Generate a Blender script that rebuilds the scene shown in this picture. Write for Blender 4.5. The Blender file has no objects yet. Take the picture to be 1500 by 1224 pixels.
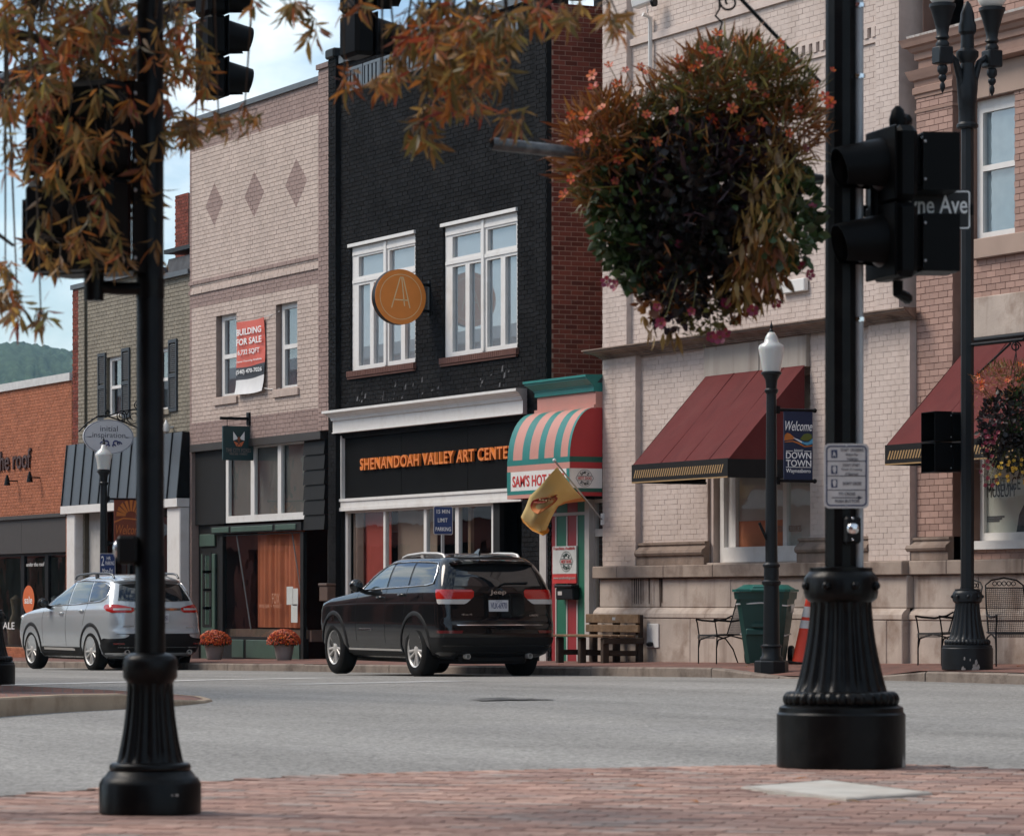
import bpy, bmesh, math, random
import numpy as np
from mathutils import Vector, Matrix

random.seed(7)
rng = np.random.default_rng(11)
SC = bpy.context.scene
COL = SC.collection
R = math.radians
PI = math.pi

# ------------------------------------------------------------------ camera, sky, sun, exposure
H = 0.92                       # camera height above the near road (metres)
F = 5500.0                     # focal length in photo pixels (photo 1500 wide)
TH = math.atan(2590.0 / F)     # the street runs 25 degrees off the view axis
S_, C_ = math.sin(TH), math.cos(TH)
HY = 880.0                     # horizon row in the photo
cam = bpy.data.cameras.new('camera')
cam.sensor_width = 36.0
cam.lens = F / 1500.0 * 36.0
cam.shift_y = (HY - 612.0) / 1500.0
cam.clip_start = 0.5
cam.clip_end = 9000.0
cam.dof.use_dof = True
cam.dof.focus_distance = 60.0
cam.dof.aperture_fstop = 9.5
cam_o = bpy.data.objects.new('camera', cam)
COL.objects.link(cam_o)
_r = Vector((S_, C_, 0)); _u = Vector((0, 0, 1)); _b = Vector((C_, -S_, 0))
_m = Matrix((( _r.x, _u.x, _b.x, 0), (_r.y, _u.y, _b.y, 0), (_r.z, _u.z, _b.z, 0), (0, 0, 0, 1)))
cam_o.matrix_world = Matrix.Translation((0, 0, H)) @ _m
SC.camera = cam_o

SUN_EL, SUN_AZ = R(48), Vector((-0.62, -0.78, 0)).normalized()      # towards the sun
sun = bpy.data.lights.new('sun', 'SUN'); sun.energy = 1.15; sun.angle = R(28); sun.color = (1.0, 0.90, 0.79)
sun_o = bpy.data.objects.new('sun', sun); COL.objects.link(sun_o)
_d = Vector((SUN_AZ.x * math.cos(SUN_EL), SUN_AZ.y * math.cos(SUN_EL), math.sin(SUN_EL)))
sun_o.rotation_euler = _d.to_track_quat('Z', 'Y').to_euler()
sun_o.location = (-30, -10, 40)

W = bpy.data.worlds.new('World'); SC.world = W; W.use_nodes = True
nt = W.node_tree; nt.nodes.clear()
wo = nt.nodes.new('ShaderNodeOutputWorld')
bg1 = nt.nodes.new('ShaderNodeBackground'); bg2 = nt.nodes.new('ShaderNodeBackground')
sky = nt.nodes.new('ShaderNodeTexSky'); sky.sky_type = 'NISHITA'; sky.sun_disc = False
sky.sun_elevation = SUN_EL; sky.sun_rotation = math.atan2(SUN_AZ.x, SUN_AZ.y)
sky.air_density = 1.0; sky.dust_density = 0.6; sky.ozone_density = 3.0
bg1.inputs[1].default_value = 0.055
tc = nt.nodes.new('ShaderNodeTexCoord')
mp = nt.nodes.new('ShaderNodeMapping'); mp.inputs['Scale'].default_value = (3.0, 3.0, 6.0)
mp.inputs['Location'].default_value = (1.3, 0.4, 0.15)
n1 = nt.nodes.new('ShaderNodeTexNoise'); n1.inputs['Scale'].default_value = 3.6; n1.inputs['Detail'].default_value = 7; n1.inputs['Roughness'].default_value = 0.55
cr = nt.nodes.new('ShaderNodeValToRGB'); cr.color_ramp.elements[0].position = 0.43; cr.color_ramp.elements[1].position = 0.62
n2 = nt.nodes.new('ShaderNodeTexNoise'); n2.inputs['Scale'].default_value = 5.0; n2.inputs['Detail'].default_value = 6
cr2 = nt.nodes.new('ShaderNodeValToRGB')
cr2.color_ramp.elements[0].color = (0.25, 0.33, 0.37, 1); cr2.color_ramp.elements[1].color = (0.48, 0.505, 0.51, 1)
cr2.color_ramp.elements[0].position = 0.30; cr2.color_ramp.elements[1].position = 0.62
bg2.inputs[1].default_value = 1.0
mx = nt.nodes.new('ShaderNodeMixShader')
L = nt.links.new
L(tc.outputs['Generated'], mp.inputs['Vector']); L(mp.outputs[0], n1.inputs['Vector']); L(mp.outputs[0], n2.inputs['Vector'])
L(n1.outputs[0], cr.inputs[0]); L(n2.outputs[0], cr2.inputs[0]); L(cr2.outputs[0], bg2.inputs[0])
L(sky.outputs[0], bg1.inputs[0]); L(cr.outputs[0], mx.inputs[0]); L(bg1.outputs[0], mx.inputs[1]); L(bg2.outputs[0], mx.inputs[2])
L(mx.outputs[0], wo.inputs['Surface'])

SC.view_settings.view_transform = 'Standard'; SC.view_settings.look = 'None'
SC.view_settings.gamma = 1.0; SC.view_settings.use_curve_mapping = False
SC.view_settings.exposure = 1.5
SC.render.engine = 'CYCLES'
SC.cycles.max_bounces = 6; SC.cycles.diffuse_bounces = 3; SC.cycles.glossy_bounces = 3
SC.cycles.transmission_bounces = 4; SC.cycles.transparent_max_bounces = 8; SC.cycles.volume_bounces = 0
SC.cycles.caustics_reflective = False; SC.cycles.caustics_refractive = False
SC.cycles.use_denoising = True
SC.cycles.sample_clamp_indirect = 6.0

# ------------------------------------------------------------------ where a photo point stands, given its true depth
FY = 26.1        # facade plane of the far side of the street (y, metres)
KY = 23.65       # far kerb
def at(px, py, D):
    k = (px - 750.0) / F
    Z = D / (S_ + C_ * k)
    return Vector((-Z * (C_ - S_ * k), D, H + (HY - py) * Z / F))
def fx(px, D=FY): return at(px, HY, D).x
def fz(px, py, D=FY): return at(px, py, D).z
def atz(px, py, Z):
    X = Z * (px - 750.0) / F
    return Vector((S_ * X - C_ * Z, C_ * X + S_ * Z, H + (HY - py) * Z / F))
def atg(px, py, z):            # on a horizontal plane at height z
    return atz(px, py, F * (H - z) / (py - HY))
FACE = math.atan2(C_, S_)      # z rotation that turns local -y towards the viewer's side of the crossing

def road_z(x):
    u = -x
    if u < 20: return 0.0
    if u < 37.8: return -0.0013 * (u - 20)
    return -0.023 - 0.0115 * (min(u, 130) - 37.8)

# ------------------------------------------------------------------ materials
MATS = {}
def nd(t, k, **kw):
    n = t.nodes.new(k)
    for a, b in kw.items(): setattr(n, a, b)
    return n
def mat(name, col, rough=0.7, metal=0.0, var=0.12, vscale=6.0, bump=0.0, bscale=40.0, coat=0.0, island=0.0,
        spec=0.5, dirt=None, dscale=1.2, damount=0.5, streak=None, streak_amt=0.4, trans=None, sheen=0.0, detail=6):
    """procedural principled: noise-varied colour, optional per-island variation, dirt patches, rain streaks, bump"""
    if name in MATS: return MATS[name]
    m = bpy.data.materials.new(name); m.use_nodes = True; MATS[name] = m
    t = m.node_tree; p = t.nodes['Principled BSDF']; lk = t.links.new
    p.inputs['Roughness'].default_value = rough; p.inputs['Metallic'].default_value = metal
    p.inputs['Coat Weight'].default_value = coat; p.inputs['Coat Roughness'].default_value = 0.03
    p.inputs['Specular IOR Level'].default_value = spec if (rough < .7 or spec != .5) else .18
    geo = nd(t, 'ShaderNodeNewGeometry')
    no = nd(t, 'ShaderNodeTexNoise'); no.inputs['Scale'].default_value = vscale; no.inputs['Detail'].default_value = detail
    lk(geo.outputs['Position'], no.inputs['Vector'])
    hv = nd(t, 'ShaderNodeHueSaturation'); hv.inputs['Color'].default_value = (*col, 1)
    mr = nd(t, 'ShaderNodeMapRange'); mr.inputs[1].default_value = 0.25; mr.inputs[2].default_value = 0.75
    mr.inputs[3].default_value = 1 - var; mr.inputs[4].default_value = 1 + var
    lk(no.outputs[0], mr.inputs[0])
    val = mr.outputs[0]
    if island:
        mr2 = nd(t, 'ShaderNodeMapRange'); mr2.inputs[3].default_value = 1 - island; mr2.inputs[4].default_value = 1 + island
        lk(geo.outputs['Random Per Island'], mr2.inputs[0])
        mu = nd(t, 'ShaderNodeMath', operation='MULTIPLY'); lk(val, mu.inputs[0]); lk(mr2.outputs[0], mu.inputs[1]); val = mu.outputs[0]
    lk(val, hv.inputs['Value'])
    out = hv.outputs[0]
    if dirt is not None:
        nn = nd(t, 'ShaderNodeTexNoise'); nn.inputs['Scale'].default_value = dscale; nn.inputs['Detail'].default_value = 8; nn.inputs['Roughness'].default_value = 0.65
        lk(geo.outputs['Position'], nn.inputs['Vector'])
        rr = nd(t, 'ShaderNodeMapRange'); rr.inputs[1].default_value = 0.48; rr.inputs[2].default_value = 0.68; rr.inputs[4].default_value = damount
        lk(nn.outputs[0], rr.inputs[0])
        mi = nd(t, 'ShaderNodeMix', data_type='RGBA'); lk(rr.outputs[0], mi.inputs[0]); lk(out, mi.inputs[6]); mi.inputs[7].default_value = (*dirt, 1)
        out = mi.outputs[2]
    if streak is not None:
        ma = nd(t, 'ShaderNodeMapping'); ma.inputs['Scale'].default_value = (3.2, 3.2, 0.45)
        lk(geo.outputs['Position'], ma.inputs['Vector'])
        nn = nd(t, 'ShaderNodeTexNoise'); nn.inputs['Scale'].default_value = 1.0; nn.inputs['Detail'].default_value = 5
        lk(ma.outputs[0], nn.inputs['Vector'])
        rr = nd(t, 'ShaderNodeMapRange'); rr.inputs[1].default_value = 0.52; rr.inputs[2].default_value = 0.80; rr.inputs[4].default_value = streak_amt
        lk(nn.outputs[0], rr.inputs[0])
        mi = nd(t, 'ShaderNodeMix', data_type='RGBA'); lk(rr.outputs[0], mi.inputs[0]); lk(out, mi.inputs[6]); mi.inputs[7].default_value = (*streak, 1)
        out = mi.outputs[2]
    lk(out, p.inputs['Base Color'])
    if bump:
        nb = nd(t, 'ShaderNodeTexNoise'); nb.inputs['Scale'].default_value = bscale; nb.inputs['Detail'].default_value = 5
        lk(geo.outputs['Position'], nb.inputs['Vector'])
        bu = nd(t, 'ShaderNodeBump'); bu.inputs['Strength'].default_value = bump; bu.inputs['Distance'].default_value = 0.02
        lk(nb.outputs[0], bu.inputs['Height']); lk(bu.outputs[0], p.inputs['Normal'])
    if trans:
        p.inputs['Transmission Weight'].default_value = trans
    return m

def glass_mat(name, tint=(0.55, 0.6, 0.6), refl=1.45, rough=0.0, wav=0.0):
    if name in MATS: return MATS[name]
    m = bpy.data.materials.new(name); m.use_nodes = True; MATS[name] = m
    t = m.node_tree; t.nodes.clear(); lk = t.links.new
    o = nd(t, 'ShaderNodeOutputMaterial'); mxs = nd(t, 'ShaderNodeMixShader')
    fr = nd(t, 'ShaderNodeFresnel'); fr.inputs[0].default_value = refl
    tr = nd(t, 'ShaderNodeBsdfTransparent'); tr.inputs[0].default_value = (*tint, 1)
    gl = nd(t, 'ShaderNodeBsdfGlossy'); gl.inputs['Roughness'].default_value = rough; gl.inputs[0].default_value = (0.95, 0.97, 1, 1)
    if wav:
        geo = nd(t, 'ShaderNodeNewGeometry'); no = nd(t, 'ShaderNodeTexNoise'); no.inputs['Scale'].default_value = 1.3
        lk(geo.outputs['Position'], no.inputs['Vector'])
        bu = nd(t, 'ShaderNodeBump'); bu.inputs['Strength'].default_value = wav; bu.inputs['Distance'].default_value = 0.05
        lk(no.outputs[0], bu.inputs['Height']); lk(bu.outputs[0], gl.inputs['Normal'])
    gb = nd(t, 'ShaderNodeNewGeometry'); iv = nd(t, 'ShaderNodeMath', operation='SUBTRACT'); iv.inputs[0].default_value = 1.0; lk(gb.outputs['Backfacing'], iv.inputs[1])
    mf = nd(t, 'ShaderNodeMath', operation='MULTIPLY'); lk(fr.outputs[0], mf.inputs[0]); lk(iv.outputs[0], mf.inputs[1])
    lk(mf.outputs[0], mxs.inputs[0]); lk(tr.outputs[0], mxs.inputs[1]); lk(gl.outputs[0], mxs.inputs[2])
    lk(mxs.outputs[0], o.inputs[0])
    return m

def leaf_mat(name, col, trans=0.35, var=0.45):
    if name in MATS: return MATS[name]
    m = bpy.data.materials.new(name); m.use_nodes = True; MATS[name] = m
    t = m.node_tree; p = t.nodes['Principled BSDF']; lk = t.links.new
    o = t.nodes['Material Output']
    geo = nd(t, 'ShaderNodeNewGeometry'); oi = nd(t, 'ShaderNodeObjectInfo')
    ad = nd(t, 'ShaderNodeMath', operation='ADD'); lk(geo.outputs['Random Per Island'], ad.inputs[0]); lk(oi.outputs['Random'], ad.inputs[1])
    fr = nd(t, 'ShaderNodeMath', operation='FRACT'); lk(ad.outputs[0], fr.inputs[0])
    mr = nd(t, 'ShaderNodeMapRange'); mr.inputs[3].default_value = 1 - var; mr.inputs[4].default_value = 1 + var; lk(fr.outputs[0], mr.inputs[0])
    mh = nd(t, 'ShaderNodeMapRange'); mh.inputs[3].default_value = 0.485; mh.inputs[4].default_value = 0.515; lk(fr.outputs[0], mh.inputs[0])
    hv = nd(t, 'ShaderNodeHueSaturation'); hv.inputs['Color'].default_value = (*col, 1); lk(mr.outputs[0], hv.inputs['Value']); lk(mh.outputs[0], hv.inputs['Hue'])
    lk(hv.outputs[0], p.inputs['Base Color']); p.inputs['Roughness'].default_value = 0.45
    tb = nd(t, 'ShaderNodeBsdfTranslucent'); lk(hv.outputs[0], tb.inputs[0])
    mxs = nd(t, 'ShaderNodeMixShader'); mxs.inputs[0].default_value = trans
    lk(p.outputs[0], mxs.inputs[1]); lk(tb.outputs[0], mxs.inputs[2]); lk(mxs.outputs[0], o.inputs[0])
    return m

# ------------------------------------------------------------------ scene things and mesh builder
def thing(name, label, cat, loc=(0, 0, 0), rz=0.0, group=None, kind=None):
    o = bpy.data.objects.new(name, None); COL.objects.link(o); o.empty_display_size = 0.2
    o.location = loc; o.rotation_euler = (0, 0, rz)
    o['label'] = label; o['category'] = cat
    if group: o['group'] = group
    if kind: o['kind'] = kind
    return o
def tag(o, label=None, cat=None, group=None, kind=None):
    if label: o['label'] = label
    if cat: o['category'] = cat
    if group: o['group'] = group
    if kind: o['kind'] = kind
    return o
def root_of(o):
    while o.parent is not None: o = o.parent
    return o
def link(name, me, parent=None):
    o = bpy.data.objects.new(name, me); COL.objects.link(o)
    if parent is not None: o.parent = parent
    return o
def copy_tree(o, parent=None):
    c = o.copy(); COL.objects.link(c)
    if parent is not None: c.parent = parent
    for ch in list(o.children): copy_tree(ch, c)
    return c

class M:
    def __init__(s): s.v = []; s.f = []; s.mi = []
    def add(s, verts, faces, mi=0):
        b = len(s.v); s.v.extend([tuple(v) for v in verts])
        for f in faces: s.f.append(tuple(i + b for i in f)); s.mi.append(mi)
        return s
    def quad(s, a, b, c, d, mi=0): return s.add([a, b, c, d], [(0, 1, 2, 3)], mi)
    def box(s, x0, x1, y0, y1, z0, z1, mi=0):
        if x0 > x1: x0, x1 = x1, x0
        if y0 > y1: y0, y1 = y1, y0
        if z0 > z1: z0, z1 = z1, z0
        return s.add([(x0, y0, z0), (x1, y0, z0), (x1, y1, z0), (x0, y1, z0), (x0, y0, z1), (x1, y0, z1), (x1, y1, z1), (x0, y1, z1)],
                     [(3, 2, 1, 0), (4, 5, 6, 7), (0, 1, 5, 4), (1, 2, 6, 5), (2, 3, 7, 6), (3, 0, 4, 7)], mi)
    def bbox(s, x0, x1, y0, y1, z0, z1, b=0.01, mi=0):
        """box with bevelled edges along every side"""
        if x0 > x1: x0, x1 = x1, x0
        if y0 > y1: y0, y1 = y1, y0
        if z0 > z1: z0, z1 = z1, z0
        b = min(b, (x1 - x0) * .45, (y1 - y0) * .45, (z1 - z0) * .45)
        bm = bmesh.new(); bmesh.ops.create_cube(bm, size=1)
        for v in bm.verts: v.co = Vector(((x0 + x1) / 2 + v.co.x * (x1 - x0), (y0 + y1) / 2 + v.co.y * (y1 - y0), (z0 + z1) / 2 + v.co.z * (z1 - z0)))
        bmesh.ops.bevel(bm, geom=bm.edges[:], offset=b, segments=1, profile=.5, affect='EDGES')
        bm.verts.index_update()
        s.add([v.co.copy() for v in bm.verts], [[v.index for v in f.verts] for f in bm.faces], mi); bm.free(); return s
    def xbox(s, mtx, sx, sy, sz, mi=0):
        """box of size sx,sy,sz centred on a matrix"""
        vs = [mtx @ Vector((x * sx / 2, y * sy / 2, z * sz / 2)) for z in (-1, 1) for x, y in ((-1, -1), (1, -1), (1, 1), (-1, 1))]
        return s.add(vs, [(3, 2, 1, 0), (4, 5, 6, 7), (0, 1, 5, 4), (1, 2, 6, 5), (2, 3, 7, 6), (3, 0, 4, 7)], mi)
    def tube(s, pts, r, n=8, mi=0, caps=True):
        pts = [Vector(p) for p in pts]; k = len(pts)
        rs = r if isinstance(r, (list, tuple)) else [r] * k
        ring = []; up = None
        for i in range(k):
            t = (pts[min(i + 1, k - 1)] - pts[max(i - 1, 0)]); t = t.normalized() if t.length > 1e-9 else Vector((0, 0, 1))
            if up is None: up = Vector((0, 0, 1)) if abs(t.z) < .9 else Vector((1, 0, 0))
            a = t.cross(up)
            a = a.normalized() if a.length > 1e-6 else t.orthogonal().normalized()
            b = a.cross(t).normalized(); up = b
            ring.append([pts[i] + (a * math.cos(2 * PI * j / n) + b * math.sin(2 * PI * j / n)) * rs[i] for j in range(n)])
        vs = [p for rg in ring for p in rg]; fs = []
        for i in range(k - 1):
            for j in range(n):
                fs.append((i * n + j, i * n + (j + 1) % n, (i + 1) * n + (j + 1) % n, (i + 1) * n + j))
        if caps: fs.append(tuple(range(n - 1, -1, -1))); fs.append(tuple((k - 1) * n + j for j in range(n)))
        return s.add(vs, fs, mi)
    def lathe(s, prof, n=24, mi=0, mtx=None, flute=None, caps=True):
        """profile [(r,z)], bottom to top, about z; flute=(z0,z1,count,depth)"""
        vs = []; fs = []; k = len(prof)
        for (r, z) in prof:
            for j in range(n):
                a = 2 * PI * j / n; rr = r
                if flute and flute[0] <= z <= flute[1]: rr = r * (1 - flute[3] * (0.5 - 0.5 * math.cos(a * flute[2])) ** 2)
                v = Vector((rr * math.cos(a), rr * math.sin(a), z)); vs.append(mtx @ v if mtx else v)
        for i in range(k - 1):
            for j in range(n): fs.append((i * n + j, i * n + (j + 1) % n, (i + 1) * n + (j + 1) % n, (i + 1) * n + j))
        if caps: fs.append(tuple(range(n - 1, -1, -1))); fs.append(tuple((k - 1) * n + j for j in range(n)))
        return s.add(vs, fs, mi)
    def prism(s, poly, mapf, t0, t1, mi=0):
        """polygon [(a,b)] counter-clockwise, extruded from t0 to t1; mapf(a,b,t)->xyz"""
        n = len(poly)
        vs = [mapf(a, b, t0) for a, b in poly] + [mapf(a, b, t1) for a, b in poly]
        fs = [tuple(range(n)), tuple(range(2 * n - 1, n - 1, -1))] + [(i, i + n, (i + 1) % n + n, (i + 1) % n) for i in range(n)]
        return s.add(vs, fs, mi)
    def sphere(s, c, r, n=12, m=8, mi=0, sc=(1, 1, 1)):
        vs = [Vector(c) + Vector((0, 0, -r * sc[2]))]; fs = []
        for i in range(1, m):
            t = PI * i / m
            for j in range(n): vs.append(Vector(c) + Vector((r * sc[0] * math.sin(t) * math.cos(2 * PI * j / n), r * sc[1] * math.sin(t) * math.sin(2 * PI * j / n), -r * sc[2] * math.cos(t))))
        vs.append(Vector(c) + Vector((0, 0, r * sc[2])))
        for j in range(n): fs.append((0, 1 + (j + 1) % n, 1 + j))
        for i in range(m - 2):
            for j in range(n): fs.append((1 + i * n + j, 1 + i * n + (j + 1) % n, 1 + (i + 1) * n + (j + 1) % n, 1 + (i + 1) * n + j))
        b = 1 + (m - 2) * n
        for j in range(n): fs.append((b + j, b + (j + 1) % n, len(vs) - 1))
        return s.add(vs, fs, mi)
    def xf(s, mtx):
        s.v = [tuple(mtx @ Vector(v)) for v in s.v]; return s
    def mesh(s, name, mats, smooth=None, off=None):
        me = bpy.data.meshes.new(name)
        v = s.v if off is None else [(a - off[0], b - off[1], c - off[2]) for a, b, c in s.v]
        me.from_pydata(v, [], s.f)
        if not isinstance(mats, (list, tuple)): mats = [mats]
        for m in mats: me.materials.append(m)
        if len(mats) > 1: me.polygons.foreach_set('material_index', s.mi)
        if smooth is not None:
            me.polygons.foreach_set('use_smooth', [True] * len(me.polygons))
            me.set_sharp_from_angle(angle=R(smooth))
        me.update(); return me
    def obj(s, name, mats, parent=None, world=False, smooth=None, label=None, kind=None):
        off = root_of(parent).location if (world and parent is not None) else None
        o = link(name, s.mesh(name, mats, smooth, off), parent)
        if label: o['label'] = label
        if kind: o['kind'] = kind
        return o

# ------------------------------------------------------------------ lettering
def text_mesh(body, bold=0.0, shear=0.0, spacing=1.0, extrude=0.0, line=1.0, align='LEFT'):
    c = bpy.data.curves.new('lettering', 'FONT'); c.body = body; c.offset = bold; c.shear = shear; c.space_character = spacing
    c.extrude = extrude; c.space_line = line; c.resolution_u = 3; c.align_x = align
    o = bpy.data.objects.new('lettering', c); COL.objects.link(o)
    dg = bpy.context.evaluated_depsgraph_get()
    me = bpy.data.meshes.new_from_object(o.evaluated_get(dg), depsgraph=dg)
    COL.objects.unlink(o); bpy.data.objects.remove(o); bpy.data.curves.remove(c)
    return me
def text_fit(body, w, h, mtx, mat_, parent, name='lettering', bold=0.0, shear=0.0, spacing=1.0, depth=0.004, world=False, line=1.0, align='CENTER'):
    """lettering scaled to fill w x h, lower-left corner at the matrix origin, lying in the matrix' xy plane, rising along its z"""
    me = text_mesh(body, bold, shear, spacing, 0.02 if depth else 0, line, align)
    co = np.empty(len(me.vertices) * 3); me.vertices.foreach_get('co', co); co = co.reshape(-1, 3)
    mn, mxx = co.min(0), co.max(0)
    sc = np.array([w / max(mxx[0] - mn[0], 1e-6), h / max(mxx[1] - mn[1], 1e-6), (depth / max(mxx[2] - mn[2], 1e-6)) if depth else 1])
    co = (co - np.array([mn[0], mn[1], mn[2]])) * sc
    off = Vector(root_of(parent).location) if (world and parent is not None) else Vector((0, 0, 0))
    mt = np.array(mtx.to_3x3()); tr = np.array(mtx.translation - off)
    co = co @ mt.T + tr
    me.vertices.foreach_set('co', co.ravel()); me.name = name
    me.materials.clear(); me.materials.append(mat_); me.update()
    return link(name, me, parent)
def frame(o, xdir, zup=(0, 0, 1)):
    """matrix whose x is xdir, y is up, z is the outward normal of a sign read along xdir"""
    x = Vector(xdir).normalized(); y = Vector(zup).normalized(); n = x.cross(y)
    m = Matrix.Identity(4)
    for i in range(3): m[i][0] = x[i]; m[i][1] = y[i]; m[i][2] = n[i]; m[i][3] = o[i]
    return m
# ------------------------------------------------------------------ ground
def Dof(px, x):
    k = (px - 750.0) / F
    return -x * (S_ + k * C_) / (C_ - k * S_)
def grid_sheet(name, xs, ys, zf, m, kind='structure', parent=None):
    vs = [(x, y, zf(x, y)) for x in xs for y in ys]; n = len(ys); fs = []
    for i in range(len(xs) - 1):
        for j in range(n - 1): fs.append((i * n + j, (i + 1) * n + j, (i + 1) * n + j + 1, i * n + j + 1))
    o = M().add(vs, fs).obj(name, m, parent)
    o['kind'] = kind; return o

m_asphalt = mat('asphalt', (0.262, 0.252, 0.236), 0.9, var=0.10, vscale=0.7, bump=0.55, bscale=55, dirt=(0.175, 0.17, 0.165), dscale=0.35, damount=0.5, detail=12)
# fine aggregate speckle
def speckle(m, scale, amt):
    t = m.node_tree; p = t.nodes['Principled BSDF']; lk = t.links.new
    src = p.inputs['Base Color'].links[0].from_socket
    geo = nd(t, 'ShaderNodeNewGeometry'); vo = nd(t, 'ShaderNodeTexVoronoi'); vo.inputs['Scale'].default_value = scale
    lk(geo.outputs['Position'], vo.inputs['Vector'])
    bw = nd(t, 'ShaderNodeRGBToBW'); lk(vo.outputs['Color'], bw.inputs[0])
    mr = nd(t, 'ShaderNodeMapRange'); mr.inputs[1].default_value = 0.2; mr.inputs[2].default_value = 0.8; mr.inputs[3].default_value = 1 - amt; mr.inputs[4].default_value = 1 + amt
    lk(bw.outputs[0], mr.inputs[0])
    hv = nd(t, 'ShaderNodeHueSaturation'); lk(src, hv.inputs['Color']); lk(mr.outputs[0], hv.inputs['Value']); lk(hv.outputs[0], p.inputs['Base Color'])
speckle(m_asphalt, 48, 0.36)
def bands(m, rot, sc, amt):
    t = m.node_tree; p = t.nodes['Principled BSDF']; lk = t.links.new; src = p.inputs['Base Color'].links[0].from_socket
    geo = nd(t, 'ShaderNodeNewGeometry'); ma = nd(t, 'ShaderNodeMapping'); ma.vector_type = 'POINT'; ma.inputs['Rotation'].default_value = (0, 0, rot); ma.inputs['Scale'].default_value = sc
    lk(geo.outputs['Position'], ma.inputs['Vector']); no = nd(t, 'ShaderNodeTexNoise'); no.inputs['Scale'].default_value = 1; no.inputs['Detail'].default_value = 5; lk(ma.outputs[0], no.inputs['Vector'])
    mr = nd(t, 'ShaderNodeMapRange'); mr.inputs[1].default_value = .3; mr.inputs[2].default_value = .7; mr.inputs[3].default_value = 1 - amt; mr.inputs[4].default_value = 1 + amt; lk(no.outputs[0], mr.inputs[0])
    hv = nd(t, 'ShaderNodeHueSaturation'); lk(src, hv.inputs['Color']); lk(mr.outputs[0], hv.inputs['Value']); lk(hv.outputs[0], p.inputs['Base Color'])
bands(m_asphalt, -FACE, (.12, .75, 1), .17)
xs = [-600, -400, -250, -130, -100, -80, -70, -60, -50, -40, -30, -20, -10, 0, 15, 40, 120]
road = grid_sheet('road', xs, [-300, -100, -40, -10, 5, 12, 20, 27, 60, 200, 500], lambda x, y: road_z(x), m_asphalt)
ground = grid_sheet('ground', [-6000, -600, 120, 2000], [-2500, -300, 500, 6000], lambda x, y: -1.6, mat('dry_grass_ground', (0.09, 0.10, 0.05), 0.95, vscale=0.05))

m_white_line = mat('worn_road_paint', (0.62, 0.61, 0.59), 0.8, var=0.15, vscale=9, dirt=(0.3, 0.29, 0.28), dscale=5, damount=0.8)
def stripe(pts, w, name='lane_marking', m=m_white_line, lift=0.005):
    b = M()
    for i in range(len(pts) - 1):
        a, c = Vector(pts[i]), Vector(pts[i + 1]); d = (c - a); d.z = 0; d.normalize(); nrm = Vector((-d.y, d.x, 0)) * w / 2
        q = [a - nrm, c - nrm, c + nrm, a + nrm]
        b.quad(*[(v.x, v.y, road_z(v.x) + lift) for v in q])
    o = b.obj(name, m, road); return o
# long white edge line crossing behind the corner, a scuffed one before the black car, and a dark patch in the middle
stripe([atg(-30, 1006, -0.1), atg(130, 1000, -0.1), atg(300, 993, -0.1), atg(480, 988.5, -0.1)], 0.5)
m_scuff = mat('scuffed_paint', (0.40, 0.395, 0.385), 0.85, dirt=(0.24, 0.235, 0.23), dscale=14, damount=1.0)
stripe([atg(415, 1001, -0.05), atg(560, 997, -0.05), atg(670, 993, -0.05)], 0.8, m=m_scuff, lift=0.004)
m_patch = mat('dark_patch', (0.075, 0.073, 0.07), 0.9, dirt=(0.22, 0.21, 0.2), dscale=5, damount=1.0)
b = M(); c0 = atg(742, 1024, road_z(-30))
poly = []
for i in range(18):
    a = 2 * PI * i / 18; rr = 1 + 0.3 * math.sin(3 * a + 1) + 0.25 * math.sin(7 * a)
    px, py = 742 + 52 * rr * math.cos(a), 1024 + 1.9 * rr * math.sin(a)
    g = atg(px, py, road_z(c0.x)); poly.append((g.x, g.y, road_z(g.x) + 0.005))
b.add(poly, [tuple(range(18))]); b.obj('asphalt_patch', m_patch, road)

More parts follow.
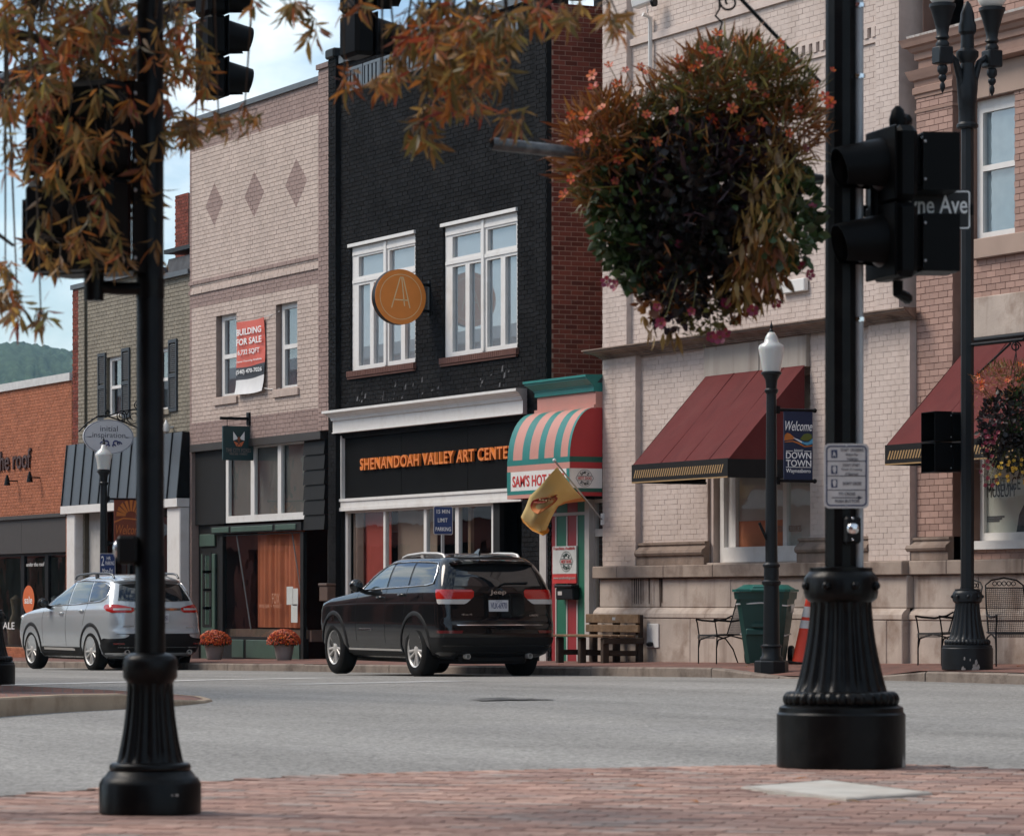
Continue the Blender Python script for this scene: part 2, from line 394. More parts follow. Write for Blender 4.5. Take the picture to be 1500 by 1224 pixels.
# far pavement (red brick), falling to a dropped kerb at the corner
uA, uB = -fx(1046, KY), -fx(1288, KY)
def kerb_h(x):
    u = -x
    if u > uA: return 0.125
    if u > uA - 0.5: return 0.02 + 0.105 * (u - uA + 0.5) / 0.5
    if u > uB: return 0.02
    if u > uB - 0.3: return 0.02 + 0.09 * (uB - u) / 0.3
    return 0.11
def walk_z(x, y):
    e = road_z(x) + kerb_h(x)
    full = road_z(x) + 0.125
    t = min(max((y - KY) / 1.3, 0), 1)
    return e * (1 - t) + full * t + 0.02 * (y - KY)
def paver_mat(name, c1, c2, mort, scale_rot=0.0, bw=0.2, bh=0.1):
    m = bpy.data.materials.new(name); m.use_nodes = True; t = m.node_tree; p = t.nodes['Principled BSDF']; lk = t.links.new
    geo = nd(t, 'ShaderNodeNewGeometry'); mpn = nd(t, 'ShaderNodeMapping'); mpn.inputs['Rotation'].default_value = (0, 0, scale_rot)
    lk(geo.outputs['Position'], mpn.inputs['Vector'])
    br = nd(t, 'ShaderNodeTexBrick'); br.inputs['Scale'].default_value = 1.0; br.inputs['Brick Width'].default_value = bw; br.inputs['Row Height'].default_value = bh
    br.inputs['Mortar Size'].default_value = 0.006; br.inputs['Color1'].default_value = (*c1, 1); br.inputs['Color2'].default_value = (*c2, 1); br.inputs['Mortar'].default_value = (*mort, 1)
    lk(mpn.outputs[0], br.inputs['Vector'])
    no = nd(t, 'ShaderNodeTexNoise'); no.inputs['Scale'].default_value = 0.9; no.inputs['Detail'].default_value = 8; lk(geo.outputs['Position'], no.inputs['Vector'])
    mr = nd(t, 'ShaderNodeMapRange'); mr.inputs[1].default_value = .3; mr.inputs[2].default_value = .7; mr.inputs[3].default_value = .7; mr.inputs[4].default_value = 1.25; lk(no.outputs[0], mr.inputs[0])
    hv = nd(t, 'ShaderNodeHueSaturation'); lk(br.outputs[0], hv.inputs['Color']); lk(mr.outputs[0], hv.inputs['Value']); lk(hv.outputs[0], p.inputs['Base Color'])
    p.inputs['Roughness'].default_value = .85
    bu = nd(t, 'ShaderNodeBump'); bu.inputs['Strength'].default_value = .4; bu.inputs['Distance'].default_value = .01; lk(br.outputs['Fac'], bu.inputs['Height']); bu.invert = True; lk(bu.outputs[0], p.inputs['Normal'])
    return m
m_farwalk = paver_mat('far_brick_paving', (0.20, 0.085, 0.06), (0.14, 0.06, 0.045), (0.10, 0.08, 0.07))
pxs = [-130.0, -110, -95] + [-90 + i * 0.5 for i in range(0, 130)] + [-20]
pav = grid_sheet('pavement', pxs, [KY + 0.16, KY + .7, KY + 1.3, KY + 2.0, KY + 2.8], walk_z, m_farwalk)
m_kerb = mat('weathered_kerb_concrete', (0.23, 0.19, 0.16), .9, var=.2, vscale=3, bump=.4, bscale=30, dirt=(0.08, 0.06, 0.05), dscale=2.2, damount=.85)
kerb = grid_sheet('kerb', [-130, -25], [KY + 0.02, KY + 0.03], lambda x, y: road_z(x) - 0.05, m_kerb)
u = 26.0
while u < 118:
    L_ = 1.8; x1, x0 = -u - 0.008, -u - L_ + 0.008; z1a, z0a = road_z(x1) + kerb_h(x1), road_z(x0) + kerb_h(x0)
    j = random.uniform(-.006, .006)
    z1a += j; z0a += j; yy = KY + random.uniform(-.008, .008); c = 0.02
    b = M()
    vs = []
    for x, zz in ((x0, z0a), (x1, z1a)):
        vs += [(x, yy, road_z(x) - .1), (x, yy, zz - c), (x, yy + c, zz), (x, KY + .17, zz), (x, KY + .17, road_z(x) - .1)]
    b.add(vs, [(0, 1, 6, 5)[::-1], (1, 2, 7, 6)[::-1], (2, 3, 8, 7)[::-1], (3, 4, 9, 8)[::-1], (0, 1, 2, 3, 4), (9, 8, 7, 6, 5)])
    b.obj('kerb_stone', m_kerb, kerb); u += L_

# next corner on our side of the street: raised pavement with a sandy concrete kerb whose nose drops to the road
m_sandkerb = mat('sandy_concrete', (0.42, 0.32, 0.23), .9, var=.18, vscale=2, bump=.3, bscale=25, dirt=(0.22, 0.15, 0.1), dscale=2.5, damount=.6)
ox = -0.03
edge = [(-420, 1092), (-60, 1056), (0, 1050), (90, 1043), (180, 1038), (250, 1034), (300, 1028.5), (311, 1025.5), (295, 1021.5), (250, 1019.5), (180, 1017.5), (0, 1013), (-150, 1008), (-420, 1001), (-1200, 985)]
hts = [.15, .15, .15, .145, .13, .06, .02, .015, .02, .03, .05, .08, .1, .12, .12]
def base_z(x): return road_z(x)
rim = [atg(a, c, base_z(-32)) for a, c in edge]
cen = Vector((sum(p.x for p in rim) / len(rim), sum(p.y for p in rim) / len(rim), 0))
b = M(); n = len(rim); vs = []
for i, p in enumerate(rim):
    q = cen + (p - cen) * 0.965
    vs += [(p.x, p.y, base_z(p.x) - .05), (p.x, p.y, base_z(p.x) + hts[i] - .015), (p.x + (q.x - p.x) * .12, p.y + (q.y - p.y) * .12, base_z(p.x) + hts[i]), (q.x, q.y, base_z(q.x) + hts[i] + .002)]
fs = []
for i in range(n):
    k = (i + 1) % n
    for r_ in range(3): fs.append((i * 4 + r_, k * 4 + r_, k * 4 + r_ + 1, i * 4 + r_ + 1))
b.add(vs, fs); o = b.obj('kerb', m_sandkerb); o['kind'] = 'structure'
b = M(); inner = [tuple(vs[i * 4 + 3]) for i in range(n)]
b.add([(x, y, z - .003) for x, y, z in inner], [tuple(range(n))])
o = b.obj('pavement', paver_mat('corner_brick_paving', (0.24, 0.11, 0.075), (0.19, 0.085, 0.06), (0.14, 0.11, 0.09), .3)); o['kind'] = 'structure'

# near pavement: real brick pavers
KERBPX = [(-700, 1270), (-60, 1168), (0, 1163), (150, 1152), (300, 1142.5), (420, 1135), (600, 1129.5), (750, 1126), (1000, 1121), (1137, 1118.5), (1330, 1117.5), (1500, 1125), (1600, 1133), (2400, 1215)]
NZ = 0.10
kl = [atg(a, c, NZ) for a, c in KERBPX]
fw = Vector((-C_, S_, 0)); rt = Vector((S_, C_, 0))
def cam_uv(p): return (p.dot(rt), p.dot(fw))         # sideways, forward
klu = sorted([cam_uv(p) for p in kl])
def kerb_f(s): return float(np.interp(s, [a for a, _ in klu], [c for _, c in klu]))
m_nkerb = mat('near_kerb_edge', (0.36, 0.30, 0.25), .9, var=.2, vscale=4, bump=.3, bscale=40)
b = M(); vs = []
kk = [s for s in np.linspace(klu[0][0], klu[-1][0], 60)]
for s in kk:
    f = kerb_f(s); p = rt * s + fw * f; q = rt * s + fw * (f - .05); far = rt * s + fw * (-12)
    vs += [(p.x, p.y, -.05), (p.x, p.y, NZ - .01), (q.x, q.y, NZ - .004), (q.x, q.y, NZ - .03), (far.x, far.y, NZ - .03)]
fs = []
for i in range(len(kk) - 1):
    for r_ in range(4): fs.append((i * 5 + r_, i * 5 + r_ + 1, i * 5 + 5 + r_ + 1, i * 5 + 5 + r_))
b.add(vs, fs)
m_sandbed = mat('paving_joint_sand', (0.17, 0.12, 0.098), .95, var=.25, vscale=8)
npav = b.obj('pavement', m_sandbed); npav['kind'] = 'structure'
m_pavers = [mat('brick_paver_%s' % nme, col, .82, var=.22, vscale=11, bump=.3, bscale=60, island=.22, dirt=(0.24, 0.17, 0.15), dscale=1.5, damount=.65)
            for nme, col in (('salmon', (0.365, 0.222, 0.175)), ('dusky', (0.30, 0.182, 0.148)), ('greyed', (0.32, 0.252, 0.22)), ('rosy', (0.40, 0.262, 0.212)))]
ang = R(13.8)
ax = (rt * math.cos(ang) - fw * math.sin(ang)); ay = (fw * math.cos(ang) + rt * math.sin(ang))
slab_px = [(1085, 1155), (1240, 1173), (1366, 1163.5), (1211, 1145)]
slab = [atg(a, c, NZ) for a, c in slab_px]
def inpoly(p, poly):
    r_ = False; j = len(poly) - 1
    for i in range(len(poly)):
        a, c = poly[i], poly[j]
        if (a.y > p.y) != (c.y > p.y) and p.x < (c.x - a.x) * (p.y - a.y) / (c.y - a.y) + a.x: r_ = not r_
        j = i
    return r_
cand = []
for jr in range(60, 185):
    for ir in range(-45, 45):
        c = ax * ((ir + (0.5 if jr % 2 else 0)) * 0.205) + ay * (jr * 0.104)
        s, f = cam_uv(c)
        if f < 11.0 or f > kerb_f(s) - 0.25: continue
        if abs(s) > f * 0.155 + 0.35: continue
        if inpoly(c, slab): continue
        cand.append((f, c, 0.0))
# soldier course along the kerb
s = -2.7
while s < 2.7:
    f = kerb_f(s) - 0.15; c = rt * s + fw * f
    f2 = kerb_f(s + .05); slope = math.atan2(f2 - kerb_f(s - .05), .1)
    cand.append((f, c, slope + PI / 2 - ang * 0 + 9)); s += 0.108 / max(math.cos(slope), .3) * 1.0
cand.sort(key=lambda t: t[0])
pm = []
for mm in m_pavers:
    pm.append(M().bbox(-.0985, .0985, -.048, .048, -.05, 0, .005).mesh('brick', mm))
rest = [M() for _ in m_pavers]
rA = math.atan2(ax.y, ax.x); rB = math.atan2(rt.y, rt.x)
for k, (f, c, rot) in enumerate(cand):
    w = random.choices([0, 1, 2, 3], [5, 3, 2, 4])[0]
    rz = rA if rot == 0 else rB + (rot - 9)
    mtx = Matrix.Translation((c.x, c.y, NZ + random.uniform(-.0018, .0015))) @ Matrix.Rotation(rz + random.uniform(-.012, .012), 4, 'Z') @ Matrix.Rotation(random.uniform(-.006, .006), 4, 'X')
    if k < 300:
        o = link('brick', pm[w], npav); o.matrix_local = mtx
    else:
        vs = [mtx @ Vector(v) for v in ((-.0985, -.048, -.05), (.0985, -.048, -.05), (.0985, .048, -.05), (-.0985, .048, -.05), (-.0985, -.048, 0), (.0985, -.048, 0), (.0985, .048, 0), (-.0985, .048, 0))]
        rest[w].add(vs, [(4, 5, 6, 7), (0, 1, 5, 4), (1, 2, 6, 5), (2, 3, 7, 6), (3, 0, 4, 7)])
allr = M()
for w, mm in enumerate(rest):
    allr.add(mm.v, mm.f, w)
allr.obj('brick_paving', m_pavers, npav, kind='stuff')
m_slab = mat('pale_concrete_cover', (0.47, 0.45, 0.41), .85, var=.2, vscale=5, bump=.25, bscale=50, dirt=(0.42, 0.36, 0.31), dscale=3, damount=.6)
b = M(); ctr = sum(slab, Vector()) / 4
vs = [(p.x, p.y, NZ - .04) for p in slab] + [(p.x, p.y, NZ + .006) for p in slab] + [((p.x - ctr.x) * .97 + ctr.x, (p.y - ctr.y) * .97 + ctr.y, NZ + .012) for p in slab]
fs = [(i, (i + 1) % 4, (i + 1) % 4 + 4, i + 4) for i in range(4)] + [(i + 4, (i + 1) % 4 + 4, (i + 1) % 4 + 8, i + 8) for i in range(4)] + [(8, 9, 10, 11)]
b.add(vs, fs); o = b.obj('utility_cover', m_slab); M().add([(ctr.x + (p.x - ctr.x) * k_, ctr.y + (p.y - ctr.y) * k_, NZ + z_) for k_, z_ in ((1.0, .0075), (.965, .0135), (.94, .0135)) for p in slab], [(4 + i, 4 + (i + 1) % 4, 8 + (i + 1) % 4, 8 + i) for i in range(4)] + [(i, (i + 1) % 4, 4 + (i + 1) % 4, 4 + i) for i in range(4)]).obj('frame', mat('cover_rim', (0.34, 0.31, 0.28), .8, var=.2, vscale=12), o); tag(o, 'pale square concrete utility cover set in the brick pavement before the fluted signal pole', 'utility cover')

# ------------------------------------------------------------------ wall building
def mapS(D): return lambda a, c, d: (a, D - d, c)           # outward is towards the street (-y)
def mapE(X): return lambda a, c, d: (X + d, a, c)           # outward is +x
def slab_holes(b, a0, a1, b0, b1, holes, mp_, d0, d1, mi=0, back=True):
    As = sorted({a0, a1, *[min(max(h[0], a0), a1) for h in holes], *[min(max(h[1], a0), a1) for h in holes]})
    Bs = sorted({b0, b1, *[min(max(h[2], b0), b1) for h in holes], *[min(max(h[3], b0), b1) for h in holes]})
    def solid(i, j):
        if i < 0 or j < 0 or i >= len(As) - 1 or j >= len(Bs) - 1: return False
        ca, cb = (As[i] + As[i + 1]) / 2, (Bs[j] + Bs[j + 1]) / 2
        return not any(h[0] < ca < h[1] and h[2] < cb < h[3] for h in holes)
    for i in range(len(As) - 1):
        for j in range(len(Bs) - 1):
            if not solid(i, j): continue
            p, q, r_, s_ = As[i], As[i + 1], Bs[j], Bs[j + 1]
            b.quad(mp_(p, r_, d1), mp_(q, r_, d1), mp_(q, s_, d1), mp_(p, s_, d1), mi)
            if back: b.quad(mp_(p, s_, d0), mp_(q, s_, d0), mp_(q, r_, d0), mp_(p, r_, d0), mi)
            if not solid(i - 1, j): b.quad(mp_(p, r_, d0), mp_(p, r_, d1), mp_(p, s_, d1), mp_(p, s_, d0), mi)
            if not solid(i + 1, j): b.quad(mp_(q, r_, d1), mp_(q, r_, d0), mp_(q, s_, d0), mp_(q, s_, d1), mi)
            if not solid(i, j - 1): b.quad(mp_(p, r_, d0), mp_(q, r_, d0), mp_(q, r_, d1), mp_(p, r_, d1), mi)
            if not solid(i, j + 1): b.quad(mp_(p, s_, d1), mp_(q, s_, d1), mp_(q, s_, d0), mp_(p, s_, d0), mi)
    return b
def brick_courses(b, a0, a1, b0, b1, holes, mp_, bl, bh, gap, proud, ztop=None):
    rows = int(math.ceil((b1 - b0) / bh)); V = b.v; Fc = b.f; MI = b.mi
    for r_ in range(rows):
        z0 = b0 + r_ * bh + gap / 2; z1 = min(b0 + (r_ + 1) * bh - gap / 2, b1)
        if z1 - z0 < .02: continue
        zc = (z0 + z1) / 2
        cuts = sorted([(max(h[0], a0), min(h[1], a1)) for h in holes if h[2] < zc < h[3] and h[1] > a0 and h[0] < a1])
        spans = []; cur = a0
        for h0, h1 in cuts:
            if h0 > cur: spans.append((cur, h0))
            cur = max(cur, h1)
        if cur < a1: spans.append((cur, a1))
        off = (bl / 2 if r_ % 2 else 0)
        for s0, s1 in spans:
            k = math.floor((s0 - off) / bl)
            while k * bl + off < s1:
                p = max(k * bl + off + gap / 2, s0); q = min((k + 1) * bl + off - gap / 2, s1); k += 1
                if q - p < .025: continue
                d = proud + random.uniform(-.0022, .0022)
                n0 = len(V)
                for aa, cc, dd in ((p, z0, 0), (q, z0, 0), (q, z1, 0), (p, z1, 0), (p, z0, d), (q, z0, d), (q, z1, d), (p, z1, d)): V.append(mp_(aa, cc, dd))
                for f in ((4, 5, 6, 7), (0, 1, 5, 4), (1, 2, 6, 5), (2, 3, 7, 6), (3, 0, 4, 7)): Fc.append(tuple(i + n0 for i in f)); MI.append(0)
    return b
def brick_wall(parent, a0, a1, b0, b1, holes, mp_, brick, mortar, thick=.3, bl=.21, bh=.078, gap=.011, proud=.009):
    slab_holes(M(), a0, a1, b0, b1, holes, mp_, -thick, 0).obj('wall', mortar, parent, world=True)
    return brick_courses(M(), a0, a1, b0, b1, holes, mp_, bl, bh, gap, proud).obj('brickwork', brick, parent, world=True, kind='stuff')
def shell(parent, x0, x1, y0, y1, z0, z1, m, roof_z=None, floors=()):
    """side and back walls and a flat roof behind a facade, floors between storeys"""
    b = M(); b.box(x0, x0 + .25, y0, y1, z0, z1); b.box(x1 - .25, x1, y0, y1, z0, z1); b.box(x0 + .25, x1 - .25, y1 - .25, y1, z0, z1)
    b.obj('side_wall', m, parent, world=True)
    rz_ = (roof_z or z1 - .5); b = M(); b.box(x0 + .25, x1 - .25, y0, y1 - .25, rz_ - .25, rz_); b.obj('roof', m_tar, parent, world=True)
    for f in floors:
        M().box(x0 + .25, x1 - .25, y0, y1 - .25, f - .15, f + .15).obj('floor', m_int, parent, world=True)
def window(parent, x0, x1, z0, z1, D, panes, fm, gm, dep=.07, name='window', pane_back=.035):
    """frame with real openings; panes given as fractions (a0,a1,b0,b1) of the frame"""
    w, h = x1 - x0, z1 - z0
    P = [(x0 + p[0] * w, x0 + p[1] * w, z0 + p[2] * h, z0 + p[3] * h) for p in panes]
    o = slab_holes(M(), x0, x1, z0, z1, P, mapS(D), -dep, 0).obj(name, fm, parent, world=True)
    for p in P:
        M().box(p[0] - .004, p[1] + .004, D + pane_back, D + pane_back + .008, p[2] - .004, p[3] + .004).obj('pane', gm, o, world=True)
    return o

m_tar = mat('roof_tar', (0.05, 0.05, 0.05), .9)
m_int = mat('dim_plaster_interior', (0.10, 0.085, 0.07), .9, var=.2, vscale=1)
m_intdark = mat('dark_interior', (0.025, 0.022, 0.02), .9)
m_white = mat('white_paint', (0.72, 0.70, 0.67), .5, var=.05, vscale=3, dirt=(0.5, 0.46, 0.41), dscale=3, damount=.45)
m_blackmetal = mat('black_metal', (0.005, 0.005, 0.0055), .45, var=.2, vscale=5, spec=.2)
m_steel = mat('galvanised_steel', (0.36, 0.37, 0.38), .5, metal=.3, var=.15, vscale=6)
m_chrome = mat('chrome', (0.75, 0.75, 0.76), .12, metal=1.0, var=.02)
m_glass = glass_mat('shop_glass', (0.90, 0.92, 0.91), 1.6, 0.0, .05)
m_upglass = glass_mat('upper_glass', (0.85, 0.88, 0.9), 2.5, 0.0, 0)
m_blind = mat('pale_blind', (0.46, 0.465, 0.47), .8, var=.08, vscale=2)

# ---- 1 orange brick shop
GZ = -0.9
x0, x1 = fx(-330), fx(105.5)
zt = fz(105.5, 557)
b1 = thing('brick_shop', 'low orange brick shop with dark raised sign letters and a sale disc in its window', 'shop', (x1, FY, road_z(x1) + .16))
m_ob = mat('orange_brick', (0.36, 0.13, 0.07), .85, var=.1, vscale=2, island=.14, bump=.2, bscale=70)
m_om = mat('orange_mortar', (0.52, 0.27, 0.16), .95)
sz1, sz0 = fz(60, 757), fz(60, 949)
hx0, hx1 = fx(-330) + 1.2, fx(97)
brick_wall(b1, x0, x1, GZ, zt, [(hx0, hx1, sz0, sz1)], mapS(FY), m_ob, m_om, bl=.205, bh=.070, gap=.011)
shell(b1, x0, x1, FY + .3, FY + 13, GZ, zt - .02, mat('shop_side_brick', (0.25, 0.10, 0.06), .9), zt - .4)
M().box(x0 - .03, x1, FY - .06, FY + .36, zt, zt + .17).obj('coping', mat('pale_coping', (0.55, 0.54, 0.52), .6), b1, world=True)
m_brown = mat('dark_bronze_panel', (0.045, 0.038, 0.034), .55, var=.1)
bz = fz(60, 809)
for i, (a, c) in enumerate(((hx0, fx(-60)), (fx(-60), fx(30)), (fx(30), hx1))):
    M().box(a + .006, c - .006, FY + .02, FY + .10, bz, sz1).obj('fascia_panel', m_brown, b1, world=True)
M().box(hx0, hx1 + .1, FY - .05, FY + .02, sz1 - .02, sz1 + .06).obj('drip_edge', m_brown, b1, world=True)
ws = [(-140, -72), (-66, -28), (-23, 23), (28, 58), (63, 94)]
wx0, wx1 = fx(-142), fx(97)
pn = [((fx(a) - wx0) / (wx1 - wx0), (fx(c) - wx0) / (wx1 - wx0), .02, .97) for a, c in ws]
window(b1, wx0, wx1, sz0, bz, FY + .12, pn, m_blackmetal, m_glass, name='shop_window')
M().box(hx0, hx1, FY + 3.2, FY + 3.3, GZ, bz).obj('shop_interior', mat('shop_back_wall', (0.10, 0.13, 0.12), .9, var=.6, vscale=1.6), b1, world=True)
for i in range(9):    # goods on show
    xx = fx(-60 + i * 18) ; yy = FY + random.uniform(.6, 1.6); hh = random.uniform(.5, 1.5)
    g = M(); g.lathe([(.18, sz0), (.22, sz0 + hh * .4), (.1, sz0 + hh * .7), (.14, sz0 + hh), (.02, sz0 + hh + .1)], 10, mtx=Matrix.Translation((xx, yy, 0)))
    g.obj('window_display', mat('display_goods_%d' % (i % 3), [(0.16, 0.3, 0.27), (0.4, 0.4, 0.37), (0.2, 0.15, 0.1)][i % 3], .6), b1, world=True, smooth=40)
m_letter = mat('dark_letters', (0.06, 0.025, 0.02), .6)
p0 = at(-78, 706, FY - .02); p1 = at(47.5, 684, FY - .02)
ztx = fz(0, 690, FY); zty = fz(45, 656, FY)
t_under = text_fit('under the roof', fx(47.5) - fx(-40), zty - ztx, frame((fx(-40), FY - .012, ztx), (1, 0, 0)), m_letter, b1, 'lettering', .006, depth=.04, world=True)
for px, py in ((10.5, 703), (43.5, 698)):
    p = at(px, py, FY - .25); g = M(); g.lathe([(.075, -.12), (.05, .02), (.02, .12)], 12, mtx=Matrix.Translation(p)); g.box(p.x - .015, p.x + .015, p.y, FY - .01, p.z - .03, p.z)
    g.obj('sign_lamp', m_blackmetal, b1, world=True, smooth=40)
m_saleor = mat('orange_vinyl', (0.62, 0.13, 0.03), .5, var=.03)
m_whitevinyl = mat('white_vinyl', (0.8, 0.8, 0.78), .5, var=.02)
c = at(42.5, 878, FY + .13); g = M(); n = 32; rx_, rz_ = (fx(51) - fx(34)) / 2, (fz(42, 857) - fz(42, 899)) / 2 * 1.0
vs = [(c.x + rx_ * math.cos(2 * PI * i / n), FY + .118, c.z + rz_ * math.sin(2 * PI * i / n)) for i in range(n)] + [(c.x + rx_ * math.cos(2 * PI * i / n), FY + .122, c.z + rz_ * math.sin(2 * PI * i / n)) for i in range(n)]
g.add(vs, [tuple(range(n)), tuple(range(2 * n - 1, n - 1, -1))] + [(i, i + n, (i + 1) % n + n, (i + 1) % n) for i in range(n)])
o = g.obj('sale_sticker', m_saleor, b1, world=True)
text_fit('sale', rx_ * 1.35, rz_ * .52, frame((c.x - rx_ * .68, FY + .116, c.z - rz_ * .28), (1, 0, 0)), m_whitevinyl, o, bold=.01, depth=.003, world=True)
text_fit('under the roof', fx(55.5) - fx(29.5), .09, frame((fx(29.5), FY + .15, fz(43, 829)), (1, 0, 0)), m_whitevinyl, b1, depth=.003, world=True)
text_fit('SALE', fx(12) - fx(-9), .16, frame((fx(-9), FY + .15, fz(0, 921)), (1, 0, 0)), m_whitevinyl, b1, depth=.003, world=True)

# ---- 2 khaki building with shutters and standing-seam awning
xa, xb = fx(106), fx(278.5); xp = fx(115)
zr = fz(277, 401); zl = fz(110, 424)
b2 = thing('khaki_brick_building', 'narrow khaki painted brick building with black shutters and a dark metal awning', 'building', (xb, FY, road_z(xb) + .16))
m_kb = mat('khaki_painted_brick', (0.245, 0.215, 0.168), .8, var=.08, vscale=1.2, island=.10, bump=.15, bscale=60, streak=(0.16, 0.14, 0.11), streak_amt=.35)
m_km = mat('khaki_mortar', (0.11, 0.095, 0.07), .9)
m_rb = mat('old_red_brick', (0.175, 0.045, 0.030), .88, var=.15, vscale=3, island=.35, bump=.3, bscale=60)
m_rm = mat('pale_lime_mortar', (0.34, 0.21, 0.16), .95)
wz0, wz1 = fz(153, 612), fz(153, 523)
sx0, sx1 = fx(142), fx(258); stz = fz(200, 742)
hole2 = [(fx(153), fx(177), wz0, wz1), (fx(221), fx(245.5), wz0, wz1), (fx(122), fx(258), GZ, stz)]
brick_wall(b2, fx(124), xb, GZ, zr, hole2, mapS(FY + .06), m_kb, m_km, thick=.24, bh=.083, bl=.225, gap=.012, proud=.01)
slab_holes(M(), xp, fx(124), GZ, zl, [], mapS(FY), -.3, 0).obj('wall', m_km, b2, world=True)
brick_courses(M(), xp, fx(124), GZ, zl, [], mapS(FY), .225, .083, .012, .01).obj('brickwork', m_kb, b2, world=True, kind='stuff')
slab_holes(M(), xa + .01, xp, GZ, zl, [], mapS(FY + .005), -.3, 0).obj('wall', m_rm, b2, world=True)
brick_courses(M(), xa + .01, xp, GZ, zl, [], mapS(FY + .005), .21, .075, .012, .01).obj('brickwork', m_rb, b2, world=True, kind='stuff')
brick_wall(b2, fx(124), fx(222), zr, zl, [], mapS(FY + .06), m_kb, m_km, thick=.24, bh=.083, bl=.225, gap=.012, proud=.01)
m_cope = mat('grey_metal_coping', (0.10, 0.11, 0.12), .5, metal=.3)
M().box(xa, fx(222), FY - .05, FY + .36, zl, zl + .10).box(fx(222), xb - .012, FY - .05, FY + .36, zr, zr + .10).obj('coping', m_cope, b2, world=True)
shell(b2, xa, xb - .01, FY + .3, FY + 13, GZ, zr - .02, m_rb, zr - .5, (fz(200, 660),))
m_shut = mat('blue_black_shutter', (0.030, 0.036, 0.042), .55, var=.1)
def shutter(x0, x1, z0, z1, D):
    o = slab_holes(M(), x0, x1, z0, z1, [(x0 + .05, x1 - .05, z0 + .07, (z0 + z1) / 2 - .04), (x0 + .05, x1 - .05, (z0 + z1) / 2 + .04, z1 - .07)], mapS(D), -.045, 0).obj('shutter', m_shut, b2, world=True)
    g = M(); z = z0 + .09
    while z < z1 - .09:
        if abs(z - (z0 + z1) / 2) > .06: g.add([(x0 + .05, D + .005, z), (x1 - .05, D + .005, z), (x1 - .05, D + .035, z + .035), (x0 + .05, D + .035, z + .035)], [(0, 1, 2, 3)])
        z += .04
    g.obj('louvre', m_shut, o, world=True, kind='stuff')
m_sashglass = m_upglass
for (pa, pb) in ((153, 177), (221, 245.5)):
    a, c = fx(pa), fx(pb)
    w = window(b2, a, c, wz0, wz1, FY + .12, [(.12, .88, .05, .47), (.12, .88, .52, .93)], m_white, m_sashglass)
    M().box(a, c, FY + .24, FY + .25, wz0, wz1).obj('blind', mat('grey_blind', (0.14, 0.15, 0.155), .8), w, world=True)
    shutter(a - .50, a - .02, wz0 - .05, wz1 + .1, FY + .012)
    shutter(c - .02, c + .46, wz0 - .05, wz1 + .12, FY + .012)
    M().box(a - .05, c + .05, FY + .0, FY + .2, wz0 - .09, wz0 - .003).obj('sill', m_kb, w, world=True)
# white lantern by the second window
p = at(243.5, 625, FY - .1); g = M(); g.lathe([(.03, -.12), (.07, -.09), (.075, .03), (.04, .08), (.015, .14)], 12, mtx=Matrix.Translation(p)); g.box(p.x - .02, p.x + .02, p.y, FY + .06, p.z - .02, p.z + .02)
g.obj('lantern', m_white, b2, world=True, smooth=40)
# awning
axl, axr = fx(106), fx(277.5)
m_seam = mat('blue_grey_seam_roof', (0.085, 0.10, 0.115), .45, metal=.2, var=.06, vscale=1.5)
D1, D0 = Dof(260.4, axr), FY - .12
za1 = fz(268, 632, D0); za0 = at(260.4, 729, D1).z
g = M()
g.quad((axl, D1, za0), (axr, D1, za0), (axr, D0, za1), (axl, D0, za1))
g.add([(axr, D1, za0), (axr, FY + .05, za0), (axr, FY + .05, za1), (axr, D0, za1)], [(0, 1, 2, 3)], 1)
g.add([(axl, D1, za0), (axl, FY + .05, za0), (axl, FY + .05, za1), (axl, D0, za1)], [(3, 2, 1, 0)], 1)
g.quad((axl, D0, za1), (axr, D0, za1), (axr, FY + .05, za1), (axl, FY + .05, za1)); g.quad((axl, FY + .05, za0), (axr, FY + .05, za0), (axr, D1, za0), (axl, D1, za0))
aw = g.obj('awning', [m_seam, m_blackmetal], b2, world=True)
nseam = 12
for i in range(nseam + 1):
    xx = axl + .02 + (axr - axl - .04) * i / nseam
    M().box(xx - .02, xx + .02, 0, .022, 0, 1).xf(Matrix(((1, 0, 0, 0), (0, -1, D0 - D1, D1 + .0), (0, 0.25, za1 - za0, za0), (0, 0, 0, 1)))).obj('seam', m_blackmetal, aw, world=True)
M().box(axl - .02, axr + .0, D1 - .02, FY, za0 - .17, za0 - .004).obj('fascia', m_white, b2, world=True)
fb = za0 - .17
for pa, pb in ((110, 122), (258, 277)):
    M().bbox(fx(pa), fx(pb), D1 + .05, FY + .02, GZ, fb - .002, .02).obj('column', m_white, b2, world=True)
M().box(fx(122), fx(141), FY + .1, FY + .2, GZ, fb).obj('panel', mat('pale_render', (0.42, 0.41, 0.39), .8), b2, world=True)
window(b2, fx(141), fx(258), fz(200, 962), fb, FY + .35, [(.03, .2, .02, .95), (.23, .52, .02, .95), (.55, .76, .02, .55), (.55, .76, .58, .95), (.8, .98, .02, .55), (.8, .98, .58, .95)], m_blackmetal, m_glass, name='shop_window')
M().box(fx(122), fx(262), FY + 3, FY + 3.1, GZ, fb + .2).obj('shop_interior', m_int, b2, world=True)
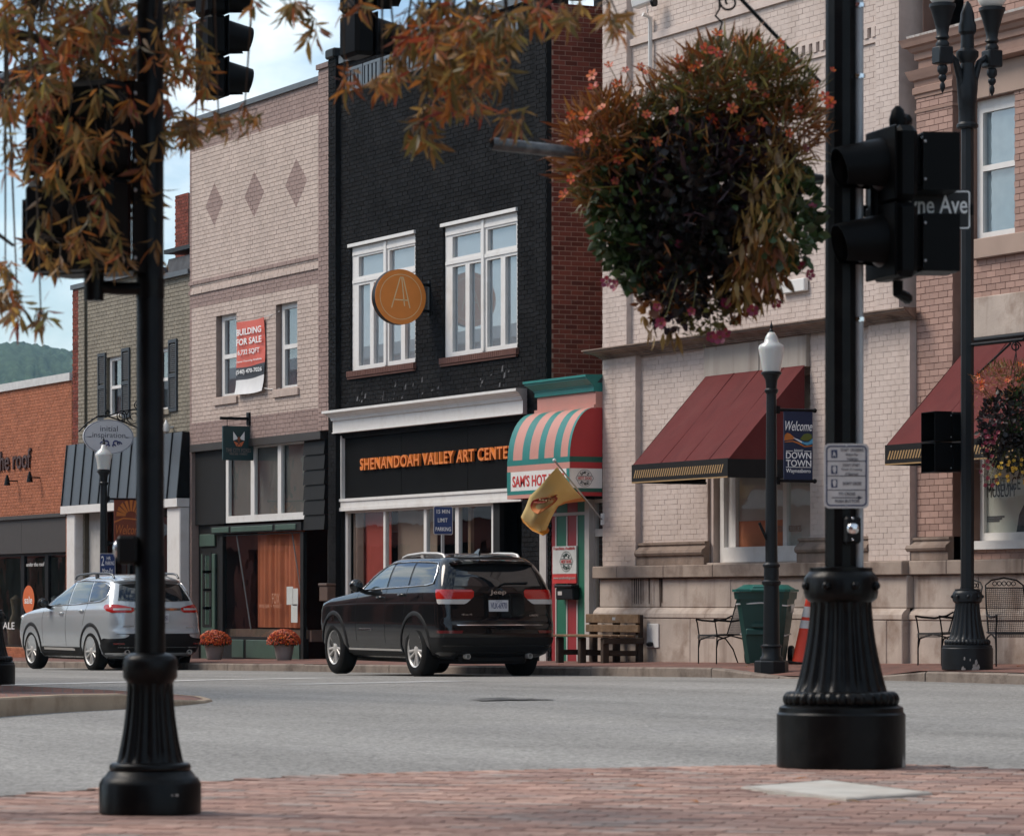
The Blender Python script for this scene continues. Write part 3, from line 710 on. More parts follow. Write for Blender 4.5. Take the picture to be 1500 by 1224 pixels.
# red brick stack on the roof behind, and a grey roof piece
ch = thing('brick_chimney', 'tall red brick chimney stack rising behind the khaki building roof', 'chimney', (fx(268, FY + 3), FY + 3, zr))
ca, cb2 = fx(255.5, FY + 3), fx(275, FY + 3)
b = M().box(ca + .02, cb2 - .02, FY + 3.02, FY + 3.8, zr - .6, fz(265, 285, FY + 3)); b.obj('stack', m_rm, ch, world=True)
brick_courses(M(), ca, cb2, zr - .5, fz(265, 283, FY + 3), [], mapS(FY + 3.02), .21, .075, .012, .01).obj('brickwork', m_rb, ch, world=True, kind='stuff')
rf = thing('roof_hatch', 'dark grey lean-to roof hatch above the khaki parapet', 'roof hatch', (fx(250, FY + 2.2), FY + 2.2, zr))
a, c = fx(222, FY + 2), fx(268, FY + 2); z0, z1 = zr - .5, fz(250, 372, FY + 2)
g = M(); g.add([(a, FY + 2, z0), (c, FY + 2, z0), (c, FY + 4, z0), (a, FY + 4, z0), (a, FY + 2.4, z1), (c, FY + 2.4, z1), (c, FY + 4, z1 + .1), (a, FY + 4, z1 + .1)], [(0, 1, 5, 4), (1, 2, 6, 5), (2, 3, 7, 6), (3, 0, 4, 7), (4, 5, 6, 7)])
g.obj('roof_slope', mat('weathered_roof_felt', (0.07, 0.072, 0.078), .8, var=.3, vscale=4), rf, world=True)
M().box(a - .05, c + .05, FY + 2.3, FY + 4.05, z1 + .11, z1 + .2).obj('roof_cap', m_blackmetal, rf, world=True)

# ---- 3 beige building with diamonds
xa, xb = fx(278.5), fx(488)
zt = fz(490, 113)
b3 = thing('beige_brick_building', 'beige painted brick building with three mauve diamonds on its upper wall', 'building', (xb, FY, road_z(xb) + .16))
BE, MA = (0.50, 0.40, 0.345), (0.30, 0.215, 0.19)
m_bb = mat('beige_painted_brick', BE, .78, var=.07, vscale=1.0, island=.07, bump=.15, bscale=60, streak=(0.36, 0.28, 0.24), streak_amt=.25)
m_bm = mat('beige_mortar', (0.29, 0.22, 0.19), .9)
m_ma = mat('mauve_painted_brick', MA, .78, var=.08, vscale=1.2, island=.09, bump=.15, bscale=60)
zb_top = fz(478, 163); zm1, zm0 = fz(380, 412), fz(380, 432); zs = fz(380, 391)
zlow1, zlow0 = fz(380, 608), fz(380, 641)
pil = fx(470.5); edgeL = fx(281.5)
# painted pattern: flat print, a mask over the brick faces
def paint_mask(m, col2, diamonds, rects):
    t = m.node_tree; p = t.nodes['Principled BSDF']; lk = t.links.new
    src = p.inputs['Base Color'].links[0].from_socket
    geo = nd(t, 'ShaderNodeNewGeometry'); sp = nd(t, 'ShaderNodeSeparateXYZ'); lk(geo.outputs['Position'], sp.inputs[0])
    def mth(op, a, c=None):
        q = nd(t, 'ShaderNodeMath', operation=op)
        for i, v in enumerate((a, c)):
            if v is None: continue
            if isinstance(v, (int, float)): q.inputs[i].default_value = v
            else: lk(v, q.inputs[i])
        return q.outputs[0]
    acc = None
    for cx, cz, hx, hz in diamonds:
        e = mth('LESS_THAN', mth('ADD', mth('DIVIDE', mth('ABSOLUTE', mth('SUBTRACT', sp.outputs[0], cx)), hx), mth('DIVIDE', mth('ABSOLUTE', mth('SUBTRACT', sp.outputs[2], cz)), hz)), 1.0)
        acc = e if acc is None else mth('MAXIMUM', acc, e)
    for r0, r1, q0, q1 in rects:
        e = mth('MULTIPLY', mth('MULTIPLY', mth('GREATER_THAN', sp.outputs[0], r0), mth('LESS_THAN', sp.outputs[0], r1)), mth('MULTIPLY', mth('GREATER_THAN', sp.outputs[2], q0), mth('LESS_THAN', sp.outputs[2], q1)))
        acc = e if acc is None else mth('MAXIMUM', acc, e)
    mi = nd(t, 'ShaderNodeMix', data_type='RGBA', blend_type='MULTIPLY'); mi.inputs[7].default_value = (*[c2 / c1 for c1, c2 in zip(BE, col2)], 1)
    lk(acc, mi.inputs[0]); lk(src, mi.inputs[6]); lk(mi.outputs[2], p.inputs['Base Color'])
dia = []
for cx, cy, hw, hh in ((314.5, 299.5, 13, 31), (373, 285, 14.3, 34), (434.5, 268, 16, 36)):
    p = at(cx, cy, FY); dia.append((p.x, p.z, abs(fx(cx + hw) - fx(cx - hw)) / 2, (fz(cx, cy - hh) - fz(cx, cy + hh)) / 2))
paint_mask(m_bb, MA, dia, [(xa - 1, edgeL, GZ, zt + 1), (xa - 1, pil, zb_top, zt + 1), (xa - 1, pil, zm0, zm1), (xa - 1, xb, zlow0 - 1, zlow1)])
w3 = [(fx(317), fx(347)), (fx(404.5), fx(436))]
w3z = fz(317, 584), fz(317, 462)
hole3 = [(w3[0][0], w3[0][1], *w3z), (w3[1][0], w3[1][1], *w3z), (fx(281), fx(472), GZ, zlow0)]
brick_wall(b3, xa, pil, GZ, zt, hole3, mapS(FY), m_bb, m_bm, bl=.225, bh=.083, gap=.010, proud=.008)
slab_holes(M(), pil, xb - .004, zlow0, zt + .2, [], mapS(FY - .05), -.3, 0).obj('wall', m_bm, b3, world=True)
brick_courses(M(), pil, xb - .004, zlow1, zt + .2, [], mapS(FY - .05), .225, .083, .012, .01).obj('brickwork', m_ma, b3, world=True, kind='stuff')
brick_courses(M(), pil, xb - .004, zlow0, zlow1, [], mapS(FY - .05), .225, .083, .012, .01).obj('brickwork', m_ma, b3, world=True, kind='stuff')
# corbelled string course: rows of brick standing out
brick_courses(M(), xa, pil, zs - .083, zs, [], mapS(FY - .012), .225, .083, .012, .022).obj('string_course', m_ma, b3, world=True, kind='stuff')
brick_courses(M(), xa, pil, zm1, zm1 + .083, [], mapS(FY - .012), .225, .083, .012, .022).obj('string_course', m_bb, b3, world=True, kind='stuff')
M().box(xa, pil, FY - .06, FY + .34, zt, zt + .10).obj('coping', m_cope, b3, world=True)
M().box(pil - .02, xb - .006, FY - .1, FY + .34, zt + .2, zt + .29).obj('coping', mat('mauve_coping', (0.2, 0.15, 0.14), .8), b3, world=True)
shell(b3, xa, xb - .01, FY + .3, FY + 14, GZ, zt - .02, m_rb, zt - .5, (fz(380, 625),))
for a, c in w3:
    w = window(b3, a + .04, c, *w3z, FY + .10, [(.14, .92, .05, .47), (.14, .92, .52, .93)], m_white, m_upglass)
    M().box(a + .01, c - .01, FY + .175, FY + .18, *w3z).obj('blind', mat('dim_blind', (0.16, 0.165, 0.18), .8), w, world=True)
    bs = M(); xx = a - .08
    while xx < c + .04: bs.box(xx + .004, xx + .071, FY - .05, FY + .12, w3z[0] - .13, w3z[0] - .004); xx += .075
    bs.obj('brick_sill', m_bb, w, world=True, kind='stuff')
# sale banner between the windows, tied with cords
ban = thing('sale_banner', 'red, black and white building for sale banner roped between two windows', 'banner', at(371, 560, FY - .06))
bx0, bx1 = fx(350), fx(391); bz1, bz0 = fz(371, 468), fz(371, 575)
m_bred = mat('red_banner_vinyl', (0.60, 0.105, 0.065), .5, var=.05, vscale=3)
m_bblk = mat('black_banner_vinyl', (0.03, 0.03, 0.035), .5); m_bwht = mat('white_banner_vinyl', (0.68, 0.66, 0.64), .5, var=.05)
nx, nz = 10, 18; g = M(); vs = []
for d in (0, .006):
    for i in range(nx + 1):
        for j in range(nz + 1):
            fxx, fzz = i / nx, j / nz
            low = max(0, .22 - fzz) / .22
            vs.append((bx0 + (bx1 - bx0) * fxx + .02 * math.sin(fzz * 5), FY - .05 - .03 * math.sin(fxx * 7 + fzz * 6) * .6 - .05 * low ** 2 + d, bz0 + (bz1 - bz0) * fzz + .05 * (1 - fxx) * low - .02 * math.sin(fxx * PI) + (-.10 * (1 - fxx) + .0) * (1 - fzz) * .5))
k = (nx + 1) * (nz + 1)
for i in range(nx):
    for j in range(nz):
        mi = 2 if j < 4 else (1 if j < 6.5 else 0)
        a_ = i * (nz + 1) + j; q = (a_, a_ + nz + 1, a_ + nz + 2, a_ + 1)
        g.f.append(q); g.mi.append(mi); g.f.append(tuple(v + k for v in q[::-1])); g.mi.append(mi)
g.v = vs
cl = g.obj('cloth', [m_bred, m_bblk, m_bwht], ban, world=True, smooth=60)
hb = bz1 - bz0
def btxt(s_, fa, fb_, f0, f1, m, bold=.01, shear=0): text_fit(s_, (bx1 - bx0) * (fb_ - fa), hb * (f1 - f0), frame((bx0 + (bx1 - bx0) * fa, FY - .082, bz0 + hb * f0), (1, 0, 0)), m, cl, bold=bold, shear=shear, depth=.003, world=True)
btxt('BUILDING', .06, .94, .80, .89, m_whitevinyl, .02); btxt('FOR SALE', .05, .95, .665, .755, m_whitevinyl, .02)
btxt('6,732 SQFT', .1, .88, .52, .60, m_whitevinyl, .015); btxt('Owner Financing Available', .04, .96, .42, .455, m_whitevinyl, .004, .1)
btxt('(540) 470-7026', .04, .96, .255, .33, m_whitevinyl, .015)
for a, c in (((bx0, bz1), (w3[0][1] - .02, fz(346, 468))), ((bx1, bz1), (w3[1][0] + .05, fz(404, 456))), ((bx1, bz0 + .05), (w3[1][0] + .05, fz(404, 569)))):
    M().tube([(a[0], FY - .06, a[1]), ((a[0] + c[0]) / 2, FY - .02, (a[1] + c[1]) / 2 - .02), (c[0], FY + .05, c[1])], .007, 5).obj('cord', m_white, ban, world=True)
# storefront
m_char = mat('charcoal_paint', (0.012, 0.0115, 0.011), .6, var=.15, vscale=3, spec=.2)
m_dgreen = mat('dark_green_paint', (0.045, 0.085, 0.062), .5, var=.1, vscale=3, dirt=(0.03, 0.04, 0.035), dscale=4)
M().box(fx(281), fx(472) , FY - .04, FY + .16, fz(380, 652), zlow0 + .0).obj('beam', mat('dark_bronze_beam', (0.032, 0.027, 0.024), .6), b3, world=True)
M().box(fx(282), fx(325), FY + .06, FY + .16, fz(300, 768), fz(300, 652)).obj('panel', m_char, b3, world=True)
tw0, tw1 = fx(325), fx(441); tz0, tz1 = fz(380, 763), fz(380, 650)
def fr(px): return (fx(px) - tw0) / (tw1 - tw0)
tw = window(b3, tw0, tw1, tz0, tz1, FY + .08, [(fr(329), fr(361.5), .09, .96), (fr(367), fr(401), .09, .96), (fr(406), fr(440), .09, .96)], m_white, m_glass, name='transom_window')
M().box(tw0 + .02, tw1 - .02, FY + .175, FY + .19, tz0 + .01, tz1 - .01).obj('blind', mat('grey_brown_screen', (0.16, 0.15, 0.145), .8, var=.3, vscale=.5), tw, world=True)
nb = 6
for i in range(nb):
    z0, z1 = fz(457, 776), fz(457, 644); h_ = (z1 - z0) / nb
    g = M(); a, c = fx(441.5), fx(472); zz = z0 + i * h_
    g.add([(a, FY + .03, zz + .006), (c, FY + .03, zz + .006), (c, FY + .055, zz + h_), (a, FY + .055, zz + h_), (a, FY + .12, zz + .006), (c, FY + .12, zz + .006), (c, FY + .12, zz + h_), (a, FY + .12, zz + h_)], [(0, 1, 2, 3), (4, 5, 1, 0), (1, 5, 6, 2), (3, 2, 6, 7), (0, 3, 7, 4)])
    g.obj('board', m_char, b3, world=True)
g1, g0 = fz(380, 767), fz(380, 779)
M().box(fx(308), fx(441), FY - .0, FY + .14, g0, g1).obj('transom_rail', m_char, b3, world=True)
for a, c in ((311, 336), (339, 400), (404, 434)):
    M().bbox(fx(a), fx(c), FY - .02, FY - .002, g0 + .02, g1 - .03, .008).obj('green_panel', m_dgreen, b3, world=True)
sw0, sw1 = fx(318), fx(440.5); sz0, sz1 = fz(380, 934), fz(380, 781)
def fs_(px): return (fx(px) - sw0) / (sw1 - sw0)
sw = window(b3, sw0, sw1, sz0, sz1, FY + .05, [(fs_(322.5), fs_(436), .01, .99)], m_char, m_glass, name='shop_window')
m_curt = mat('rust_curtain', (0.66, 0.20, 0.10), .85, var=.15, vscale=2)
g = M(); n = 60; vs = []; a, c = fx(362), fx(432)
for i in range(n + 1):
    t = i / n
    for zz in (sz0 + .2, sz1 + .1): vs.append((a + (c - a) * t, FY + .22 + .035 * math.sin(t * 60) + .02 * math.sin(t * 23), zz))
g.add(vs, [(2 * i, 2 * i + 2, 2 * i + 3, 2 * i + 1) for i in range(n)]); g.obj('curtain', m_curt, b3, world=True, smooth=80)
M().box(sw0 - .1, sw1 + .1, FY + .17, FY + .95, sz0 - .05, sz0 + .16).obj('display_shelf', mat('shelf_paint', (0.2, 0.13, 0.1), .7), b3, world=True)
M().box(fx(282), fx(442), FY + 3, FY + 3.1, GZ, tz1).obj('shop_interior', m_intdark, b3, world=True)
for px, py in ((344, 0), (425, 0)):
    M().tube([(fx(px - 6), FY + .12, sz1), (fx(px + 3), FY + .3, sz0 + .1)], .015, 6).obj('display_pole', m_steel, b3, world=True)
for px, py, w_, h_ in ((425, 872, .16, .34), (433, 874, .13, .32), (431.5, 898, .16, .34)):
    p = at(px, py, FY + .095); M().box(p.x - w_, p.x + w_, FY + .088, FY + .093, p.z - h_ / 2, p.z + h_ / 2).obj('notice', m_whitevinyl, b3, world=True)
text_fit('FOX', fx(404) - fx(393), .20, frame((fx(393), FY + .078, fz(400, 884)), (1, 0, 0)), mat('gold_vinyl', (0.45, 0.22, 0.13), .5), sw, depth=.003, world=True)
text_fit('WINE BAR  +  MARKET', fx(407) - fx(374), .07, frame((fx(374), FY + .078, fz(390, 890)), (1, 0, 0)), MATS['gold_vinyl'], sw, depth=.003, world=True)
bk = M().box(fx(318), fx(440.5), FY + .05, FY + .16, GZ, sz0).obj('bulkhead', m_char, b3, world=True)
for a, c in ((337, 354), (358, 402), (406, 436)):
    M().bbox(fx(a), fx(c), FY + .03, FY + .048, fz(380, 964), sz0 - .04, .01).obj('green_panel', m_dgreen, b3, world=True)
# narrow door with square lights
M().box(fx(281.5), fx(318), FY + .14, FY + .2, GZ, fz(300, 768)).obj('door_surround', m_char, b3, world=True)
M().bbox(fx(285), fx(307), FY + .10, FY + .138, fz(296, 800), fz(296, 782), .01).obj('green_panel', m_dgreen, b3, world=True)
dr = M().bbox(fx(288), fx(308), FY + .09, FY + .138, fz(298, 966), fz(298, 811), .01).obj('door', m_dgreen, b3, world=True)
for py in (824, 850, 877, 903):
    a, c, z = fx(293.5), fx(301), fz(298, py); s2 = .15
    slab_holes(M(), a - .1, c + .1, z - s2 - .05, z + s2 + .05, [(a, c, z - s2, z + s2)], mapS(FY + .078), -.012, 0).obj('door_light', m_char, dr, world=True)
    M().box(a, c, FY + .083, FY + .088, z - s2, z + s2).obj('pane', m_glass, dr, world=True)
# dark doorway to the side of the shop window
e0, e1 = fx(442), fx(472); M().box(e0, e1, FY + 1.2, FY + 1.3, GZ, fz(457, 776)).box(e1 - .06, e1, FY + .13, FY + 1.2, GZ, fz(457, 776)).obj('doorway', m_intdark, b3, world=True)
# hanging sign with the fox emblem
fxs = thing('hanging_sign', 'dark green square hanging sign with a white and orange fox face emblem', 'sign', at(362, 645, FY - .02))
sD = FY; X_ = fx(369, FY)
sxw = fx(366); dA = Dof(326, sxw); dB = Dof(370.5, sxw)
zt_, zb_ = at(348, 624, (dA + dB) / 2).z, at(348, 674, (dA + dB) / 2).z
m_fgreen = mat('bottle_green_sign', (0.012, 0.042, 0.045), .45, var=.06)
fb_ = M().bbox(sxw - .03, sxw + .03, dA, dB, zb_, zt_, .006).obj('board', m_fgreen, fxs, world=True)
FM = lambda a, c: Vector((sxw + .034, dA + (dB - dA) * a, zb_ + (zt_ - zb_) * c))
def emb(poly, m): 
    g = M(); n = len(poly); g.add([FM(*p) for p in poly] + [FM(*p) + Vector((.004, 0, 0)) for p in poly], [tuple(range(n, 2 * n))] + [(i, (i + 1) % n, (i + 1) % n + n, i + n) for i in range(n)]); g.obj('emblem', m, fb_, world=True)
m_fw, m_fo, m_fd = m_whitevinyl, mat('fox_orange', (0.62, 0.16, 0.06), .5), mat('fox_brown', (0.25, 0.07, 0.03), .5)
emb([(.33, .84), (.33, .58), (.50, .62)], m_fw); emb([(.70, .84), (.52, .62), (.70, .58)], m_fw)
emb([(.34, .56), (.50, .50), (.44, .40)], m_fo); emb([(.69, .56), (.60, .40), (.53, .50)], m_fo); emb([(.46, .40), (.52, .48), (.58, .40)], m_fo); emb([(.45, .62), (.515, .70), (.58, .62), (.515, .50)], m_fd)
text_fit('THE CITY FOXES', (dB - dA) * .82, .075, frame(FM(.09, .235), (0, 1, 0)), mat('sign_grey', (0.22, 0.17, 0.15), .6), fb_, depth=.003, world=True, bold=.004)
text_fit('WINE BAR + MARKET', (dB - dA) * .6, .045, frame(FM(.2, .15), (0, 1, 0)), MATS['sign_grey'], fb_, depth=.003, world=True)
zA = at(348, 613, (dA + dB) / 2).z
M().box(sxw - .025, sxw + .025, dA - .05, FY - .02, zA - .025, zA + .03).box(sxw - .06, sxw + .06, FY - .05, FY - .008, zA - .12, zA + .12).obj('bracket', m_blackmetal, fxs, world=True)
for q in (.15, .82): M().tube([(sxw, dA + (dB - dA) * q, zA), (sxw, dA + (dB - dA) * q, zt_)], .008, 5).obj('hanger', m_blackmetal, fxs, world=True)

# ---- 4 black building
xa, xb = fx(488), fx(808)
b4 = thing('black_brick_building', 'tall black painted brick building with two large white windows and orange sign letters', 'building', (xb, FY, road_z(xb) + .16))
zt = fz(507, 92)
m_kb4 = mat('black_painted_brick', (0.0120, 0.0118, 0.0124), .75, spec=.04, var=.25, vscale=1.5, island=.22, bump=.25, bscale=60, dirt=(0.022, 0.0215, 0.022), dscale=1.5)
m_km4 = mat('black_mortar', (0.008, 0.008, 0.008), .8)
wz0, wz1 = fz(514, 543.5), fz(514, 363)
W4 = [(fx(514), fx(609)), (fx(650), fx(758.5))]
ccz = fz(488, 636, FY - .2)
door0 = fx(765)
hole4 = [(W4[0][0], W4[0][1], wz0, wz1), (W4[1][0], W4[1][1], wz0, wz1), (fx(501), door0, GZ, fz(520, 640))]
brick_wall(b4, xa, xb, GZ, zt, hole4, mapS(FY), m_kb4, m_km4, bl=.215, bh=.077, gap=.011, proud=.010)
for pa, pb in ((488, 499),):
    slab_holes(M(), xa + .01, fx(pb), GZ, zt + .12, [], mapS(FY - .09), -.088, 0).obj('wall', m_km4, b4, world=True)
    brick_courses(M(), xa + .01, fx(pb), GZ, zt + .12, [], mapS(FY - .09), .215, .077, .011, .01).obj('brickwork', m_kb4, b4, world=True, kind='stuff')
slab_holes(M(), fx(792), xb, fz(800, 560), zt + .1, [], mapS(FY - .09), -.088, 0).obj('wall', m_km4, b4, world=True)
brick_courses(M(), fx(792), xb, fz(800, 560), zt + .1, [], mapS(FY - .09), .215, .077, .011, .01).obj('brickwork', m_kb4, b4, world=True, kind='stuff')
zside = zt - .15
brick_wall(b4, FY, FY + 14, GZ, zside, [], mapE(xb + .004), m_rb, m_rm, thick=.25, bl=.215, bh=.078, gap=.015, proud=.006)
M().box(xb - .3, xb + .06, FY + .9, FY + 14, zside, zside + .17).obj('coping', m_blackmetal, b4, world=True)
b = M(); b.box(xa, xa + .25, FY + .3, FY + 14, GZ, zt - .05); b.box(xa + .25, xb - .25, FY + 13.75, FY + 14, GZ, zt - .05); b.obj('side_wall', m_kb4, b4, world=True)
M().box(xa + .25, xb - .25, FY + .3, FY + 13.7, zt - 1.0, zt - .75).obj('roof', m_tar, b4, world=True)
M().box(xa + .25, xb - .25, FY + .3, FY + 13.7, fz(600, 600), fz(600, 585)).obj('floor', m_int, b4, world=True)
# red corner pier above the parapet
pr = [fx(811), fx(833)]
b = M().box(xb - .5, xb + .02, FY + .1, FY + .75, zt, zt + .62); b.obj('pier', m_rb, b4, world=True)
M().box(xb - .55, xb + .07, FY + .05, FY + .8, zt + .62, zt + .72).obj('coping', m_blackmetal, b4, world=True)
M().bbox(xa - .02, fx(500), FY - .16, FY + .32, zt + .12, zt + .3, .03).obj('coping', m_blackmetal, b4, world=True)
# louvred metal band under the parapet
lz1, lz0 = zt - .13, fz(509, 136)
la, lb = fx(509), fx(766)
m_louv = mat('grey_sheet_metal', (0.11, 0.125, 0.14), .45, metal=.4)
npan = 9
for i in range(npan):
    a, c = la + (lb - la) * i / npan, la + (lb - la) * (i + 1) / npan
    o = slab_holes(M(), a + .02, c - .02, lz0, lz1, [(a + .06, c - .06, lz0 + .05, lz1 - .05)], mapS(FY - .05), -.04, 0).obj('vent_frame', m_louv, b4, world=True)
    M().box(a + .06, c - .06, FY - .014, FY - .011, lz0 + .05, lz1 - .05).obj('vent_back', m_blackmetal, o, world=True)
    for k in range(4):
        xx = a + .1 + (c - a - .12) * k / 4
        M().box(xx, xx + .11, FY - .045, FY - .018, lz0 + .05, lz1 - .05).obj('slat', m_louv, o, world=True)
M().box(fx(501), fx(800), FY - .07, FY + .32, zt, zt + .14).obj('coping', m_louv, b4, world=True)
m_redsill = mat('red_brown_brick', (0.125, 0.062, 0.05), .85, var=.15, vscale=5, island=.25)
for a, c in W4:
    pan = [(.10, .485, .755, .915), (.58, .96, .755, .915), (.10, .28, .035, .685), (.335, .49, .035, .685), (.575, .755, .035, .685), (.815, .965, .035, .685)]
    w = window(b4, a, c, wz0, wz1, FY + .03, pan, m_white, m_upglass, dep=.09, pane_back=.05)
    M().box(a - .05, c + .02, FY - .05, FY + .05, wz1 + .003, wz1 + .06).obj('head', m_white, w, world=True)
    M().box(a + (c - a) * .53 - .05, a + (c - a) * .53 + .05, FY + .0, FY + .028, wz0 + .02, wz1 - .02).obj('mullion', m_white, w, world=True)
    for zz in (.72, .945): M().box(a + .04, a + (c - a) * .53 - .055, FY + .012, FY + .028, wz0 + (wz1 - wz0) * zz - .03, wz0 + (wz1 - wz0) * zz + .03).box(a + (c - a) * .53 + .055, c - .02, FY + .012, FY + .028, wz0 + (wz1 - wz0) * zz - .03, wz0 + (wz1 - wz0) * zz + .03).obj('transom', m_white, w, world=True)
    M().box(a + .01, c - .01, FY + .094, FY + .10, wz0, wz1).obj('blind', m_blind, w, world=True)
    xx = a - .06; i = 0
    while xx < c:
        M().bbox(xx + .004, xx + .071, FY - .07, FY + .02, wz0 - .115, wz0 - .01, .006).obj('brick', m_redsill, w, world=True); xx += .075
    M().box(a - .06, c + .02, FY - .05, FY - .0, wz0 - .15, wz0 - .12).obj('brick_sill', m_redsill, w, world=True)
# white cornice (moulded)
CD = FY - .02
c0, c1 = fx(486, FY - .13), fx(765, FY - .13)
czt = fz(770, 566.5, FY - .29); czb = fz(765, 606, FY - .1)
hgt = czt - czb
prof = [(0, 0), (.13, 0), (.13, .05), (.115, .05), (.115, .56), (.145, .57), (.145, .635), (.155, .645), (.155, .70), (.175, .72), (.205, .80), (.25, .86), (.265, .885), (.29, .89), (.29, 1.0), (0, 1.03)]
g = M(); n = len(prof); vs = []
for xx, inset in ((c0, 0), (c1, 0)):
    for d, h_ in prof: vs.append((xx + (-(d - .13) if xx == c0 else (d - .13)) * .6, FY - d, czb + h_ * hgt))
g.add(vs, [(i + n, (i + 1) % n + n, (i + 1) % n, i)[::-1] for i in range(n)] + [tuple(range(n))[::-1], tuple(range(n, 2 * n))])
g.obj('cornice', m_white, b4, world=True)
# sign fascia panels
fa, fbx = fx(501.5), fx(766); fz0, fz1 = fz(600, 724), fz(600, 628)
m_fas = mat('matt_black_panel', (0.006, 0.006, 0.0062), .7, var=.2, vscale=2, spec=.05)
cut = [fa, fx(584), fx(681), fbx]
for i in range(3): M().box(cut[i] + .006, cut[i + 1] - .006, FY + .05, FY + .14, fz0, fz1).obj('fascia_panel', m_fas, b4, world=True)
M().box(fa - .05, fa - .0, FY - .02, FY + .14, fz0, fz1).obj('trim', m_white, b4, world=True)
m_olet = mat('orange_letters', (0.72, 0.20, 0.035), .45, var=.04)
lx0, lx1 = fx(527.5), fx(753); lz0_, lz1_ = fz(527.5, 689), fz(527.5, 671.5)
tl = text_fit('SHENANDOAH VALLEY ART CENTER', lx1 - lx0, lz1_ - lz0_, frame((lx0, FY + .045, lz0_), (1, 0, 0)), m_olet, b4, 'lettering', .018, depth=.05, world=True, spacing=1.08)
# white band and shop windows
bz1, bz0 = fz0 - .003, fz(600, 743)
M().box(fa - .05, fbx, FY - .02, FY + .16, bz0, bz1).box(fa - .07, fbx, FY - .04, FY - .021, bz1 - .05, bz1).box(fa - .07, fbx, FY - .035, FY - .021, bz0, bz0 + .06).obj('band', m_white, b4, world=True)
s0, s1 = fx(500.5), fx(717.5); q0 = fz(560, 958)
def f4(px): return (fx(px) - s0) / (s1 - s0)
sw = window(b4, s0, s1, q0, bz0 - .003, FY + .06, [(f4(504.5), f4(557), .02, .985), (f4(560), f4(616), .02, .985), (f4(620), f4(662), .02, .985), (f4(667), f4(715), .02, .985)], m_white, m_glass, name='shop_window')
M().box(s0, s1, FY + .04, FY + .16, GZ, q0 - .002).obj('bulkhead', m_char, b4, world=True)
M().box(s1, fx(727), FY + .06, FY + .14, GZ, bz0 - .003).obj('door_jamb', m_char, b4, world=True)
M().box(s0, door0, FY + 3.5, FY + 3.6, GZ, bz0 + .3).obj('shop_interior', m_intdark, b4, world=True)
M().box(fx(727), door0, FY + 1.1, FY + 1.2, GZ, bz0).obj('door', m_char, b4, world=True)
g = M(); n = 24; vs = []
for i in range(n + 1):
    t = i / n
    for zz in (q0, bz0): vs.append((fx(504) + (fx(521) - fx(504)) * t, FY + .18 + .03 * math.sin(t * 30), zz))
g.add(vs, [(2 * i, 2 * i + 2, 2 * i + 3, 2 * i + 1) for i in range(n)]); g.obj('curtain', mat('pinkish_curtain', (0.34, 0.24, 0.2), .9), b4, world=True, smooth=80)
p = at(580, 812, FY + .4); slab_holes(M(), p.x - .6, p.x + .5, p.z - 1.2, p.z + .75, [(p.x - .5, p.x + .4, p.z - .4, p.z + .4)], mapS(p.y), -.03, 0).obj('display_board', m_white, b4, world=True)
for nm, pa, pb, f0, f1, cc, dd in (('red_reflection_panel', 520, 558, 0, 1, (0.42, 0.075, 0.06), .20), ('tan_reflection_panel', 560, 617, .0, 1, (0.36, 0.26, 0.21), .30), ('white_reflection_stripe', 511, 558, .36, .46, (0.5, 0.42, 0.38), .19), ('red_reflection_panel', 560, 590, .1, .55, (0.38, 0.10, 0.07), .27), ('white_reflection_stripe', 575, 617, .40, .50, (0.48, 0.42, 0.38), .27), ('red_reflection_panel', 600, 617, .2, .39, (0.36, 0.09, 0.07), .26)):  # panels inside, coloured to imitate street reflections in the first two panes
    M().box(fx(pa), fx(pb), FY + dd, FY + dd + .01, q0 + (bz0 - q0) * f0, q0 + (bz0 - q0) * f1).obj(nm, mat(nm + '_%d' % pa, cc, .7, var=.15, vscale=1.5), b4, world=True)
M().box(fx(662), fx(666), FY + .3, FY + .36, q0, bz0).obj('post', mat('oak_post', (0.3, 0.2, 0.14), .7), b4, world=True)
# brown mailbox on the black pier
mb = thing('mailbox', 'brown metal mailbox fixed to the black brick pier beside the dark doorway', 'mailbox', at(477, 878, FY - .25))
m_mb = mat('brown_box_metal', (0.10, 0.062, 0.045), .5)
a, c = fx(472, FY - .2), fx(484, FY - .2)
z0, z1 = fz(476, 880, FY - .2), fz(476, 858, FY - .2)
M().bbox(a, c, FY - .26, FY - .095, z0, z1, .01).obj('box', m_mb, mb, world=True)
M().bbox(a - .01, c + .01, FY - .28, FY - .095, z1 + .002, z1 + .05, .01).obj('lid', m_mb, mb, world=True)
RW = random.Random(4); g = M()       # old whitish scrape marks on the black paint above the cornice
for k in range(34):
    x = fx(RW.uniform(520, 762)); z = czt + RW.uniform(.06, .34); w_, h_ = RW.uniform(.008, .05), RW.uniform(.01, .12)
    g.add([(x - w_, FY - .0135, z), (x + w_ * .6, FY - .0135, z + .01), (x + w_, FY - .0135, z + h_), (x - w_ * .4, FY - .0135, z + h_ * .8)], [(0, 1, 2, 3)])
g.obj('paint_scrapes', mat('whitish_scrape', (0.10, 0.10, 0.105), .8, var=.5, vscale=30), b4, world=True, kind='stuff')
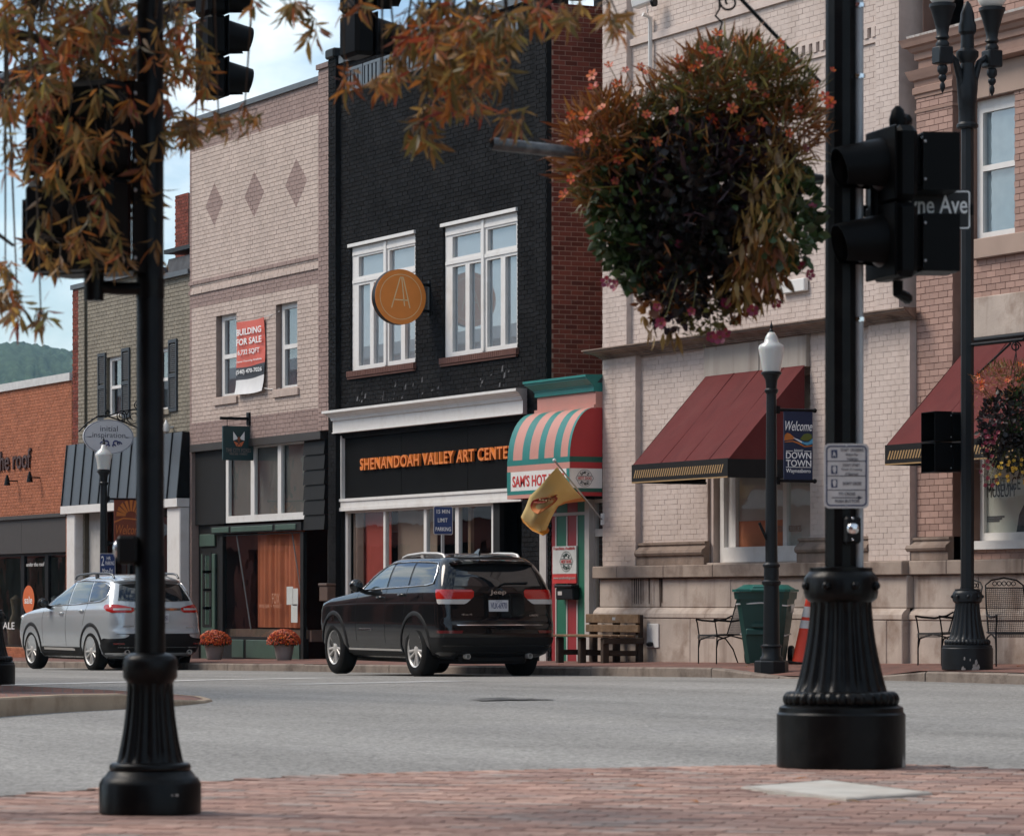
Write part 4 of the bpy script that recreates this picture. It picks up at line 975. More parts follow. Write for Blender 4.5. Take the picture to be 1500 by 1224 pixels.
# round orange blade sign
ds = thing('disc_sign', 'round orange blade sign with a thin letter A, projecting between two white windows', 'sign', at(632, 435, FY))
dx = fx(632) ; dc = at(586.5, 434.8, Dof(586.5, dx)); rad = .472
m_disc = mat('orange_sign_face', (0.80, 0.25, 0.038), .45, var=.04); m_cream = mat('cream_line', (0.85, 0.62, 0.33), .5)
ME = Matrix(((0, 0, 1, dx), (1, 0, 0, dc.y), (0, 1, 0, dc.z), (0, 0, 0, 1)))
dd = M().lathe([(rad, -.14), (rad, -.0)], 56, mtx=ME).obj('drum', m_blackmetal, ds, world=True, smooth=40)
M().lathe([(rad - .002, .002), (rad - .002, .012)], 56, mtx=ME).obj('face', m_disc, dd, world=True, smooth=40)
M().lathe([(rad - .002, -.152), (rad - .002, -.142)], 56, mtx=ME).obj('face', m_disc, dd, world=True, smooth=40)
g = M()
for i in range(56):
    a0_, a1_ = 2 * PI * i / 56, 2 * PI * (i + 1) / 56; r0, r1 = .80 * rad, .822 * rad
    g.quad(*[ME @ Vector((r * math.cos(a), r * math.sin(a), .016)) for r, a in ((r0, a0_), (r1, a0_), (r1, a1_), (r0, a1_))])
def dline(p, q, w=.019):
    p, q = Vector((*p, 0)), Vector((*q, 0)); d = (q - p).normalized(); nn = Vector((-d.y, d.x, 0)) * w / 2
    g.quad(*[ME @ (v * 1 + Vector((0, 0, .016))) for v in (p - nn, q - nn, q + nn, p + nn)])
s_ = rad
dline((-.02 * s_, .70 * s_), (-.36 * s_, -.40 * s_)); dline((.10 * s_, .70 * s_), (.36 * s_, -.40 * s_)); dline((.04 * s_, .70 * s_), (.15 * s_, -.33 * s_)); dline((-.28 * s_, -.10 * s_), (.28 * s_, -.12 * s_)); dline((-.03 * s_, .70 * s_), (.11 * s_, .70 * s_))
g.obj('emblem', m_cream, dd, world=True)
M().box(dx - .09, dx - .03, dc.y + rad - .05, FY - .008, dc.z + .2, dc.z + .25).box(dx - .09, dx - .03, dc.y + rad - .05, FY - .008, dc.z - .25, dc.z - .2).box(dx - .1, dx - .02, FY - .03, FY - .008, dc.z - .3, dc.z + .3).obj('bracket', m_blackmetal, ds, world=True)
# ---- 5 hot dog stand
xa, xb = fx(793), fx(883)
b5 = thing('hot_dog_stand', 'tiny hot dog stand shopfront with teal cornice and a striped barrel awning', 'shop', (xb, FY, road_z(xb) + .16))
m_teal = mat('teal_paint', (0.010, 0.185, 0.165), .45, var=.06, vscale=3, dirt=(0.02, 0.13, 0.115), dscale=4, damount=.5)
m_pink = mat('salmon_paint', (0.52, 0.235, 0.19), .6, var=.06, vscale=3, dirt=(0.45, 0.22, 0.18), dscale=6, damount=.5)
m_cream = MATS['cream_line']
pz1, pz0 = fz(883, 573.5), fz(883, 595)
xs0 = fx(797)
M().box(xs0, xb - .005, FY - .12, FY + .05, pz0 - .02, pz1).obj('fascia', m_pink, b5, world=True)
M().box(xs0 - .05, xb - .005, FY - .15, FY - .12, pz0 - .03, pz0 + .03).obj('moulding', m_pink, b5, world=True)
ct1 = fz(884, 549)
prof = [(.12, 0), (.155, .02), (.155, .30), (.17, .33), (.17, .40), (.19, .44), (.235, .60), (.27, .72), (.285, .74), (.285, .84), (.31, .86), (.31, 1.0), (-.1, 1.04), (-.1, 0)]
g = M(); n = len(prof); vs = []
for xx, sg in ((xs0, -1), (xb - .004, .15)):
    for d, h_ in prof: vs.append((xx + sg * max(d - .12, 0) * .8, FY - d, pz1 + .002 + h_ * (ct1 - pz1)))
g.add(vs, [(i, (i + 1) % n, (i + 1) % n + n, i + n)[::-1] for i in range(n)] + [tuple(range(n)), tuple(range(2 * n - 1, n - 1, -1))])
g.obj('cornice', m_teal, b5, world=True)
M().box(xs0 - .15, xb, FY - .1, FY + 6, ct1 - .12, ct1 + .0).obj('roof', m_tar, b5, world=True)
# barrel awning
ar = xb - .01; AD = Dof(834.7, ar); al = at(743.5, 700, AD).x
zt_, zs_ = fz(870, 598), at(834.7, 668, AD).z
zb_ = at(743.5, 731, AD).z
NST = 9
dep = FY - .13 - AD
arc = []
for i in range(11):
    t = i / 10 * PI / 2
    arc.append((FY - .13 - dep * math.sin(t), zs_ + (zt_ - zs_) * math.cos(t)))
m_st = [m_teal, m_pink]
# even stripes laid edge to edge
ed = [0, .09, .24, .36, .50, .60, .745, .855, .965, 1.0]
COLS = ['t', 'p', 't', 'p', 't', 'p', 't', 'p', 't']
aw = None
for k, cc in enumerate(COLS):
    p, q = al + (ar - al) * ed[k], al + (ar - al) * ed[k + 1]; g = M(); vs = []
    for (y, z) in arc: vs += [(p, y, z), (q, y, z), (p, y + .012, z - .012), (q, y + .012, z - .012)]
    g.add(vs, [f for i in range(10) for f in ((i * 4, i * 4 + 4, i * 4 + 5, i * 4 + 1), (i * 4 + 2, i * 4 + 3, i * 4 + 7, i * 4 + 6))])
    o = g.obj('awning' if aw is None else 'awning_stripe', m_teal if cc == 't' else m_pink, b5 if aw is None else aw, world=True, smooth=60)
    if aw is None: aw = o
m_sred = mat('awning_red', (0.40, 0.022, 0.025), .5, var=.05, vscale=3)
m_fgreen2 = mat('awning_dark_green', (0.01, 0.085, 0.06), .5, var=.05)
for xx in (ar + .004, al - .004):
    g = M(); pl = [(xx, FY - .005, arc[0][1])] + [(xx, y, z) for y, z in arc] + [(xx, FY - .005, zs_)]
    g.add(pl, [tuple(range(len(pl)))]); g.obj('awning_side', m_sred, aw, world=True)
hv = zs_ - zb_
bands = [(.86, 1.0, m_teal, m_fgreen2), (.70, .86, m_pink, m_sred), (.20, .70, m_white, m_white), (.10, .20, m_teal, m_fgreen2), (0, .10, m_pink, m_sred)]
for i, (f0, f1, mf, ms) in enumerate(bands):
    g = M(); z0, z1 = zb_ + hv * f0, zb_ + hv * f1
    g.box(al, ar, AD - .006, AD + .006, z0, z1 - .001, 0); g.box(ar - .006, ar + .006, AD + .007, FY - .01, z0, z1 - .001, 1); g.box(al - .006, al + .006, AD + .007, FY - .01, z0, z1 - .001, 1)
    g.obj('valance', [mf, ms], aw, world=True)
for a, c in ((al, al + .13), (ar - .10, ar - .0)):
    M().box(a, c, AD - .010, AD - .0065, zb_ + hv * .2, zb_ + hv * .70).obj('valance_border', m_teal, aw, world=True)
m_signred = mat('sign_red_paint', (0.50, 0.03, 0.025), .5, var=.1)
tx0 = al + .2; text_fit("SAM'S HOT DOG", (ar - al) * .83, hv * .30, frame((tx0, AD - .008, zb_ + hv * .30), (1, 0, 0)), m_signred, aw, bold=.022, depth=.003, world=True)
def roundel(cx_fn, r, parent, m_out, m_in, mx_):
    """the stand's round emblem: ring, band and lettering, in the plane of matrix mx_ (centre at origin)"""
    g = M(); n = 40
    for i in range(n):
        a0_, a1_ = 2 * PI * i / n, 2 * PI * (i + 1) / n
        am = (a0_ + a1_) / 2
        if abs(math.sin(am)) < .28: continue
        g.quad(*[mx_ @ Vector((rr * math.cos(a), rr * math.sin(a), .003)) for rr, a in ((r * .955, a0_), (r, a0_), (r, a1_), (r * .955, a1_))])
    for sg in (1, -1):
        for pa, pb in (((-.98, .27), (.98, .27)), ((-1.13, 0), (-.98, .27)), ((.98, .27), (1.13, 0))):
            p, q = Vector((pa[0] * r, pa[1] * sg * r, .003)), Vector((pb[0] * r, pb[1] * sg * r, .003)); d = (q - p).normalized(); nn = Vector((-d.y, d.x, 0)) * r * .025
            g.quad(*[mx_ @ v for v in ((p - nn, q - nn, q + nn, p + nn) if True else ())])
    g.obj('emblem', m_out, parent, world=True)
    text_fit('HOT DOG', r * 1.75, r * .34, mx_ @ Matrix.Translation((-r * .875, -r * .17, .002)), m_in, parent, bold=.02, depth=.003, world=True)
    for word, a_mid, flip in (("SAM'S", PI / 2, 1), ('STAND', -PI / 2, -1)):
        for i, chh in enumerate(word):
            off = (i - (len(word) - 1) / 2) * .36; a = a_mid - off * flip
            m_ = mx_ @ Matrix.Translation((r * .66 * math.cos(a), r * .66 * math.sin(a), .002)) @ Matrix.Rotation(a - a_mid, 4, 'Z')
            w = .1 if chh == "'" else .25; hh = .12 if chh == "'" else .36
            text_fit(chh, r * w, r * hh, m_ @ Matrix.Translation((-r * w / 2, -r * .18 + (r * .24 if chh == "'" else 0), 0)), m_out, parent, bold=.02, depth=.003, world=True)
m_blkp = mat('sign_black_paint', (0.015, 0.015, 0.018), .5)
rc = Vector((ar + .0065, (AD + FY) / 2 - .03, zb_ + hv * .45))
roundel(None, hv * .22, aw, m_blkp, m_signred, frame(rc, (0, 1, 0)))
# shopfront: striped panelling, sign, glass
zd1, zd0 = fz(830, 733), fz(830, 969)
m_stred = mat('stripe_red', (0.27, 0.018, 0.022), .5, var=.08, vscale=2); m_stgrn = mat('stripe_green', (0.012, 0.125, 0.07), .5, var=.08, vscale=2)
m_jamb = mat('greyed_white_jamb', (0.46, 0.43, 0.40), .6, var=.08)
M().box(fx(793.5), fx(803), FY - .04, FY + .12, GZ, zd1).obj('door_jamb', m_jamb, b5, world=True)
for i, (a, c, m) in enumerate(((803, 815, m_stred), (815, 831, m_stgrn), (831, 846, m_stred), (846, 860.5, m_stgrn))):
    M().box(fx(a) + .006, fx(c) - .006, FY + .0, FY + .08, zd0, zd1).obj('striped_panel', m, b5, world=True)
M().box(fx(803), fx(860), FY - .015, FY - .002, fz(830, 755), fz(830, 750.5)).obj('rail', m_jamb, b5, world=True)
for px in (815, 831, 846): M().box(fx(px) - .02, fx(px) + .02, FY - .01, FY - .001, zd0, fz(830, 756)).obj('batten', m_jamb, b5, world=True)
M().box(fx(860.5), fx(867), FY - .05, FY + .12, GZ, zd1).obj('door_jamb', m_jamb, b5, world=True)
window(b5, fx(867), fx(883), GZ + .5, zd1, FY + .04, [(.08, .95, .04, .80), (.08, .95, .84, .98)], m_jamb, m_glass, name='side_window')
M().box(fx(793), xb, FY + 1.6, FY + 1.7, GZ, zd1 + .1).box(xs0, xb, FY + .05, FY + .2, zd1 + .01, ct1 - .15).obj('back_wall', m_intdark, b5, world=True)
sb = M().box(fx(812.3), fx(847), FY - .035, FY - .016, fz(830, 840), fz(830, 799.5), 0).box(fx(812.3), fx(847), FY - .036, FY - .017, fz(830, 854), fz(830, 840.3), 1)
sb = sb.obj('notice_board', [mat('notice_white', (0.55, 0.55, 0.52), .6), m_signred], b5, world=True)
pcx = at(829.5, 822, FY - .037)
roundel(None, (fz(830, 806) - fz(830, 837)) / 2 * .96, sb, mat('emblem_dark_green', (0.02, 0.05, 0.035), .5), m_signred, Matrix.Translation(Vector()) @ frame((pcx.x, FY - .037, pcx.z), (1, 0, 0)) @ Matrix.Diagonal((1.3, 1, 1, 1)))
text_fit('Franchises Available', fx(845) - fx(814), .05, frame((fx(814), FY - .037, fz(830, 805)), (1, 0, 0)), m_signred, sb, depth=.003, world=True)
text_fit('www.samshotdogs.com', fx(846) - fx(814), .055, frame((fx(814), FY - .038, fz(830, 849)), (1, 0, 0)), m_jamb, sb, depth=.003, world=True)
mb = thing('mailbox', 'black wall mailbox under the notice board on the red and green striped door', 'mailbox', at(838, 878, FY - .1))
a, c = fx(825.5), fx(850.5); z0, z1 = fz(838, 878), fz(838, 859)
M().bbox(a, c, FY - .14, FY - .018, z0, z1 - .02, .015).obj('box', m_blackmetal, mb, world=True)
M().bbox(a - .01, c + .01, FY - .17, FY - .018, z1 - .018, z1 + .03, .015).obj('lid', m_blackmetal, mb, world=True)
M().box(fx(829), fx(835), FY - .144, FY - .141, (z0 + z1) / 2 - .03, (z0 + z1) / 2 + .03).obj('number_plate', m_jamb, mb, world=True)
# flag on a slanting pole
fl = thing('flag', 'yellow flag with a hot dog drawing on a slanting pole before the striped stand', 'flag', at(884, 758, FY - .05))
P0, P1 = at(881, 760, FY - .03), at(812, 674, FY - 1.55)
M().tube([P0, P1], .013, 8).obj('pole', m_steel, fl, world=True, smooth=50)
M().box(P0.x - .05, P0.x + .05, FY - .02, FY + .03, P0.z - .09, P0.z + .09).sphere(P1, .03, 8, 6).obj('bracket', m_white, fl, world=True)
def fpt(px, py, d): return at(px, py, FY - d)
top = [fpt(816, 684, 1.45), fpt(828, 699, 1.2), fpt(840, 715, .95), fpt(851, 727, .72), fpt(858, 734, .55)]     # along the pole
rowsF = [[(816, 684, 1.45), (829, 700, 1.2), (841, 716, .95), (851, 727, .72), (858, 734, .55)],
         [(803, 698, 1.50), (817, 712, 1.30), (832, 722, 1.05), (841, 729, .78), (846, 735, .60)],
         [(789, 714, 1.52), (806, 728, 1.38), (818, 733, 1.12), (826, 734, .85), (829, 737, .66)],
         [(776, 726, 1.50), (792, 744, 1.40), (806, 748, 1.28), (815, 742, .98), (818, 741, .75)],
         [(770, 742, 1.46), (784, 760, 1.42), (798, 765, 1.25), (808, 758, 1.02), (811, 752, .8)],
         [(763, 757, 1.44), (776, 771, 1.36), (790, 779, 1.30), (800, 776, 1.12), (802, 770, .85)],
         [(766, 765, 1.42), (780, 777, 1.38), (796, 784, 1.30), (803, 780, 1.1), (805, 777, .9)]]
def bil(r_, c_):
    i, j = min(int(r_), len(rowsF) - 2), min(int(c_), 3); a_, b_ = r_ - i, c_ - j
    A, B_, Cc, Dd = [Vector(v) for v in (rowsF[i][j], rowsF[i][j + 1], rowsF[i + 1][j], rowsF[i + 1][j + 1])]
    v = (A * (1 - b_) + B_ * b_) * (1 - a_) + (Cc * (1 - b_) + Dd * b_) * a_
    return fpt(*v)
g = M(); nr, nc = 24, 16; vs = []
for i in range(nr + 1):
    for j in range(nc + 1): vs.append(bil(i / nr * 6, j / nc * 4))
fs = []; mi = []
for i in range(nr):
    for j in range(nc):
        a_ = i * (nc + 1) + j; g.f.append((a_, a_ + nc + 1, a_ + nc + 2, a_ + 1))
        g.mi.append(1 if (i >= nr - 4 or j >= nc - 3) else 0)
g.v = vs
m_fy = leaf_mat('flag_yellow', (0.72, 0.56, 0.25), .3, .03); m_fo2 = leaf_mat('flag_orange', (0.68, 0.30, 0.04), .3, .03)
cl = g.obj('cloth', [m_fy, m_fo2], fl, world=True, smooth=80)
sol = cl.modifiers.new('thickness', 'SOLIDIFY'); sol.thickness = .004
def fdraw(poly, m, lift):
    g = M(); pts = []
    for r_, c_ in poly:
        p = bil(r_, c_); pts.append(p + Vector((C_, -S_, 0)) * (.03 + lift * 1.5))
    cenp = sum(pts, Vector()) / len(pts); g.add([cenp] + pts, [(0, i + 1, (i + 1) % len(pts) + 1) for i in range(len(pts))]); g.obj('emblem', m, cl, world=True)
m_hd = mat('hot_dog_red', (0.42, 0.04, 0.02), .6); m_bun = mat('hot_dog_bun', (0.62, 0.20, 0.05), .6)
def fl_ell(cr_, cc_, ra, rb, rot, n=20): return [(cr_ + ra * math.cos(2 * PI * i / n) * math.cos(rot) - rb * math.sin(2 * PI * i / n) * math.sin(rot), cc_ + ra * math.cos(2 * PI * i / n) * math.sin(rot) + rb * math.sin(2 * PI * i / n) * math.cos(rot)) for i in range(n)]
fdraw(fl_ell(2.75, 1.05, 1.15, .52, -.62), m_hd, .000); fdraw(fl_ell(2.85, 1.08, 1.02, .40, -.62), m_bun, .006)
fdraw(fl_ell(2.35, .92, .95, .13, -.62), m_hd, .010)
for k in range(5): fdraw(fl_ell(2.62 - k * .13 + .0, .60 + k * .17, .06, .06, 0, 8), m_cream, .014)

# ---- 6 cream bank
xa, xb = fx(883), fx(1333)
b6 = thing('cream_bank_building', 'cream painted brick bank building with stone plinth, long cornice and maroon awning', 'building', (xb, FY, road_z(xb) + .16))
m_cb = mat('cream_painted_brick', (0.575, 0.478, 0.425), .75, var=.06, vscale=1.2, island=.05, bump=.15, bscale=60, streak=(0.36, 0.28, 0.235), streak_amt=.55, dirt=(0.47, 0.38, 0.33), dscale=.9, damount=.6)
m_cm = mat('cream_mortar', (0.52, 0.43, 0.385), .9)
m_stone = mat('stained_limestone', (0.46, 0.385, 0.33), .85, var=.12, vscale=2.5, bump=.2, bscale=30, streak=(0.15, 0.10, 0.08), streak_amt=.9, dirt=(0.24, 0.17, 0.13), dscale=1.6, damount=.85)
m_ledge = mat('sooty_ledge_stone', (0.33, 0.265, 0.22), .88, var=.18, vscale=3, bump=.2, streak=(0.11, 0.075, 0.06), streak_amt=.9, dirt=(0.17, 0.12, 0.095), dscale=1.8, damount=.85)
m_dstone = mat('dark_weathered_stone', (0.235, 0.175, 0.14), .88, var=.2, vscale=3, bump=.3, bscale=30, streak=(0.08, 0.055, 0.045), streak_amt=.85, dirt=(0.36, 0.30, 0.26), dscale=2, damount=.5)
zle1, zle0, zmo, zmb = fz(1000, 827), fz(1000, 846), fz(1000, 889.5), fz(1000, 905)
zco1, zco0 = fz(883, 513, FY - .2), fz(883, 527)
ztop = 12.6
def bwall(p, a0, a1, z0, z1, D, holes=()):
    slab_holes(M(), a0, a1, z0, z1, list(holes), mapS(D), -(FY + .4 - D), 0).obj('wall', m_cm, p, world=True)
    brick_courses(M(), a0, a1, z0, z1, list(holes), mapS(D), .205, .076, .007, .0045).obj('brickwork', m_cb, p, world=True, kind='stuff')
RP = .10
# lower storey
bwall(b6, xa, fx(931), zle1, zco0, FY)
bwall(b6, fx(931), fx(1028), zle1, zco0, FY + RP)
lint0 = fz(1035, 553)
bwall(b6, fx(1178), fx(1272.5), zle1, zco0, FY + RP)
bwall(b6, fx(1272.5), xb, zle1, zco0, FY)
# window bay
wx0, wx1 = fx(1028), fx(1178)
M().box(wx0, wx0 + .10, FY + .14, FY + .4, zle1, lint0).obj('reveal', m_cm, b6, world=True)
wz0 = fz(1045, 814, FY + .3)
for i in range(2):
    a = wx0 + (wx1 - wx0) * (0, .555)[i]; c = wx0 + (wx1 - wx0) * (.55, 1)[i]
    M().bbox(a + .004, c - .004, FY + .03, FY + .4, lint0, zco0 - .002, .01).obj('lintel_stone', mat('grey_stained_panel', (0.40, 0.355, 0.31), .8, var=.12, vscale=2, streak=(0.17, 0.13, 0.11), streak_amt=.85), b6, world=True)
ww = window(b6, fx(1041), wx1, wz0 - .1, lint0, FY + .28, [(.09, .60, .035, .97), (.64, .985, .035, .97)], m_white, m_glass, name='display_window', dep=.1)
M().box(fx(1041) - .12, fx(1041), FY + .22, FY + .4, zle1, lint0).obj('mullion', m_white, ww, world=True)
M().box(fx(1044), wx1, FY + .18, FY + .27, wz0 - .1, wz0 + .12).obj('sill', m_white, ww, world=True)
M().box(fx(1041) + .02, wx1 - .01, FY + .345, FY + .355, wz0 - .05, lint0 - .02).obj('blind', mat('greige_blind', (0.66, 0.59, 0.55), .85, var=.05), ww, world=True)
M().box(fx(1052), fx(1119), FY + .336, FY + .343, wz0 - .05, fz(1080, 762)).obj('display_board', mat('terracotta_board', (0.80, 0.27, 0.14), .8, var=.06), ww, world=True)
text_fit('HISTORICAL RESOURCES', .75, .09, frame((fx(1108), FY + .311, fz(1110, 779)), (1, 0, 0)), mat('faded_lettering', (0.30, 0.2, 0.16), .7), ww, depth=.003, world=True)
M().box(wx0, wx1, FY + .05, FY + .4, zle1 - .001, wz0 - .105).obj('sill_stone', m_stone, b6, world=True)
# torus bases under the recessed panels
def torus_base(p, a, c, D, z0, z1):
    h = z1 - z0; prof = [(0, 0), (.09, 0), (.09, .33), (.085, .36), (.12, .42), (.135, .52), (.12, .64), (.085, .70), (.075, .74), (.055, .80), (.055, .86), (.075, .88), (.075, .98), (0, 1.0)]
    n = len(prof); vs = []
    for xx, sg in ((a, 1), (c, -1)):
        for d, hh in prof: vs.append((xx + 0 * sg * d, D - d, z0 + h * hh))
    M().add(vs, [(i, (i + 1) % n, (i + 1) % n + n, i + n)[::-1] for i in range(n)] + [tuple(range(n)), tuple(range(2 * n - 1, n - 1, -1))]).obj('base_moulding', m_dstone, p, world=True)
zt1 = fz(985, 793, FY)
torus_base(b6, fx(931) + .01, fx(1030), FY + RP, zle1 + .002, zt1); torus_base(b6, fx(1166), fx(1272.5) - .01, FY + RP, zle1 + .002, zt1)
# cornice band, moulded, in lengths
prof = [(-.05, 0), (.025, 0), (.025, .12), (.055, .14), (.055, .28), (.09, .32), (.09, .40), (.14, .46), (.14, .52), (.2, .62), (.245, .72), (.245, .86), (.275, .88), (.275, 1.0), (-.05, 1.1)]
n = len(prof); seg = np.linspace(xa - .0, fx(1338), 8)
for i in range(7):
    vs = []
    for xx, e in ((seg[i] + .003, -1 if i == 0 else 0), (seg[i + 1] - .003, 1 if i == 6 else 0)):
        for d, hh in prof: vs.append((xx + e * max(d, 0) * .75, FY - d, zco0 + hh * (zco1 - zco0) * 1.25))
    M().add(vs, [(k, (k + 1) % n, (k + 1) % n + n, k + n)[::-1] for k in range(n)] + [tuple(range(n)), tuple(range(2 * n - 1, n - 1, -1))]).obj('cornice', m_dstone, b6, world=True)
# upper storey
zu = zco1 + .06
bwall(b6, xa, fx(918), zu, ztop, FY)
bwall(b6, fx(918), fx(1283), zu, ztop, FY + .09)
bwall(b6, fx(1283), fx(1317), zu, ztop, FY)
# corbelled dentil course and grooves on the upper panel
zde = fz(1065, 101)
M().box(fx(918), fx(1283), FY + .055, FY + .08, zde - .16, zde - .09).obj('string_course', m_cb, b6, world=True)
xx = fx(920); 
de = M()
while xx < fx(1281):
    de.box(xx, xx + .10, FY + .035, FY + .08, zde - .085, zde + .05); xx += .20
de.obj('dentil', m_cb, b6, world=True, kind='stuff')
M().box(fx(918), fx(1283), FY + .05, FY + .08, zde + .053, zde + .12).obj('string_course', m_cb, b6, world=True)
zg = fz(1065, 25); M().box(fx(918), fx(1283), FY + .04, FY + .08, zg, zg + .10).obj('string_course', m_cb, b6, world=True)
p = at(1164, 419, FY + .05); M().bbox(p.x - .35, p.x + .35, FY + .0, FY + .075, p.z - .09, p.z + .09, .01).obj('vent_plate', m_white, b6, world=True)
# stone plinth in blocks
def blocks(p, name, a0, a1, z0, z1, D0, D1, m, L_, off=0.0):
    x = a0; first = True
    while x < a1 - .05:
        q = min(x + (L_ * (.5 + off) if first else L_ * random.uniform(.9, 1.1)), a1); first = False
        if a1 - q < .4: q = a1
        M().bbox(x + .004, q - .004, D0 + random.uniform(-.003, .003), D1, z0 + .003, z1 - .003, .012).obj(name, m, p, world=True); x = q
blocks(b6, 'ledge_stone', xa - .12, xb, zle0, zle1, FY - .13, FY + .4, m_ledge, 1.7)
blocks(b6, 'plinth_stone', xa - .02, xb, zmo, zle0, FY - .045, FY + .4, m_stone, 2.3, .3)
blocks(b6, 'plinth_stone', xa - .10, xb, GZ, zmb, FY - .12, FY + .4, m_stone, 1.9, .1)
prof = [(0, 0), (.12, 0), (.13, .08), (.125, .45), (.10, .7), (.06, .9), (.045, 1.0), (0, 1.0)]; n = len(prof)
seg = np.linspace(xa - .10, xb, 6)
for i in range(5):
    vs = [(xx, FY - d, zmb + hh * (zmo - zmb)) for xx in (seg[i] + .004, seg[i + 1] - .004) for d, hh in prof]
    M().add(vs, [(k, (k + 1) % n, (k + 1) % n + n, k + n)[::-1] for k in range(n)] + [tuple(range(n)), tuple(range(2 * n - 1, n - 1, -1))]).obj('plinth_moulding', m_stone, b6, world=True)
b = M(); b.box(xa, xa + .25, FY + .4, FY + 16, GZ, ztop); b.box(xa + .25, xb, FY + 15.7, FY + 16, GZ, ztop); b.obj('side_wall', m_cm, b6, world=True)
slab_holes(M(), FY + .5, FY + 15.7, zde, ztop, [], lambda a, c, d: (xa - d, a, c), -.003, .0).obj('side_panel', m_cb, b6, world=True)
M().box(xa + .25, xb - .02, FY + .4, FY + 15.6, ztop - .8, ztop - .5).obj('roof', m_tar, b6, world=True)
M().box(xa + .25, xb - .02, FY + .4, FY + 15.6, zco0, zco0 + .25).obj('floor', m_int, b6, world=True)
M().box(xa + .25, xb - .02, FY + 1.2, FY + 1.3, GZ, zco0).obj('shop_interior', m_int, b6, world=True)

# maroon awnings
m_mar = mat('maroon_canvas', (0.112, 0.024, 0.023), .8, spec=.12, var=.10, vscale=2.5, streak=(0.078, 0.018, 0.018), streak_amt=.6, dirt=(0.13, 0.04, 0.037), dscale=1.3, damount=.5)
m_blkc = mat('black_canvas', (0.012, 0.011, 0.011), .7); m_gold = mat('gold_trim', (0.34, 0.21, 0.09), .55)
def maroon_awning(label, x0, x1, zt, D0, D1, zb, vh):
    r = thing('maroon_awning', label, 'awning', (x0, D0, zb), group=None)
    g = M(); nseg = 12; vs = []
    for i in range(nseg + 1):
        t = i / nseg
        for j in range(9):
            s = j / 8; sagg = .02 * math.sin(PI * s) * (0.6 + .4 * math.sin(t * 20))
            vs.append((x0 + (x1 - x0) * t, D0 + (D1 - D0) * s, zt + (zb - zt) * s - sagg))
    k = len(vs); vs += [(x, y + .008, z - .012) for x, y, z in vs]
    for i in range(nseg):
        for j in range(8):
            a_ = i * 9 + j; q = (a_, a_ + 1, a_ + 10, a_ + 9); g.f.append(q); g.mi.append(0); g.f.append(tuple(v + k for v in q[::-1])); g.mi.append(0)
    g.v = vs; cv = g.obj('canvas', m_mar, r, world=True, smooth=50)
    for t in (.3, .55, .8):
        xx = x0 + (x1 - x0) * t; M().tube([(xx, D0 - .004, zt - .002), (xx, (D0 + D1) / 2, (zt + zb) / 2 - .022), (xx, D1 - .002, zb - .003)], .010, 6).obj('seam', m_mar, cv, world=True)
    for xx in (x0, x1):
        e = -.004 if xx == x0 else .004
        M().add([(xx + e, D0, zt), (xx + e, D1, zb), (xx + e, D0, zb)], [(0, 1, 2)]).obj('side_canvas', m_mar, cv, world=True)
        M().box(min(xx, xx + e), max(xx, xx + e) + .004, D1, D0, zb - vh, zb).obj('side_valance', m_blkc, cv, world=True)
    va = M().box(x0 - .004, x1 + .004, D1 - .012, D1 - .001, zb - vh, zb + .01).obj('valance', m_blkc, r, world=True)
    g = M(); xx = x0 + .06; w = .034
    while xx < x1 - .15:
        g.quad((xx, D1 - .015, zb - vh * .72), (xx + w, D1 - .015, zb - vh * .72), (xx + w + .06, D1 - .015, zb - vh * .28), (xx + .06, D1 - .015, zb - vh * .28)); xx += .068
    g.box(x0, x1, D1 - .014, D1 - .0125, zb - vh, zb - vh * .93)
    g.obj('gold_stripes', m_gold, va, world=True)
    fr_ = M()
    for xx in (x0 + .02, x1 - .02):
        fr_.tube([(xx, D0, zb - vh + .02), (xx, D1 + .02, zb - vh + .02)], .014, 6); fr_.tube([(xx, D0, zt - .03), (xx, D1 + .02, zb - vh + .03)], .014, 6)
    fr_.tube([(x0, D1 + .02, zb - vh + .02), (x1, D1 + .02, zb - vh + .02)], .014, 6); fr_.obj('frame', m_blackmetal, r, world=True)
    return r
aD0 = FY + .01
xl_, xr_ = fx(1033), fx(1177.5); aD1 = Dof(1067, xr_)
maroon_awning('maroon canvas awning with gold striped valance over the display window with a terracotta board', xl_, xr_, lint0 + .02, aD0, aD1, at(1067, 671.6, aD1).z, .26)
# outlet plate and water stains' source pipe on the plinth
o = thing('wall_plate', 'white metal cover plate with a spigot on the stone plinth by the bench', 'wall plate', at(957, 948, FY - .14))
a, c = fx(949, FY - .12), fx(966, FY - .12)
M().bbox(a, c, FY - .14, FY - .122, fz(957, 948, FY - .12), fz(957, 913, FY - .12), .006).obj('plate', m_white, o, world=True)
p = at(955, 943, FY - .15); M().lathe([(.035, 0), (.035, .06), (.02, .09)], 10, mtx=Matrix.Translation(p) @ Matrix.Rotation(PI / 2, 4, 'X')).obj('spigot', m_blackmetal, o, world=True)
# rain-stain runs on the plinth: dark drips
m_drip = mat('dark_drip_stain', (0.07, 0.05, 0.04), .9, var=.3, vscale=12)
g = M()
for px, l, w in ((926, 38, .012), (929.5, 36, .02), (932.5, 36, .02), (935.5, 36, .018), (939, 36, .022), (942, 34, .014), (951, 36, .025), (967.5, 40, .05), (969.5, 34, .03)):
    x = fx(px, FY - .05); z1 = zle0 - .004; z0 = fz(px, 848 + l, FY - .05)
    g.add([(x - w, FY - .052, z1), (x + w, FY - .052, z1), (x + w * .5, FY - .052, z0), (x - w * .5, FY - .052, z0)], [(3, 2, 1, 0)])
g.obj('drip_stain', m_drip, b6, world=True, kind='stuff')
